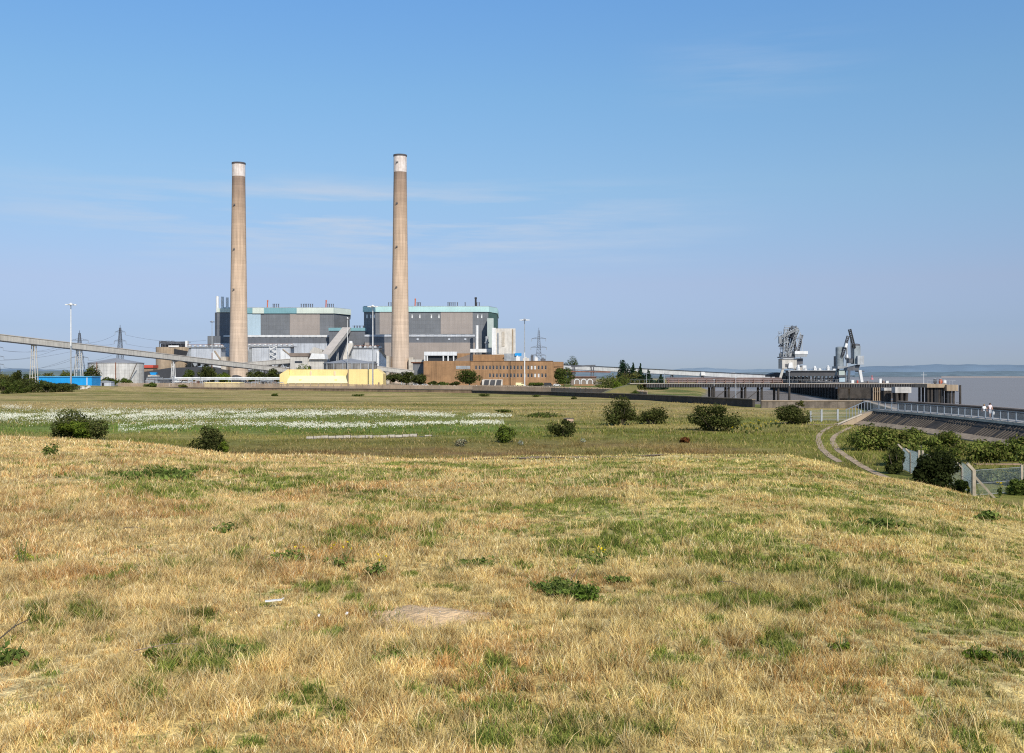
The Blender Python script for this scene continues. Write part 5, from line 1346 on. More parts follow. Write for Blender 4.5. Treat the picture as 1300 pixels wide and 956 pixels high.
# wire fence with concrete posts near the track bend
t = thing('wire_fence', 'short wire mesh fence with pale concrete posts right of the far track', 'fence', (45, 160, 0))
d = 160
for px in (1029, 1043, 1063.5, 1092.5, 1103):
    x = X(px, d); mb = MB(); mb.box(x - .13, x + .13, d - .1, d + .1, gz(x, d) - .2, gz(x, d) + (1.9 if px in (1043, 1063.5) else 1.7)); obj('post', mb, M['steel'] if px != 1063.5 else M['grey'], t)
mb = MB()
for zz in (.3, .8, 1.3, 1.65): mb.bar((X(1029, d), d, zz), (X(1108, d), d, zz), .025)
for k in range(60): x = X(1029, d) + (X(1103, d) - X(1029, d)) * k / 59; mb.bar((x, d, .1), (x, d, 1.65), .016)
obj('mesh', mb, M['steel'], t)['kind'] = 'stuff'

# ================================================================== JETTY
WZ = -1.5
d = 320
t = thing('jetty', 'long dark jetty approach with pale deck crossing the mud to the river', 'jetty', (X(900, d), d, 0))
zd = Z(486.6, d)
xa, xb = X(800, d), X(1182, d)
mb = MB(); mb.box(xa, xb, d, d + 7, zd - .24, zd); obj('deck', mb, mat('pale_deck', (.36, .31, .25), .85, .25, .3), t)
mb = MB(); mb.box(X(820, d), xb, d + .3, d + .7, zd - 1.3, zd - .25); mb.box(X(820, d), xb, d + 6.3, d + 6.7, zd - 1.3, zd - .25)
obj('girder', mb, M['tar'], t)
mb = MB()
for k in range(170):
    x = X(822, d) + (xb - X(822, d)) * k / 170; mb.box(x, x + .14, d - .05, d + .28, zd - 1.28, zd - .26)
obj('girder_rib', mb, M['darkmetal'], t)['kind'] = 'stuff'
for px in list(range(905, 990, 21)):
    for dy in (1, 6):
        mb = MB(); mb.tube((X(px, d), d + dy, -3), (X(px, d), d + dy, zd - 1.3), .38, .38, 8); obj('pile', mb, M['tar'], t)
mb = MB()
for px in range(905, 960, 21): mb.bar((X(px, d), d + 1, -1), (X(px + 21, d), d + 1, zd - 1.4), .18)
obj('brace', mb, M['tar'], t)
mb = MB()
for k in range(64): x = xa + (xb - xa) * k / 63; mb.bar((x, d + .2, zd), (x, d + .2, zd + 1.1), .04)
mb.bar((xa, d + .2, zd + 1.1), (xb, d + .2, zd + 1.1), .04)
obj('handrail', mb, M['grey'], t)
mb = MB(); mb.ext([(X(752, d), -.2), (X(815, d), -.2), (X(808, d), zd - .5), (X(800, d), zd - .48), (X(778, d), zd - 2.0)], d + .4, d + 9); obj('abutment', mb, mat('grassy_earth', (.24, .19, .085), .95, .4, .4, c2=(.13, .14, .045)), t)
# rusty pipes running on the deck
t = thing('pipe_rack', 'band of rusty brown pipes lying along the jetty behind its deck edge', 'pipes', (X(920, 324), 324, zd))
for k, zz in enumerate((.45, 1.0, 1.5)):
    mb = MB(); mb.tube((X(846, 324), 323.5 + .4 * k, zd + zz), (X(992, 324), 323.5 + .4 * k, zd + zz), .28, .28, 8); obj('pipe', mb, M['rustpipe'], t, True)
for px in range(848, 995, 12):
    mb = MB(); mb.box(X(px, 324), X(px, 324) + .2, 323.1, 325.6, zd, zd + 1.2); obj('support', mb, M['rust'], t)
# lamp posts on the foreshore and jetty
for px, top, bot, dd, lab in ((906.5, 482, 503.5, 312, 'thin dark mooring post standing in the mud, left of the jetty'), (934, 480, 503.5, 314, 'slim pale post on the mud between the mooring posts'), (1002, 472, 508, 306, 'tall dark mooring post below the left crane')):
    t = thing('mooring_post', lab, 'post', (X(px, dd), dd, -2)); x = X(px, dd)
    mb = MB(); mb.tube((x, dd, -2.5), (x, dd, Z(490, dd)), .38 if px != 934 else .16, .34 if px != 934 else .14, 8); obj('shaft', mb, M['tar'] if px != 934 else M['steel'], t)
    mb = MB(); mb.tube((x, dd, Z(490, dd)), (x, dd, Z(top, dd)), .1, .08, 6); mb.box(x - .3, x + .3, dd - .15, dd + .15, Z(top, dd), Z(top, dd) + .18); obj('lamp', mb, M['steel'], t)
for px, dd, lab in ((820.5, 322, 'slim grey lamp post at the landward end of the jetty'), (843.5, 322, 'second slim lamp post along the jetty, near the pines')):
    t = thing('lamp_post', lab, 'lamp post', (X(px, dd), dd, zd)); x = X(px, dd)
    mb = MB(); mb.tube((x, dd, zd - .3), (x, dd, Z(474, dd)), .1, .07, 8); obj('pole', mb, M['steel'], t)
    mb = MB(); mb.box(x - .1, x + .9, dd - .12, dd + .12, Z(474, dd), Z(474, dd) + .16); obj('lamp_head', mb, M['steel'], t)

# bridge span to the outer platform
t = thing('jetty_platform', 'outer jetty platform on thick black piles at the right end', 'jetty', (X(1200, 283), 283, 0))
d = 283; z2 = Z(487.5, d)
mb = MB(); mb.box(X(1177, d), X(1202, d), d, d + 9, z2 - 1.0, z2); mb.box(X(1200, d), X(1214.5, d), d - 1, d + 6, z2 - 1.9, z2 - .2); obj('cap_beam', mb, M['brownconc'], t)
for px in (1180, 1184.5, 1189, 1191.5, 1194, 1197.5, 1203, 1206.5, 1210.5):
    for dy in (1, 7) if px < 1202 else (0, 5):
        mb = MB(); mb.tube((X(px, d), d + dy, -4), (X(px, d), d + dy, z2 - 1), .36, .36, 8); obj('pile', mb, M['black'] if (int(px) % 2) else M['tar'], t)
mb = MB()
for px in range(1178, 1214, 4): mb.bar((X(px, d), d + .2, z2 - .2), (X(px, d), d + .2, z2 + 1.1), .06)
mb.bar((X(1178, d), d + .2, z2 + 1.05), (X(1214, d), d + .2, z2 + 1.05), .06); obj('handrail', mb, M['steel'], t)
t = thing('mooring_pole', 'tall single black mooring pole right of the outer jetty platform', 'pole', (X(1219, d), d, WZ)); x = X(1219, d)
mb = MB(); mb.tube((x, d, -4), (x, d, Z(489.5, d)), .32, .28, 10); mb.tube((x, d, Z(489.5, d)), (x, d, Z(488.8, d)), .45, .12, 10); obj('shaft', mb, M['tar'], t)
mb = MB()
for r_ in (497, 511): mb.bar((x, d, Z(r_, d)), (X(1214.2, d), d, Z(r_, d)), .16)
obj('tie_bar', mb, M['darkmetal'], t)
for px, hh, mt, lab, pw in ((1194, 1.3, 'orange', 'orange marker barrel on the outer jetty platform', 1.2), (1199, 1.1, 'white', 'small white box on the outer jetty platform', 1.5), (1187, 1.3, 'darkmetal', 'dark bollard on the outer jetty platform', 1.2)):
    t = thing('deck_fitting', lab, 'fitting', (X(px, d + 3), d + 3, z2))
    mb = MB(); mb.lathe((X(px, d + 3), d + 3), [(.12 * pw * 2, z2), (.2 * pw * 2, z2 + hh * .3), (.17 * pw * 2, z2 + hh)], 12); obj('body', mb, M[mt], t)
    mb = MB(); mb.lathe((X(px, d + 3), d + 3), [(.2 * pw * 2, z2 + hh + .004), (.08, z2 + hh + .25)], 12); obj('cap', mb, M['steel'], t)
t = thing('flag_mast', 'thin white mast on the outer jetty platform', 'mast', (X(1180, d), d + 4, z2)); x = X(1180, d)
mb = MB(); mb.tube((x, d + 4, z2), (x, d + 4, Z(472, d)), .09, .05, 8); obj('pole', mb, M['white'], t)
mb = MB(); mb.bar((x - .8, d + 4, Z(476, d)), (x + .8, d + 4, Z(476, d)), .06); obj('yard', mb, M['white'], t)
# white faced dolphins beneath the span
for pa, pb, r0, r1, dd, lab in ((1122.5, 1133, 492.3, 496, 305, 'smaller white fender box on dark piles under the jetty span'), (1136.5, 1157, 491.4, 498.8, 300, 'larger white fender box on splayed dark piles under the jetty span')):
    t = thing('fender_dolphin', lab, 'dolphin', (X(pa, dd), dd, WZ))
    mb = MB(); mb.box(X(pa, dd), X(pb, dd), dd, dd + 3, Z(r1, dd), Z(r0, dd)); obj('fender_box', mb, mat('dirty_white', (.52, .50, .47), .7, .25, .8, streak=.4), t)
    for k in range(3):
        px = pa + (pb - pa) * (.12 + .32 * k)
        for dy in (.6, 2.4):
            mb = MB(); mb.tube((X(px + (k - 1) * -1.5, dd), dd + dy, -4), (X(px, dd), dd + dy, Z(r1, dd)), .55, .5, 8); obj('pile', mb, M['tar'], t)

# pier head receding into the river
A0, B0 = Vector((X(978, 590), 590)), Vector((X(1064, 348), 348))
t = thing('pier', 'dark timber faced pier head beneath the cranes, its long side receding into the river', 'pier', (A0.x, A0.y, 0))
dv = (B0 - A0).normalized(); nv = Vector((-dv.y, dv.x))
if nv.x < 0: nv = -nv
def pq(f, o): p = A0.lerp(B0, f) + nv * o; return (p.x, p.y)
mb = MB(); zp = 4.2; mb.prism([pq(0, 0), pq(1, 0), pq(1, 22), pq(0, 22)], zp - 1.2, zp); obj('deck', mb, mat('dark_deck', (.16, .14, .12), .9, .3, .4), t)
mb = MB(); mb.prism([pq(0, .8), pq(.995, .8), pq(.995, 1.2), pq(0, 1.2)], -3, zp - 1.2); obj('timber_face', mb, M['black'], t)
for k in range(34):
    mb = MB(); p = pq(k / 33., .3); mb.tube((p[0], p[1], -4), (p[0], p[1], zp - 1.2), .45, .45, 7); obj('pile', mb, M['tar'], t)
mb = MB(); mb.prism([pq(1, 0.1), pq(1.003, .1), pq(1.003, 22), pq(1, 22)], -1, zp - 1.2); obj('end_face', mb, M['tar'], t)
mb = MB(); a = pq(.55, -.1); b = pq(.75, -.1); mb.bar((a[0], a[1], zp - .9), (b[0], b[1], zp - .9), .3, .5); obj('rubbing_strip', mb, M['rust'], t)
for k in range(6):
    d = 338; px = 1108.5 + k * 2.6
    mb = MB(); mb.box(X(px, d), X(px + .9, d), d, d + 1, -3, Z(490.2, d)); obj('end_post', mb, M['brownconc'], t)
mb = MB(); d = 338; mb.box(X(1108, d), X(1123, d), d + .1, d + .9, Z(498, d), Z(496.5, d)); mb.box(X(1108, d), X(1123, d), d + 1.2, d + 2, -3, Z(491, d)); obj('end_beam', mb, M['tar'], t)
t = thing('landing_stage', 'small pale landing stage on two posts against the dark pier side', 'platform', (X(1068, 330), 330, 0))
d = 330; mb = MB(); mb.box(X(1060, d), X(1077.5, d), d - 3, d - .5, Z(493.5, d), Z(491.5, d)); obj('platform', mb, M['conc_l'], t)
for px in (1062, 1075.5):
    mb = MB(); mb.tube((X(px, d), d - 2, -4), (X(px, d), d - 2, Z(493.5, d)), .3, .3, 8); obj('post', mb, M['brownconc'], t)

# conveyor gallery and plant over the pier head
t = thing('pier_gallery', 'dark two storey conveyor gallery on the pier head between the cranes', 'gallery', (X(1030, 450), 450, zp))
mb = MB(); d = 450; mb.box(X(1001, d), X(1066, d), d, d + 5, Z(477.5, d), Z(471, d)); obj('upper_gallery', mb, M['canvas'], t)
mb = MB(); mb.box(X(1000, d), X(1067, d), d - .8, d + 6, Z(471, d), Z(470, d)); obj('roof_walkway', mb, M['grey'], t)
mb = MB()
for k in range(14):
    x = X(1002 + 64 * k / 13, d); mb.bar((x, d, zp), (x, d, Z(477.5, d)), .45); mb.bar((x, d + 5, zp), (x, d + 5, Z(477.5, d)), .45)
    if k % 2 == 0 and k < 12: mb.bar((x, d, zp), (X(1002 + 64 * (k + 1) / 13, d), d, Z(477.5, d)), .25)
obj('leg_frame', mb, M['black'], t)
mb = MB(); mb.box(X(1003, d), X(1030, d), d + 1.5, d + 4, zp, Z(478.5, d)); obj('switch_room', mb, M['canvas'], t)
for k, px in enumerate((1038, 1048, 1056)):
    mb = MB(); mb.box(X(px, d), X(px + 5, d), d + 2, d + 4, zp, Z(479.5, d)); obj('plant_cabinet', mb, M[('grey', 'steel', 'rustpipe')[k]], t)
mb = MB()
for k in range(30): x = X(1002 + 64 * k / 29, d); mb.bar((x, d - .6, Z(470, d)), (x, d - .6, Z(467.3, d)), .1)
mb.bar((X(1001, d), d - .6, Z(467.3, d)), (X(1066, d), d - .6, Z(467.3, d)), .15); obj('handrail', mb, M['steel'], t)
for k, (px, hh) in enumerate(((1015, 2.4), (1024, .9), (1036, 1.9), (1042, 1.0), (1053, 2.1), (1060, 1.0))):
    mb = MB(); x = X(px, d); mb.box(x - .6, x + .6, d + 1, d + 3, Z(470, d), Z(470, d) + hh * .6); mb.lathe((x, d + 2), [(.5, Z(470, d) + hh * .6), (.55, Z(470, d) + hh * .85), (.3, Z(470, d) + hh)], 10); obj('roof_light', mb, M['white'], t)
t = thing('transfer_tower', 'dark stepped transfer house where the white gallery meets the pier', 'tower', (X(988, 575), 575, 0))
mb = MB(); d = 575; mb.ext([(X(977, d), Z(478.5, d)), (X(1004, d), Z(478.5, d)), (X(1004, d), Z(474, d)), (X(986, d), Z(472.8, d)), (X(977, d), Z(475.5, d))], d, d + 10); obj('gallery_house', mb, M['canvas'], t)
mb = MB(); mb.box(X(991, d), X(1004, d), d + 1, d + 9, 3.9, Z(478.6, d)); obj('lower_house', mb, M['darkmetal'], t)
mb = MB()
for px in (980, 986, 990): mb.bar((X(px, d), d + 2, 1), (X(px, d), d + 2, Z(478.5, d)), .6)
obj('leg_frame', mb, M['darkmetal'], t)
t = thing('blue_cabin', 'pale blue grey two part cabin at the foot of the right cranes', 'cabin', (X(1070, 400), 400, zp))
d = 400; mb = MB(); mb.box(X(1065.5, d), X(1073, d), d, d + 4, zp, Z(478.5, d)); obj('lower_room', mb, M['paleblue'], t)
mb = MB(); mb.box(X(1065, d), X(1072.5, d), d, d + 4, Z(476.2, d), Z(469.5, d)); obj('upper_room', mb, M['palegreen'], t)
mb = MB(); mb.box(X(1064, d), X(1074, d), d - .5, d + 4.5, Z(478.5, d), Z(476.2, d)); obj('canopy', mb, M['darkmetal'], t)

# ship unloader with its forest of lattice work (left crane)
def lattice(mb, p0, p1, w, n, r=.16, diag=.1):
    p0, p1 = Vector(p0), Vector(p1); dz = (p1 - p0).normalized(); up = Vector((0, 1, 0)) if abs(dz.y) < .9 else Vector((1, 0, 0))
    a = dz.cross(up).normalized() * w / 2; b = dz.cross(a).normalized() * w / 2
    C_ = [a + b, a - b, -a - b, -a + b]
    for c in C_: mb.bar(p0 + c, p1 + c, r)
    for k in range(n):
        q0 = p0.lerp(p1, k / n); q1 = p0.lerp(p1, (k + 1) / n)
        for i in range(4):
            j = (i + 1) % 4
            mb.bar(q0 + C_[i], q1 + C_[j], diag); mb.bar(q0 + C_[i], q0 + C_[j], diag)
d = 560
t = thing('ship_unloader', 'left grey ship unloader crane, a dense cluster of lattice arms above a white house', 'crane', (X(1005, d), d, zp), 'cranes on the pier')
mb = MB(); mb.box(X(993, d), X(1011.5, d), d, d + 8, Z(468, d), Z(456, d)); obj('machine_house', mb, M['gallery'], t)
mb = MB(); mb.ext([(X(992, d), Z(456, d)), (X(1012.5, d), Z(456, d)), (X(1007, d), Z(454.3, d)), (X(996, d), Z(454.8, d))], d - .5, d + 8.5); obj('house_roof', mb, M['white'], t)
mb = MB(); mb.box(X(1008, d), X(1024.3, d), d - 2, d + 5, Z(449.5, d), Z(445.8, d)); obj('control_room', mb, M['white'], t)
mb = MB(); mb.ext([(X(1008.5, d), Z(453.5, d)), (X(1023, d), Z(453, d)), (X(1024.3, d), Z(449.6, d)), (X(1008, d), Z(449.6, d))], d - 1.8, d + 4.8); obj('control_room_base', mb, M['grey'], t)
mb = MB(); mb.box(X(991, d), X(1009, d), d - 1, d + 7, Z(454.2, d), Z(452.8, d)); obj('platform', mb, M['darkmetal'], t)
for px in (994, 1003):
    mb = MB(); mb.lathe((X(px, d), d + 2), [(1.5, Z(452.8, d)), (1.7, Z(449, d)), (1.0, Z(446.8, d))], 14); obj('winch_drum', mb, M['steel'], t, True)
for k, (p0, p1, w_) in enumerate((((996, 453), (998, 417), 1.6), ((1006, 453), (1008, 413.5), 1.8), ((991, 440), (1000, 424), 1.2), ((1001, 450), (1013, 418), 1.2), ((1013, 446), (1018, 425), 1.0), ((1006, 428), (1012, 416), 1.0), ((990.5, 436), (990.5, 427), 1.2), ((1011, 446), (1004, 424), .9), ((998, 446), (1004, 416), 1.0), ((993, 427), (1013, 417), 1.1))):
    mb = MB(); yo = (k % 3) * 2.2; a, b = P(p0[0], p0[1], d + yo), P(p1[0], p1[1], d + yo); lattice(mb, a, b, w_ * 1.15, 8, .3, .22); obj('lattice_arm', mb, M['darkmetal'] if k % 3 else M['grey'], t)
rs = random.Random(12)
for k in range(17):
    mb = MB(); px = rs.uniform(990, 1015); rw = rs.uniform(415, 446); y = d + rs.uniform(-.5, 5); w_ = rs.uniform(1.0, 3.2); a = P(px, rw, y)
    mb.box(a.x - w_ / 2, a.x + w_ / 2, y - .6, y + .6, a.z, a.z + .35); mb.bar((a.x - w_ / 2, y, a.z + 1.1), (a.x + w_ / 2, y, a.z + 1.1), .12); mb.bar((a.x - w_ / 2, y, a.z), (a.x - w_ / 2, y, a.z + 1.1), .12); mb.bar((a.x + w_ / 2, y, a.z), (a.x + w_ / 2, y, a.z + 1.1), .12)
    if rs.random() < .5: mb.bar((a.x, y, a.z), (a.x + rs.uniform(-3, 3), y, a.z - rs.uniform(3, 8)), .22)
    obj('catwalk', mb, M['darkmetal' if rs.random() < .6 else 'grey'], t)
mb = MB()
for a, b in (((1011, 446), (1017, 424)), ((1010, 440), (1016.5, 422)), ((1018.5, 446), (1018, 427))): mb.bar(P(a[0], a[1], d), P(b[0], b[1], d), .3)
obj('stay', mb, M['steel'], t)
for px in (994, 1009.5):
    mb = MB(); mb.bar(P(px, 468, d + 1), (X(px, d) - (1.5 if px < 1000 else -1.5), d + 1, zp), 1.3, 1.0); mb.bar(P(px, 468, d + 7), (X(px, d), d + 7, zp), 1.0); obj('portal_leg', mb, M['gallery'], t)
mb = MB(); mb.ext([(X(1000, d), Z(467, d)), (X(1006.5, d), Z(467, d)), (X(1005, d), Z(460, d)), (X(1001, d), Z(461, d))], d - 1.2, d - .05); obj('chute', mb, M['white'], t)
mb = MB(); mb.box(X(997, d), X(1000, d), d - .2, d - .02, Z(466, d), Z(462, d)); mb.ext([(X(1011.6, d), Z(464, d)), (X(1020, d), Z(462, d)), (X(1020, d), Z(455, d)), (X(1011.6, d), Z(455, d))], d + 1, d + 4); obj('dark_gear', mb, M['darkmetal'], t)
mb = MB(); mb.box(X(1011, d), X(1017, d), d - 2, d + 3, Z(470, d), Z(466.5, d)); obj('tan_box', mb, M['conc'], t)
mb = MB(); mb.box(X(1017.6, d), X(1022.5, d), d - 2, d + 3, Z(470, d), Z(464, d)); obj('white_box', mb, M['white'], t)

d = 400
t = thing('ship_unloader', 'middle crane with a narrow round tower and dark boom leaning up to the right', 'crane', (X(1068, d), d, zp), 'cranes on the pier')
mb = MB(); mb.lathe((X(1068, d), d + 2), [(1.5, Z(468, d)), (1.55, Z(441, d)), (1.1, Z(440, d))], 20); obj('tower', mb, M['cranegrey'], t, True)
mb = MB(); mb.box(X(1063, d), X(1069, d), d + 2, d + 4.5, Z(466, d), Z(452, d)); obj('ladder_cage', mb, M['darkmetal'], t)
mb = MB(); lattice(mb, P(1069.5, 452, d), P(1076.8, 426.5, d), .8, 10, .2, .13); obj('boom', mb, M['darkmetal'], t)
mb = MB(); mb.bar(P(1073, 441, d - .6), P(1074.5, 436, d - .6), .9, 1.2); obj('boom_sheave', mb, M['white'], t)
mb = MB(); mb.box(X(1062.5, d), X(1074, d), d - 1, d + 6, Z(468, d), Z(465, d)); obj('turntable', mb, M['grey'], t)
mb = MB(); mb.tube(P(1075.2, 470, d), P(1075.2, 433, d), .42, .3, 10); mb.lathe((X(1075.2, d), d), [(.5, Z(457, d)), (1.0, Z(454, d)), (.5, Z(450, d))], 12); obj('spout', mb, M['steel'], t, True)
for px in (1064, 1073):
    mb = MB(); mb.bar(P(px, 468, d + 1), (X(px, d), d + 1, zp), .8); mb.bar(P(px, 468, d + 5), (X(px, d), d + 5, zp), .8); obj('portal_leg', mb, M['darkmetal'], t)
d = 385
t = thing('ship_unloader', 'right crane with the tallest dark boom and a pale box shaped tower', 'crane', (X(1090, d), d, zp), 'cranes on the pier')
mb = MB(); mb.box(X(1084.5, d), X(1092.5, d), d, d + 4, Z(462, d), Z(439, d)); obj('tower', mb, M['cranegrey'], t)
mb = MB(); mb.box(X(1087.3, d), X(1095.3, d), d - 1.4, d - .02, Z(462.8, d), Z(451.8, d)); obj('drive_house', mb, M['steel'], t)
mb = MB(); mb.lathe((X(1088.5, d), d + 2), [(1.6, Z(439, d)), (1.6, Z(436.8, d)), (.5, Z(436, d))], 14); obj('top_drum', mb, M['darkmetal'], t)
mb = MB(); lattice(mb, P(1084.5, 442, d), P(1078.6, 418, d), .8, 10, .22, .14); obj('boom', mb, M['black'], t)
mb = MB(); mb.bar(P(1079.5, 426, d), P(1080.5, 455, d), .16); mb.bar(P(1081, 428, d), P(1082, 455, d), .12); obj('hoist_rope', mb, M['darkmetal'], t)
mb = MB(); mb.ext([(X(1078, d), Z(461, d)), (X(1083, d), Z(461, d)), (X(1084, d), Z(455, d)), (X(1078.5, d), Z(455, d))], d + .5, d + 3); obj('grab', mb, M['darkmetal'], t)
mb = MB(); mb.ext([(X(1075, d), Z(470.5, d)), (X(1090, d), Z(470.5, d)), (X(1092, d), Z(463, d)), (X(1080, d), Z(466, d)), (X(1076, d), Z(467, d))], d, d + 4); obj('portal_beam', mb, M['darkmetal'], t)
mb = MB(); mb.bar(P(1091.5, 470, d), (X(1094, d), d, zp), 1.0); obj('portal_leg', mb, M['white'], t)
mb = MB(); mb.bar(P(1078, 470, d), (X(1077, d), d, zp), .8); obj('portal_leg', mb, M['darkmetal'], t)
mb = MB(); mb.box(X(1090, d), X(1098, d), d + .5, d + 4, Z(472, d), Z(470.6, d)); obj('walkway', mb, M['darkmetal'], t)
for i, (px, pw, hh, mt, lab) in enumerate(((1081, 3.4, 1.0, 'white', 'white crate on the pier deck left of the white crane leg'), (1116.5, 3, 1.4, 'white', 'white crate on the jetty deck, left of two'), (1121, 2.0, .8, 'rustpipe', 'faded orange crate on the jetty deck'), (1125, 3.2, .7, 'white', 'long white crate on the jetty deck'), (1088.5, 1.1, .9, 'red', 'small red locker by the white crane leg'), (1101.5, 1.4, .6, 'rustpipe', 'low rusty crate right of the white crane leg'))):
    dd = 325; t = thing('crate', lab, 'crate', (X(px, dd), dd, zd))
    mb = MB(); mb.box(X(px, dd), X(px + pw, dd), dd, dd + .8, zd, zd + hh); obj('box', mb, M[mt], t)
    mb = MB(); mb.box(X(px, dd) - .05, X(px + pw, dd) + .05, dd - .05, dd + .85, zd + hh, zd + hh + .1); obj('lid', mb, M['steel'], t)
# far buoys and bank buildings
for px, pw, rt, lab in ((914, 6, 473, 'leftmost white shed on the hazy far bank'), (928, 8, 472.5, 'largest white shed on the hazy far bank, under the crane reach'), (952, 9, 472.8, 'wide pinkish shed on the hazy far bank'), (966, 8, 473.2, 'white shed on the hazy far bank nearest the pier')):
    d = 2900; t = thing('far_shed', lab, 'shed', (X(px, d), d, 0))
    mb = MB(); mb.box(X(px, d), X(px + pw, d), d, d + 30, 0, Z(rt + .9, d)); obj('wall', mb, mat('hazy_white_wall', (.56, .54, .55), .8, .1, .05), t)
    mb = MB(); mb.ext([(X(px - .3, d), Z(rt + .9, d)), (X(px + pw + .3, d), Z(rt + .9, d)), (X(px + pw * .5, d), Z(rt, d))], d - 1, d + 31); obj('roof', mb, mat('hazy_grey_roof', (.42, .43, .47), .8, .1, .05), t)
t = thing('buoy', 'pink red channel buoy on the far river, right of the cranes', 'buoy', (X(1107, 1500), 1500, WZ)); x = X(1107, 1500)
mb = MB(); mb.lathe((x, 1500), [(2, WZ - .5), (2, WZ + 1.5), (.6, WZ + 2), (.5, WZ + 4.5)], 14); obj('float', mb, mat('faded_pink_red', (.65, .22, .24), .6), t)
mb = MB(); mb.lathe((x, 1500), [(1.0, WZ + 4.51), (.1, WZ + 6.5)], 12); obj('topmark', mb, M['red'], t)

# ================================================================== VEGETATION OF THE MARSH
def pbush(label, px, w, top, base, seed, leaves=DARKLEAF, **k):
    d = dist(base) if not k.get('d') else k.pop('d')
    x = X(px, d); z = gz(x, d); h = Z(top, d) - z
    return bush(label, x, d, w * d / F, h, seed, leaves, z=z, **k)
DK2 = DARKLEAF + [(.085, .095, .03), (.10, .10, .035)]
G1 = 'scattered dark bushes on the marsh'
pbush('dark bush with a bright green front at the left, in front of the white flowers', 102, 77, 521, 558.5, 1, DK2, n=5200, extra=((-.1, -1.8, 1.3), (2.2, 1.3, 1.15), 2600, BRIGHTLEAF), group=G1, size=.2)
pbush('round dark bush at the edge of the slope below the white flowers', 270, 55, 542, 577, 2, DK2, n=4600, extra=((1.3, -1.0, .9), (.55, .5, .7), 700, BRIGHTLEAF), group=G1, size=.17)
pbush('small bright green bush in the middle of the marsh', 642, 29, 535, 561, 3, BRIGHTLEAF + MIDLEAF, n=2400, group=G1, size=.18)
pbush('low dark bush right of the small bright green one', 714, 38, 532, 554.5, 4, DARKLEAF, n=3000, group=G1, size=.18)
pbush('tall ragged dark bush beside the double bush', 789, 48, 507, 540, 5, DK2, n=4200, group=G1, size=.22, spiky=.5)
pbush('low twin topped dark bush right of the tall ragged one', 827, 46, 516, 538.5, 6, DK2, n=3400, group=G1, size=.2, spiky=.5)
pbush('widest dark bush, standing among yellow flowers', 907, 70, 513, 547, 7, DARKLEAF, n=5600, group=G1, size=.2)
pbush('dark bush with a thin pale top by the far end of the track', 1006, 50, 511, 539, 8, DK2, n=4400, group=G1, size=.2, extra=((1.2, 0, 3.0), (.7, .6, .5), 250, OLIVELEAF))
pbush('little round shrub behind the dark flood wall, left of the jetty', 806, 15, 494, 501, 9, MIDLEAF, n=900, d=312, size=.25)
for i, (px, w, top, base, lv, lab) in enumerate(((615, 16, 499.5, 503.5, MIDLEAF, 'small green tuft on the marsh, left of two under the brick office'), (682, 13, 500.5, 504, MIDLEAF, 'small green tuft on the marsh, below the right end of the brick office'),
        (729, 8, 503, 507, DARKLEAF, 'tiny dark tuft on the dry ground below the flood wall'), (350, 12, 500, 503, MIDLEAF, 'small green tuft below the flood wall at the left'), (455, 16, 500, 503, MIDLEAF, 'green tuft below the flood wall under the yellow building'),
        (870, 14, 555, 560, [(.2, .08, .03), (.15, .07, .03)], 'rusty brown dock clump below the widest dark bush'), (690, 60, 524, 530, MIDLEAF, 'long low green weed patch behind the concrete block'), (640, 26, 520, 524, MIDLEAF, 'low green weed patch left of the long one'))):
    pbush(lab, px, w, top, base, 30 + i, lv, n=700, size=.25, name='weed_clump', cat='weed', stems=3)
# white umbel plants and pink earth on the bank beside the bright bush
for i, (px, row, lab) in enumerate(((661, 563, 'small white flowered plant below the bright green bush'), (740, 560, 'white flowered plant in the hollow below the low dark bush'), (585, 564, 'grey green thistle clump left of the bright green bush'))):
    pbush(lab, px, 7 if i < 2 else 16, row - (5 if i < 2 else 8), row, 60 + i, [(.62, .62, .55), (.25, .28, .12)] if i < 2 else [(.26, .27, .17), (.2, .2, .12), (.3, .25, .16)], n=260 if i < 2 else 900, size=.12, name='wild_plant', cat='plant', stems=4)

# ragwort
random.seed(21)
rx = 0
def ragwort(label, x, y, h, seed, group='yellow ragwort around the widest bush'):
    t = thing('ragwort', label, 'wild flower', (x, y, gz(x, y)), group); rs = random.Random(seed)
    mb = MB(); tips = []
    for k in range(6):
        a = rs.random() * 6.28; r = rs.uniform(.08, .3) * h; p = (math.cos(a) * r * .7, math.sin(a) * r * .7, h * rs.uniform(.75, 1)); mb.tube((0, 0, -.05), p, .02, .012, 5); tips.append(p)
    me = bpy.data.meshes.new('stem'); me.from_pydata(mb.v, [], mb.f); link('stem', me, M['stemgreen'], t)
    leaf_obj('foliage', [leafcloud((0, 0, h * .38), (h * .25, h * .25, h * .36), 120, .09, MIDLEAF, seed, 6)], t)
    leaf_obj('flower_head', [leafcloud(p, (.07, .07, .035), 14, .045, [(.78, .58, .02), (.85, .66, .03)], seed + k, 4) for k, p in enumerate(tips)], t, M['flower'])
M['stemgreen'] = mat('green_stem', (.12, .16, .04), .8, .3, 2)
rows = [(936, 547), (941, 549), (946, 545), (948, 552), (953, 543), (957, 546), (963, 541), (966, 548), (972, 544), (979, 543), (985, 541), (930, 551), (989, 544), (960, 550)]
for i, (px, row) in enumerate(rows):
    d = dist(row); ragwort('clump of bright yellow ragwort at the right foot of the widest dark bush', X(px, d), d, .75 + .3 * random.random(), 100 + i)
ragwort('small yellow flower low beside the strutted concrete post', X(1230, 62.5), 62.5, .55, 131, None)
ragwort('tall single yellow ragwort right of the strutted concrete post', X(1269, 61.5), 61.5, .95, 132, None)

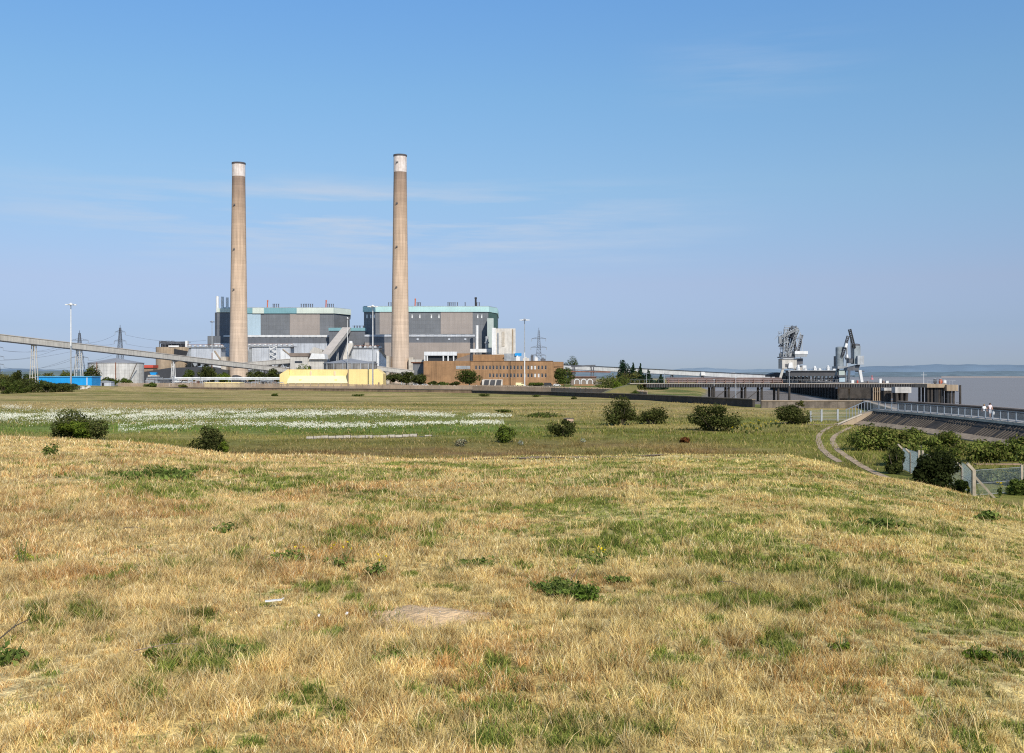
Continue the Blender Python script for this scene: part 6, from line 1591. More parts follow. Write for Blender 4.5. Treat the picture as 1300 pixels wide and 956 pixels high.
# concrete block chamber, ditch with concrete edging
d = 155
t = thing('concrete_chamber', 'small pinkish concrete inspection chamber on the open marsh', 'chamber', (X(722, d), d, 0))
g0 = gz(X(722, d), d)
mb = MB(); mb.box(X(719.5, d), X(728, d), d, d + 1.1, g0 - .1, Z(531.6, d)); obj('body', mb, mat('pinkish_concrete', (.52, .36, .26), .9, .25, 2), t)
mb = MB(); mb.box(X(716.3, d), X(719.4, d), d + .1, d + 1.0, g0 - .1, Z(531.9, d)); obj('dark_end', mb, M['black'], t)  # left end of the chamber, a separate block coloured black
mb = MB(); mb.box(X(716, d), X(728.4, d), d - .06, d + 1.16, Z(531.6, d), Z(531, d)); obj('lid', mb, M['conc_d'], t)
t = thing('ditch_edging', 'low pale concrete edging blocks along the drainage ditch, below the white flowers', 'kerb', (X(460, 119), 119, 0))
def kx(px): d = 119.5 + 2.5 * (px - 460) / 90; return X(px, d), d
for k in range(17):
    pa = 389 + k * 9.4
    if k == 15: continue
    x0, y0 = kx(pa); x1, y1 = kx(pa + 8.8); g0 = gz(x0, y0); mb = MB()
    hh = .30 if k < 15 else .16
    mb.prism([(x0, y0), (x1, y1), (x1, y1 + .3), (x0, y0 + .3)], g0 - .3, g0 + hh * (.9 + .1 * (k % 3))); obj('block', mb, M['conc'], t)
    mb = MB(); mb.box(x1 + .01, x1 + .05, y1 - .05, y1 + .2, g0 - .2, g0 + .36); obj('stake', mb, M['tar'], t)
mb = MB(); pts_ = []
for px in range(330, 560, 12): x, y = kx(px); pts_.append((x, y))
for a, b in zip(pts_[:-1], pts_[1:]):
    f = lambda p: .9 * (1 - ((p[0] + 16) / 9.5) ** 2) if abs(p[0] + 16) < 9.5 else .02
    mb.poly([(a[0], a[1] - .05 - f(a), gz(a[0], a[1]) + .045), (b[0], b[1] - .05 - f(b), gz(b[0], b[1]) + .045), (b[0], b[1] - .04, gz(b[0], b[1]) + .045), (a[0], a[1] - .04, gz(a[0], a[1]) + .045)])
o = obj('ditch_water', mb, mat('ditch_water', (.07, .075, .08), .12, .2, .5)); o['kind'] = 'structure'

# dirt tracks
def ribbon(name, pix, wd, mt, lift=.03):
    P_ = [hit(a, b) for a, b in pix]; xs = np.array([p[0] for p in P_]); ys = np.array([p[1] for p in P_])
    s = np.arange(len(xs)); f = np.linspace(0, len(xs) - 1, len(xs) * 14)
    # smooth interpolation
    xs = np.interp(f, s, xs); ys = np.interp(f, s, ys); kern = np.ones(13) / 13
    xs2 = np.convolve(np.pad(xs, 6, 'edge'), kern, 'valid'); ys2 = np.convolve(np.pad(ys, 6, 'edge'), kern, 'valid')
    mb = MB(); dx = np.gradient(xs2); dy = np.gradient(ys2); l = np.sqrt(dx * dx + dy * dy) + 1e-9; nx, ny = -dy / l, dx / l
    rows_ = []
    for i in range(len(xs2)):
        w_ = wd * (.8 + .4 * float(vnoise(np.array([i * .25]), np.array([wd]), 9)[0])); r = []
        for k in (-1, -.5, 0, .5, 1): x, y = xs2[i] + nx[i] * w_ * k / 2, ys2[i] + ny[i] * w_ * k / 2; r.append((x, y, gz(x, y) + lift))
        rows_.append(r)
    for a, b in zip(rows_[:-1], rows_[1:]):
        for k in range(4): mb.poly([a[k], a[k + 1], b[k + 1], b[k]])
    o = obj(name, mb, mt); o['kind'] = 'structure'
ribbon('dirt_track', [(1096, 538.5), (1072, 539), (1055, 541.5), (1043, 548), (1038, 557), (1043, 570), (1054, 580), (1068, 588)], .6, M['dirt'])
ribbon('dirt_track', [(1100, 539.5), (1086, 541), (1072, 546), (1060, 553), (1056, 559), (1062, 570), (1075, 580), (1092, 591), (1112, 601), (1128, 608)], .6, M['dirt'])
ribbon('footpath', [(560, 584), (640, 583.3), (720, 581.5), (790, 580), (850, 578)], .9, mat('trodden_path', (.27, .19, .11), .95, .3, 1), .04)
ribbon('footpath', [(985, 536), (1010, 538), (1040, 540), (1070, 538), (1110, 531)], 1.3, M['dirt'], .05)

# scrub at the far left
random.seed(31)
lx = [(-34, 482, 425, 'MID'), (-20, 484, 395, 'D'), (-6, 482, 430, 'D'), (5, 487, 375, 'MID'), (14, 484, 420, 'D'), (24, 488, 385, 'MID'), (33, 484.5, 430, 'D'), (43, 487, 395, 'D'), (52, 488, 430, 'MID'), (60, 489.5, 395, 'D'), (70, 490, 425, 'MID'), (79, 491, 400, 'D'), (86, 492.5, 425, 'D')]
for i, (px, top, d, c) in enumerate(lx):
    x = X(px, d); bush('dark green scrub bush in the thicket before the blue shed', x, d, 30 * d / F, Z(top - 4.5, d), 200 + i, DARKLEAF + [(.09, .1, .035)] if c == 'D' else MIDLEAF[:3] + OLIVELEAF[2:], n=2000, size=.42, group='scrub thicket at the left edge')
for i, (px, w, top, d, lv, lab) in enumerate(((4, 26, 473, 690, OLIVELEAF, 'dull olive tree at the left edge beyond the scrub'), (22, 17, 469.5, 690, DARKLEAF, 'round dark tree left of the blue shed'), (42, 22, 473.5, 700, MIDLEAF, 'low green tree just left of the blue shed'), (60, 18, 473, 700, OLIVELEAF, 'low olive tree behind the left part of the blue shed'), (82, 22, 470, 705, OLIVELEAF + BRIGHTLEAF[:1], 'pale olive tree behind the right part of the blue shed'), (118, 24, 464.5, 640, DARKLEAF, 'dark round tree in front of the white tank'),
        (140, 26, 479, 600, MIDLEAF, 'low green shrub tree at the foot of the white tank'), (160, 16, 481, 610, MIDLEAF, 'second low shrub tree under the white tank'))):
    tree(lab, X(px, d), d, w * d / F, Z(top, d), 230 + i, lv, n=1500, size=.75, clear=.08)
G2 = 'trees around the power station'
for i, (px, w, top, d, lv, lab) in enumerate(((241, 19, 471.5, 640, MIDLEAF, 'mid green tree left of the rust red mast'), (264, 28, 463, 650, DARKLEAF, 'dark green tree behind the rust red mast'), (285, 16, 474, 645, BRIGHTLEAF, 'yellow green bush right of the rust red mast'), (326, 26, 469.5, 660, DARKLEAF, 'dark tree behind the pipeline, left of two'), (346, 26, 466.5, 655, DARKLEAF, 'taller dark tree behind the pipeline, by the yellow building'), (386, 22, 465, 690, BRIGHTLEAF, 'yellow green tree peeping over the yellow roof'),
        (500, 22, 473.5, 640, DARKLEAF, 'dark tree just right of the yellow building'), (516, 26, 472, 660, DARKLEAF, 'darkest tree between the yellow and brick buildings'), (533, 22, 475, 640, DARKLEAF, 'dark tree at the left corner of the brick office'), (596, 32, 470, 598, DARKLEAF + MIDLEAF, 'full round tree in front of the brick office'), (716, 29, 466.5, 560, MIDLEAF + DARKLEAF, 'round tree at the right corner of the brick office'), (723, 27, 455, 790, DARKLEAF + MIDLEAF, 'round topped tree behind the white gallery'))):
    tree(lab, X(px, d), d, w * d / F, Z(top, d), 260 + i, lv, n=2600, size=.7, clear=.10, group=G2)
for i, (px, w, top, d, lv, lab) in enumerate(((550, 18, 484, 615, DARKLEAF, 'low shrub against the blank brick wall, left of three'), (563, 17, 484.5, 612, MIDLEAF, 'low shrub against the blank brick wall, middle of three'), (577, 18, 484, 610, DARKLEAF, 'low shrub against the blank brick wall, right of three'), (681, 24, 485, 612, MIDLEAF, 'low shrub below the right windows of the brick office'), (775, 60, 468, 425, OLIVELEAF + MIDLEAF, 'broad olive thicket left of the pines'), (802, 48, 469, 440, OLIVELEAF, 'pale olive thicket under the pines'), (786, 16, 484.5, 390, BRIGHTLEAF, 'yellow green bush at the foot of the olive thicket'), (192, 18, 486, 520, MIDLEAF, 'small green shrub behind the fence below the pipeline end'), (232, 12, 488, 530, OLIVELEAF, 'dry olive shrub behind the fence'))):
    bush(lab, X(px, d), d, w * d / F, Z(top, d), 280 + i, lv, n=1700, size=.55, z=0, name='shrub', cat='shrub')
for i, (px, w, top, d, lab) in enumerate(((793, 17, 456.5, 480, 'tallest dark pine, left end of the pine row'), (804, 13, 461.5, 475, 'pointed dark pine, second in the row'), (813, 12, 463.5, 475, 'pointed dark pine, third in the row'), (823, 16, 470, 470, 'short dark pine, fourth in the row'), (839, 14, 476, 470, 'lowest dark pine at the right end of the row'))):
    tree(lab, X(px, d), d, w * (1.25 if i == 0 else 1.75) * d / F, Z(top, d), 300 + i, PINELEAF, n=2200, size=.6, kind='pine' if i else 'round', clear=.05, name='pine_tree', group='row of pines by the gallery')

# gantry, hoops, cars by the brick office
d = 650
t = thing('pipe_gantry', 'dark steel pipe gantry in front of the white gallery', 'gantry', (X(742, d), d, 0))
for px in (727.5, 729.5, 750.5, 753.5):
    mb = MB(); mb.bar((X(px, d), d, 0), (X(px, d), d, Z(464.5, d)), .7); obj('post', mb, M['darkmetal'], t)
mb = MB(); mb.bar((X(753.5, d), d, Z(473, d)), (X(749, d), d, Z(465, d)), .4); obj('brace', mb, M['darkmetal'], t)
mb = MB(); mb.bar((X(725, d), d, Z(465.3, d)), (X(756, d), d, Z(464, d)), .6, .9); obj('top_beam', mb, M['darkmetal'], t)
mb = MB(); mb.bar((X(718, d), d, Z(471.5, d)), (X(775, d), d, Z(472.3, d)), 1.2, .8); obj('pipe', mb, M['rust'], t)
for i, (px, lab) in enumerate(((732.5, 'white pipe hoop by the brown store, left of three'), (741, 'white pipe hoop by the brown store, middle of three'), (749, 'white pipe hoop by the brown store, right of three'))):
    d = 615; t = thing('pipe_hoop', lab, 'pipe', (X(px, d), d, 0), 'white pipe hoops'); mb = MB(); r = 3.3 * d / F; c_ = Vector((X(px, d), d, Z(484.8, d)))
    for k in range(10):
        a0, a1 = math.pi * k / 10, math.pi * (k + 1) / 10
        mb.tube(c_ + Vector((math.cos(a0) * r, 0, math.sin(a0) * r)), c_ + Vector((math.cos(a1) * r, 0, math.sin(a1) * r)), .3, .3, 8)
    for s_ in (-1, 1): mb.tube(c_ + Vector((s_ * r, 0, 0)), Vector((c_.x + s_ * r, d, 0)), .26, .26, 8)
    obj('hoop_pipe', mb, M['white'], t, True)
    mb = MB(); mb.box(c_.x - r - .4, c_.x + r + .4, d - .5, d + .5, 0, 1.0); obj('base', mb, M['brick'], t)
d = 610; t = thing('brown_store', 'low dark brown store behind the white pipe hoops', 'building', (X(745, d), d, 0))
mb = MB(); mb.box(X(729, d), X(762, d), d + 30, d + 38, 0, Z(479, d + 30)); obj('wall', mb, M['roofbrown'], t)
mb = MB(); mb.box(X(728, d), X(763, d), d + 29.5, d + 38.5, Z(479, d + 30), Z(478, d + 30)); obj('roof', mb, M['rust'], t)

def car(label, x, y, mt, rz=0, van=False):
    t = thing('parked_car', label, 'car', (x, y, 0), 'cars parked by the brick office')
    prof = [(-2.1, .35), (2.1, .35), (2.15, .75), (1.3, .95), (.7, 1.42), (-1.2, 1.45), (-2.0, 1.0), (-2.15, .7)] if not van else [(-2.5, .35), (2.4, .35), (2.45, 1.0), (1.9, 1.2), (1.5, 2.0), (-2.45, 2.05), (-2.5, .8)]
    mb = MB(); mb.ext([(x + a, z) for a, z in prof], y - .85, y + .85); obj('body', mb, mt, t)
    mb = MB()
    if not van: mb.ext([(x + .55, 1.0), (x + 1.05, 1.0), (x + .6, 1.36), (x - 1.1, 1.38), (x - 1.6, 1.02)], y - .87, y - .80)
    else: mb.ext([(x + .9, 1.2), (x + 1.75, 1.25), (x + 1.4, 1.85), (x + .9, 1.85)], y - .87, y - .80)
    obj('side_window', mb, M['glass'], t)
    for sx_ in (-1.35, 1.35):
        for sy_ in (-.78, .78):
            mb = MB(); mb.tube((x + sx_, y + sy_ - .1, .33), (x + sx_, y + sy_ + .1, .33), .33, .33, 14); obj('wheel', mb, M['black'], t)
car('white car parked left of the shrubs, under the dark trees', X(529, 590), 588, M['white']); car('second white car parked right beside the left one, nearer the brick wall', X(540, 590), 590, M['white'])
car('black van parked at the right corner of the brick office', X(696, 600), 600, M['black'], van=True); car('white car parked right of the black van', X(707, 600), 599, M['white'])
car('pale cream van parked in front of the brick office, below the windows', X(660, 606), 604, M['yellow_l'], van=True)
# rubble by the mound
t = thing('rubble_heap', 'heap of pale broken concrete at the right end of the scrub', 'rubble', (X(100, 440), 440, 0)); mb = MB(); rs = random.Random(3)
for k in range(44):
    px = rs.uniform(86, 113); d = 430 + rs.uniform(-5, 8); x = X(px, d); s_ = rs.uniform(.25, .8); z = gz(x, d)
    mb.bar((x - s_, d, z + .1), (x + s_, d + rs.uniform(-.5, .5), z + rs.uniform(.2, 1.1)), s_, s_ * .8)
o = obj('rubble', mb, M['conc_l'], t); o['kind'] = 'stuff'

# ================================================================== RIGHT HAND THICKETS AND OLD FENCE
BRAM = [(.15, .185, .04), (.12, .155, .032), (.19, .21, .05), (.095, .12, .028), (.21, .20, .06)]
G3 = 'bramble thickets below the sea wall'
for i, (px, base, w, top, lab) in enumerate(((1108, 571, 60, 540, 'bramble thicket nearest the track bend, leftmost of the mass'), (1150, 572, 66, 540, 'broad bramble thicket right of the leftmost one'), (1200, 577, 66, 548, 'bramble thicket in the middle under the sea wall'), (1150, 590, 60, 560, 'lower bramble thicket behind the first concrete posts'), (1196, 598, 70, 566, 'bramble thicket directly behind the black bush'), (1250, 587, 54, 558, 'bramble thicket above the old brick wall'), (1294, 585, 56, 555, 'bramble thicket under the sea wall at the right edge'), (1330, 600, 70, 560, 'bramble thicket just outside the right edge'),
        (1255, 612, 60, 597, 'grey green bramble tangle inside the wire fence'), (1300, 616, 60, 598, 'grey green bramble tangle at the right edge inside the fence'))):
    pbush(lab, px, w, top, base, 320 + i, BRAM if i < 8 else [(.13, .155, .06), (.1, .13, .05), (.16, .17, .08)], n=4200, size=.2, group=G3, name='bramble_thicket', cat='brambles', lumps=26, dep=None, spiky=.35)
pbush('big black green bush swallowing the wire fence', 1192, 64, 574, 628, 340, [(.026, .034, .011), (.034, .044, .014), (.045, .055, .018)], n=9000, size=.15, d=67, lumps=22)
pbush('small dark bush at the foot of the black bush', 1217, 28, 609, 629, 341, [(.05, .07, .018), (.04, .055, .015)], n=1800, size=.11, d=64)
pbush('dark conical bush at the left end of the old fence', 1136, 30, 566, 603, 342, DARKLEAF, n=3600, size=.15, d=77, lumps=12)
pbush('small dark green bush at the right edge of the wire fence', 1293, 34, 606, 625, 343, MIDLEAF, n=1500, size=.13, d=63)
# brown strip of dry growth
t = thing('brick_ruin', 'low ruined brown brick wall with dark gaps behind the wire fence', 'wall', (X(1265, 84), 84, 0))
d = 84; g0 = gz(X(1265, d), d)
for pa, pb, r0 in ((1241, 1262, 589.5), (1271, 1296, 590.5), (1296.4, 1318, 592)):
    mb = MB(); mb.box(X(pa, d), X(pb, d), d, d + .5, g0 - .3, Z(r0, d)); obj('wall_stub', mb, M['brick_d'], t)
mb = MB(); mb.box(X(1240, d), X(1318, d), d - .05, d + .56, Z(590.4, d) + .004, Z(589, d)); obj('coping', mb, mat('brown_slab', (.33, .22, .15), .9, .3, 1), t)
mb = MB(); mb.box(X(1262.2, d), X(1270.8, d), d + .55, d + .9, g0 - .2, Z(590.5, d)); obj('dark_recess', mb, M['black'], t)

G4 = 'cranked concrete fence posts'
def cpost(label, px, base, d, top, lean=0.0, crank=1, strut=False, group=G4, thick=.14):
    x = X(px, d); g0 = gz(x, d); z1 = Z(top, d); t = thing('fence_post', label, 'fence post', (x, d, g0), group)
    hgt = z1 - g0; mb = MB(); zk = g0 + hgt * .80 if crank else z1
    mb.bar((x, d, g0 - .3), (x + lean, d, zk), thick, thick)
    if crank: mb.bar((x + lean, d, zk - .02), (x + lean - .42 * crank, d - .05, z1), thick * .85, thick * .85)
    obj('post_shaft', mb, M['postconc'], t)
    if strut:
        mb = MB(); mb.bar((x + .05, d - .02, g0 + hgt * .62), (X(1259.5, d), d - .5, gz(X(1259.5, d), d - .5) - .1), .12, .12); obj('strut', mb, M['postconc'], t)
    return x, d
M['postconc'] = mat('old_post_concrete', (.43, .36, .27), .9, .3, 2.5, streak=.3)
fl = [cpost('cranked concrete post at the top of the fence, leaning left over the conical bush', 1146.5, 600, 80, 564, 0, 1), cpost('second cranked concrete post, right of the conical bush', 1156.2, 602, 77, 569.5),
      cpost('straight concrete gate post, left one of a pair', 1166.6, 606, 74, 571.5, crank=0, group=None), cpost('straight concrete gate post, right one of a pair beside the black bush', 1171.2, 607, 74, 572, crank=0, group=None),
      cpost('half hidden cranked post top over the black bush', 1184.5, 610, 71, 577), cpost('cranked concrete post right of the black bush', 1221.5, 618, 66, 586.5), cpost('nearest thick cranked concrete corner post with a sloping strut', 1236, 632, 62, 588.5, strut=True, group=None, thick=.2)]
fl2 = [fl[-1], cpost('dark topped concrete post at the right edge of the fence', 1297, 625, 64, 590, crank=0, group=None), (X(1360, 66), 66)]
cpost('small broken pale post tip among the brambles at the right', 1268, 580, 92, 572.5, .5, crank=0, group=None, thick=.12)
cpost('thin leaning post tip among brambles behind the gate posts', 1174, 590, 84, 566, -.3, crank=0, group=None, thick=.1)
m, N, L = nt('chain_link'); out = N.new('ShaderNodeOutputMaterial'); b = N.new('ShaderNodeBsdfPrincipled'); L.new(b.outputs[0], out.inputs[0]); b.inputs['Base Color'].default_value = (.30, .37, .38, 1); b.inputs['Roughness'].default_value = .5; M['chain'] = m
def mesh_fence(label, pts, h, step=.11, r=.0085):
    t = thing('mesh_fence', label, 'fence', (pts[0][0], pts[0][1], gz(*pts[0])), 'rusted wire mesh between the old posts')
    mb = MB()
    for a, b in zip(pts[:-1], pts[1:]):
        v = Vector((b[0] - a[0], b[1] - a[1])); n = int(v.length / step); k2 = int(h / step)
        for k in range(-k2, n):
            for s_ in (1, -1):
                i0 = max(k, 0) if s_ == 1 else max(k, 0); i1 = min(k + k2, n)
                j0 = i0 - k; j1 = i1 - k
                za, zb = (j0, j1) if s_ == 1 else (k2 - j0, k2 - j1)
                pa = (a[0] + v.x * i0 / n, a[1] + v.y * i0 / n); pb = (a[0] + v.x * i1 / n, a[1] + v.y * i1 / n)
                mb.bar((pa[0], pa[1], gz(*pa) + .05 + za * step), (pb[0], pb[1], gz(*pb) + .05 + zb * step), r * 2)
    obj('wire_mesh', mb, M['chain'], t)['kind'] = 'stuff'
    mb = MB()
    for a, b in zip(pts[:-1], pts[1:]):
        for zz in (.1, h * .5, h): mb.bar((a[0], a[1], gz(*a) + zz), (b[0], b[1], gz(*b) + zz), .02)
    obj('line_wire', mb, M['steel'], t)
mesh_fence('blue grey wire mesh left of the gate posts', [fl[0], fl[1], fl[2]], 1.75, .07, .0040)
mesh_fence('wire mesh from the gate posts past the black bush to the corner post', [fl[3], fl[4], fl[5], fl[6]], 1.7, .075, .0024)
mesh_fence('wire mesh running right from the corner post', fl2, 1.6, .085, .0017)

# ================================================================== PEOPLE
def person(label, x, y, seed, shirt, legs, hairc, sleeve=True, h=1.7, swing=.22, arm_bend=0.0):
    t = thing('person', label, 'person', (x, y, DZ)); s = h / 1.75
    J = {'pel': (0, 0, .95, .135), 'wst': (0, .01, 1.08, .125), 'chest': (0, 0, 1.30, .155), 'neck0': (0, .01, 1.46, .075), 'neck': (0, 0, 1.53, .056), 'head': (0, -.015, 1.61, .088), 'crown': (0, -.005, 1.70, .082),
         'shl': (.17, .01, 1.42, .072), 'ell': (.25, .03 - swing * .3, 1.14, .045), 'wrl': (.25, -.10 - swing * .5 - arm_bend, .92 + arm_bend * .6, .03), 'hdl': (.25, -.13 - swing * .55 - arm_bend, .86 + arm_bend * .7, .034),
         'shr': (-.17, .01, 1.42, .072), 'elr': (-.24, .05 + swing * .4, 1.15, .045), 'wrr': (-.24, .02 + swing * .5, .91, .03), 'hdr': (-.24, .0 + swing * .5, .84, .034),
         'hpl': (.09, 0, .90, .098), 'knl': (.095, -.02 + swing * .6, .50, .062), 'anl': (.095, .08 + swing * 1.4, .10 + .03, .04), 'ftl': (.10, -.08 + swing * 1.3, .045, .036),
         'hpr': (-.09, 0, .90, .098), 'knr': (-.095, -.06 - swing * .5, .50, .062), 'anr': (-.095, -.02 - swing, .09, .04), 'ftr': (-.10, -.19 - swing, .035, .036)}
    E = [('pel', 'wst'), ('wst', 'chest'), ('chest', 'neck0'), ('neck0', 'neck'), ('neck', 'head'), ('head', 'crown'), ('chest', 'shl'), ('shl', 'ell'), ('ell', 'wrl'), ('wrl', 'hdl'), ('chest', 'shr'), ('shr', 'elr'), ('elr', 'wrr'), ('wrr', 'hdr'),
         ('pel', 'hpl'), ('hpl', 'knl'), ('knl', 'anl'), ('anl', 'ftl'), ('pel', 'hpr'), ('hpr', 'knr'), ('knr', 'anr'), ('anr', 'ftr')]
    ks = list(J); me = bpy.data.meshes.new('body'); me.from_pydata([(J[k][0] * s, J[k][1] * s, J[k][2] * s) for k in ks], [(ks.index(a), ks.index(b)) for a, b in E], [])
    o = bpy.data.objects.new('tmp', me); col.objects.link(o); sk = o.modifiers.new('skin', 'SKIN'); ss = o.modifiers.new('sub', 'SUBSURF'); ss.levels = 2; ss.render_levels = 2
    for i, k in enumerate(ks): me.skin_vertices[0].data[i].radius = (J[k][3] * s, J[k][3] * s * (.8 if k in ('chest', 'wst', 'pel') else 1)); me.skin_vertices[0].data[i].use_root = (k == 'pel')
    dg = bpy.context.evaluated_depsgraph_get(); m2 = bpy.data.meshes.new_from_object(o.evaluated_get(dg)); bpy.data.objects.remove(o)
    V_ = [tuple(v.co) for v in m2.vertices]; Fc = [tuple(p.vertices) for p in m2.polygons]
    mb = MB(); mb.v = V_; mb.f = Fc; mb.m = [0] * len(Fc)
    for i, f in enumerate(Fc):
        c = sum((Vector(V_[q]) for q in f), Vector()) / len(f); c /= s
        if c.z > 1.50: mi = 0
        elif abs(c.x) > .205 or (abs(c.x) > .18 and c.z < 1.2): mi = 1 if (sleeve and c.z > 1.22) else 0
        elif c.z > .93: mi = 1
        elif c.z > (.52 if legs[1] else .12): mi = 2
        elif c.z > .10: mi = 0
        else: mi = 3
        mb.m[i] = mi
    hd = Vector(J['head'][:3]) * s
    mb.tube(hd + Vector((0, -.08 * s, -.005)), hd + Vector((0, -.112 * s, -.02)), .018 * s, .012 * s, 6)
    for sx_ in (-1, 1): mb.tube(hd + Vector((sx_ * .083 * s, .01, 0)), hd + Vector((sx_ * .098 * s, .016, 0)), .026 * s, .02 * s, 8)
    for hk, sx_ in (('hdl', 1), ('hdr', -1)):
        hp = Vector(J[hk][:3]) * s
        for q in range(4):
            b0 = hp + Vector((0, (-.024 + .016 * q) * s, -.015 * s)); mb.tube(b0, b0 + Vector((-sx_ * .012, -.008, (-.075 + .008 * abs(q - 1.5)) * s)), .0095 * s, .007 * s, 6)
        mb.tube(hp + Vector((0, -.03 * s, 0)), hp + Vector((-sx_ * .01, -.06 * s, -.045 * s)), .011 * s, .008 * s, 6)
    mb.v = [(v[0] + x, v[1] + y, v[2] + DZ) for v in mb.v]
    obj('body', mb, [M['skin'], shirt, legs[0], M['black']], t, True)
    mh = MB(); c = hd + Vector((x, y, DZ))
    n = 16
    mh.lathe((c.x, c.y + .012 * s), [(.086 * s, c.z + .0 * s), (.101 * s, c.z + .03 * s), (.098 * s, c.z + .085 * s), (.066 * s, c.z + .13 * s), (.01, c.z + .148 * s)], n)
    mh.box(c.x - .08 * s, c.x + .08 * s, c.y + .035 * s, c.y + .105 * s, c.z - .09 * s, c.z + .05 * s); obj('hair', mh, hairc, t, True)
    for sx_ in (-1, 1):
        me_ = MB(); me_.lathe((c.x + sx_ * .032 * s, c.y - .082 * s), [(.004, c.z + .002), (.011, c.z + .012), (.004, c.z + .022)], 8); obj('eye', me_, M['black'], t)
    mm_ = MB(); mm_.box(c.x - .024 * s, c.x + .024 * s, c.y - .092 * s, c.y - .07 * s, c.z - .052 * s, c.z - .044 * s); obj('mouth', mm_, M['lip'], t)
    hp = Vector(J['hdl'][:3]) * s + Vector((x, y, DZ)); return t, hp
M['skin'] = mat('sunburnt_skin', (.55, .30, .20), .6, .1, 3); M['lip'] = mat('lip', (.36, .12, .1), .6, .1, 3)
M['shirtw'] = mat('white_cotton_shirt', (.82, .82, .82), .8, .08, 4); M['vest'] = mat('pale_pink_vest', (.78, .64, .64), .8, .1, 4); M['trous'] = mat('dark_trousers', (.035, .037, .045), .8, .3, 4); M['shorts'] = mat('pale_grey_shorts', (.60, .62, .66), .8, .1, 4)
M['hair'] = mat('dark_brown_hair', (.045, .03, .02), .7, .3, 8); M['hairb'] = mat('fair_hair', (.32, .2, .08), .7, .3, 8)
person('person in a white shirt and dark trousers, walking on the promenade', X(1249.5, 121), 121, 1, M['shirtw'], (M['trous'], False), M['hairb'], True, 1.66, .18)
t, hp = person('taller person in a pale pink vest and pale shorts, carrying a white bag', X(1257, 122), 122, 2, M['vest'], (M['shorts'], True), M['hair'], False, 1.78, .14)
t = thing('carrier_bag', 'white carrier bag held by the person in the pale vest', 'bag', (hp.x, hp.y, hp.z - .5))
mb = MB(); mb.ext([(hp.x - .10, hp.z - .46), (hp.x + .12, hp.z - .47), (hp.x + .17, hp.z - .25), (hp.x + .12, hp.z - .13), (hp.x - .10, hp.z - .13), (hp.x - .14, hp.z - .26)], hp.y - .07, hp.y + .07); obj('pouch', mb, M['white'], t)
mb = MB(); mb.bar((hp.x - .07, hp.y, hp.z - .14), (hp.x, hp.y, hp.z - .055), .025); mb.bar((hp.x + .08, hp.y, hp.z - .14), (hp.x, hp.y, hp.z - .055), .025); obj('handle', mb, M['white'], t)

# ================================================================== NEAR SLOPE DETAILS
# bare soil scrape
t = thing('bare_soil', 'bare patch of pale crumbly soil in the near grass', 'soil patch', (SOILX, SOILY, gz(SOILX, SOILY)))
n = 46; V_ = []; Q_ = []
for i in range(n):
    for j in range(n):
        u, v = (i / (n - 1) * 2 - 1), (j / (n - 1) * 2 - 1); r = math.hypot(u, v)
        x, y = u * .45 * (1 + .18 * math.sin(5 * math.atan2(v, u) + 1)), v * .40 * (1 + .2 * math.cos(3 * math.atan2(v, u))); f = max(0, 1 - r) ** .8
        V_.append((x, y, f * .05 + (float(fbm(np.array([x * 9 + 3]), np.array([y * 9]), 5, 3)[0]) - .5) * .035 * min(1, f * 4) - .004 + gz(SOILX + x, SOILY + y) - gz(SOILX, SOILY)))
for i in range(n - 1):
    for j in range(n - 1):
        if math.hypot((i + .5) / (n - 1) * 2 - 1, (j + .5) / (n - 1) * 2 - 1) < .99: Q_.append((i * n + j, (i + 1) * n + j, (i + 1) * n + j + 1, i * n + j + 1))
me = bpy.data.meshes.new('soil_surface'); me.from_pydata(V_, [], Q_); o = link('soil_surface', me, M['soil'], t); me.polygons.foreach_set('use_smooth', [True] * len(Q_))
mb = MB(); rs = random.Random(8)
for k in range(9):
    x, y = SOILX + rs.gauss(0, .18), SOILY + rs.gauss(0, .15); z = gz(x, y) + .05 * max(0, 1 - math.hypot((x - SOILX) / .4, (y - SOILY) / .36)); r = rs.uniform(.004, .009)
    mb.lathe((x, y), [(r * .5, z - .005), (r, z + r * .5), (r * .4, z + r * 1.1)], 6)
obj('pebble', mb, M['stone'], t)['kind'] = 'stuff'

def weed(label, px, row, w, h, n, seed, leaves=BRIGHTLEAF + MIDLEAF, name='weed', size=.045, cat='weed', stems=6, yellow=0):
    x, y, z = hit(px, row); t = thing(name, label, cat, (x, y, z))
    ps = [leafcloud((0, 0, h * .30), (w / 2 * 1.15, w / 2 * .95, h * .42), int(n * .62), size * .68, leaves, seed, 16, fill=.1, bottom=-.7, spiky=.9)]
    leaf_obj('leaves', ps, t)
    mb = MB(); rs = random.Random(seed)
    for k in range(stems):
        a = rs.random() * 6.28; mb.tube((0, 0, -.02), (math.cos(a) * w * .42, math.sin(a) * w * .35, h * rs.uniform(.5, 1.05)), .004, .002, 5)
    me = bpy.data.meshes.new('stem'); me.from_pydata(mb.v, [], mb.f); link('stem', me, M['stemgreen'], t)
    if yellow:
        leaf_obj('flower', [leafcloud((rs.uniform(-.4, .4) * w, rs.uniform(-.3, .3) * w, h * rs.uniform(.8, 1.2)), (.012, .012, .008), 6, .016, [(.8, .6, .03)], seed + k, 3) for k in range(yellow)], t, M['flower'])
WD = [(.13, .185, .04), (.165, .21, .05), (.095, .14, .032), (.19, .235, .06)]
weed('dark sprawling bramble clump with a bright front in the near grass', 724, 758, .52, .20, 900, 401, WD, size=.04, stems=12)
weed('bright green bramble front of the sprawling clump', 742, 764, .26, .17, 620, 402, [(.12, .19, .03), (.15, .22, .04), (.09, .14, .024)], size=.034)
weed('low dark green bramble arm left of the sprawling clump', 690, 750, .36, .11, 420, 403, WD, size=.04)
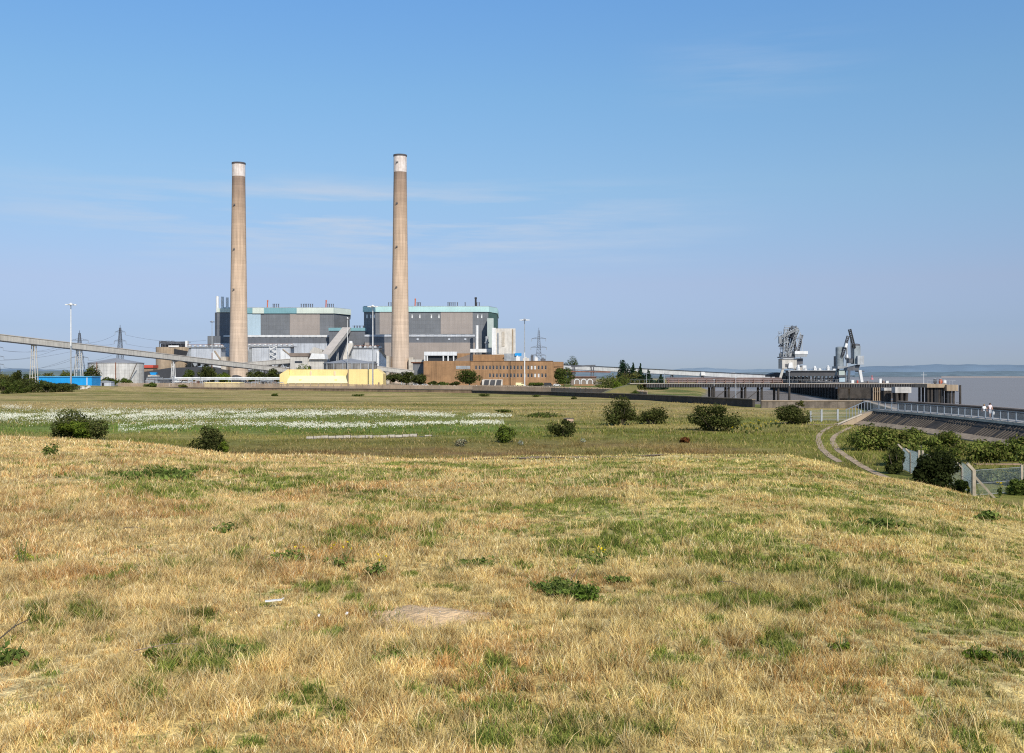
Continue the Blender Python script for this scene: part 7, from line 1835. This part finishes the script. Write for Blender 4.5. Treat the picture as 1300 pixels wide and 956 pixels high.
weed('small dense green tuft right of the sprawling clump', 783, 742, .24, .12, 360, 404, WD, size=.038)
weed('leafy green weed at the lower left, in front of straw', 202, 841, .19, .13, 230, 405, BRIGHTLEAF, size=.045)
weed('low bright clover patch at the bottom centre', 497, 840, .32, .07, 420, 406, [(.12, .2, .03), (.15, .23, .04)], size=.034)
weed('low green leaves near the bottom, left of centre', 285, 836, .36, .09, 360, 407, WD, size=.045)
weed('green leafy plant in the middle left grass', 365, 712, .38, .13, 340, 408, WD, size=.045, yellow=3)
weed('dark weed with tiny yellow flowers left of the soil patch', 432, 722, .28, .20, 300, 409, WD, size=.036, yellow=7)
weed('dark weed with a few stems nearest the soil patch', 478, 733, .22, .18, 260, 410, WD, size=.036, yellow=3)
weed('green patch of weed on the slope right of the soil patch', 607, 722, .46, .13, 420, 411, WD, size=.045)
weed('rosette weed high on the left slope', 285, 676, .30, .14, 260, 412, WD, size=.05)
weed('small rosette weed right of the rosette on the left slope', 318, 690, .2, .1, 150, 413, WD, size=.045)
weed('dark green thistle on the upper left slope', 66, 582, .45, .55, 300, 414, WD, size=.09)
weed('low green weed strip on the upper left slope', 200, 606, 2.0, .22, 700, 415, WD, size=.11)
weed('bright green weed at the lower right', 1252, 838, .24, .11, 280, 416, BRIGHTLEAF, size=.042)
weed('green weed at the bottom right corner', 1296, 842, .2, .11, 240, 417, WD, size=.042)
weed('single bright rosette low in the right grass', 1068, 826, .12, .1, 120, 418, BRIGHTLEAF, size=.04)
weed('green tuft high on the right slope', 1252, 660, .4, .18, 260, 419, WD, size=.09, name='grass_tuft')
weed('dark green tuft in the right of the slope', 1124, 670, .6, .16, 320, 420, WD, size=.08, name='grass_tuft')
weed('green plant in the lower left corner', 12, 842, .26, .16, 240, 421, WD, size=.05)
weed('green clump with yellow flowers right of the sprawling bramble', 757, 716, .3, .14, 200, 422, WD, size=.04, yellow=6)
weed('plant of bright yellow green stalks at the left edge', 28, 716, .18, .24, 60, 423, [(.32, .34, .05)], size=.04, stems=10)
# litter
t = thing('litter', 'flat white strip of litter lying in the grass', 'litter', hit(347, 772)); x, y, z = hit(347, 772)
mb = MB(); mb.bar((x - .06, y + .0, z + .05), (x + .06, y + .02, z + .058), .03, .009); obj('strip', mb, M['white'], t)
mb = MB(); mb.bar((x + .058, y + .02, z + .06), (x + .07, y + .02, z + .07), .031, .009); obj('torn_end', mb, M['white'], t)
for px, row, lab, s_ in ((440.5, 788, 'small white scrap of paper left of the soil patch', .009), (405, 791, 'smallest white scrap of litter, beside the other scrap', .007)):
    x, y, z = hit(px, row); t = thing('litter', lab, 'litter', (x, y, z)); mb = MB()
    mb.poly([(x - s_, y - s_, z + .052), (x + s_, y - s_ * .6, z + .050), (x + s_ * 1.1, y + s_, z + .056), (x - s_ * .7, y + s_, z + .058)]); mb.poly([(x - s_, y - s_, z + .052), (x + s_, y - s_ * .6, z + .050), (x + s_ * .6, y - s_ * 1.2, z + .044), (x - s_ * .8, y - s_ * 1.4, z + .043)]); obj('scrap', mb, M['white'], t)
# dead twigs
for i, (pa, ra, pb, rb, lab) in enumerate(((-8, 832, 38, 803, 'dark dead twig in the lower left grass'), (158, 678, 185, 684, 'pale dry twig lying in the left grass'), (258, 668, 276, 678, 'pale dry stalk beside the rosette weed'), (724, 748, 738, 734, 'pale stick sticking out of the bramble clump'), (912, 750, 940, 758, 'thin pale stalk lying in the right grass'), (170, 842, 252, 838, 'bent grey stalk low in the left grass'))):
    a = Vector(hit(pa, ra)); b = Vector(hit(pb, rb)); a.z += .07; b.z += .09; t = thing('dead_twig', lab, 'twig', a); m_ = a.lerp(b, .55) + Vector((0, 0, .02)); r = .0035 if i else .005
    mb = MB(); mb.tube(a, m_, r, r * .8, 6); mb.tube(m_, b, r * .8, r * .4, 6); obj('stalk', mb, M['bark'] if i == 0 else M['wood'], t)
    mb = MB(); mb.tube(m_, m_ + (b - a) * .22 + Vector((0, .03, .05)), r * .6, r * .3, 5); obj('side_shoot', mb, M['bark'] if i == 0 else M['wood'], t)
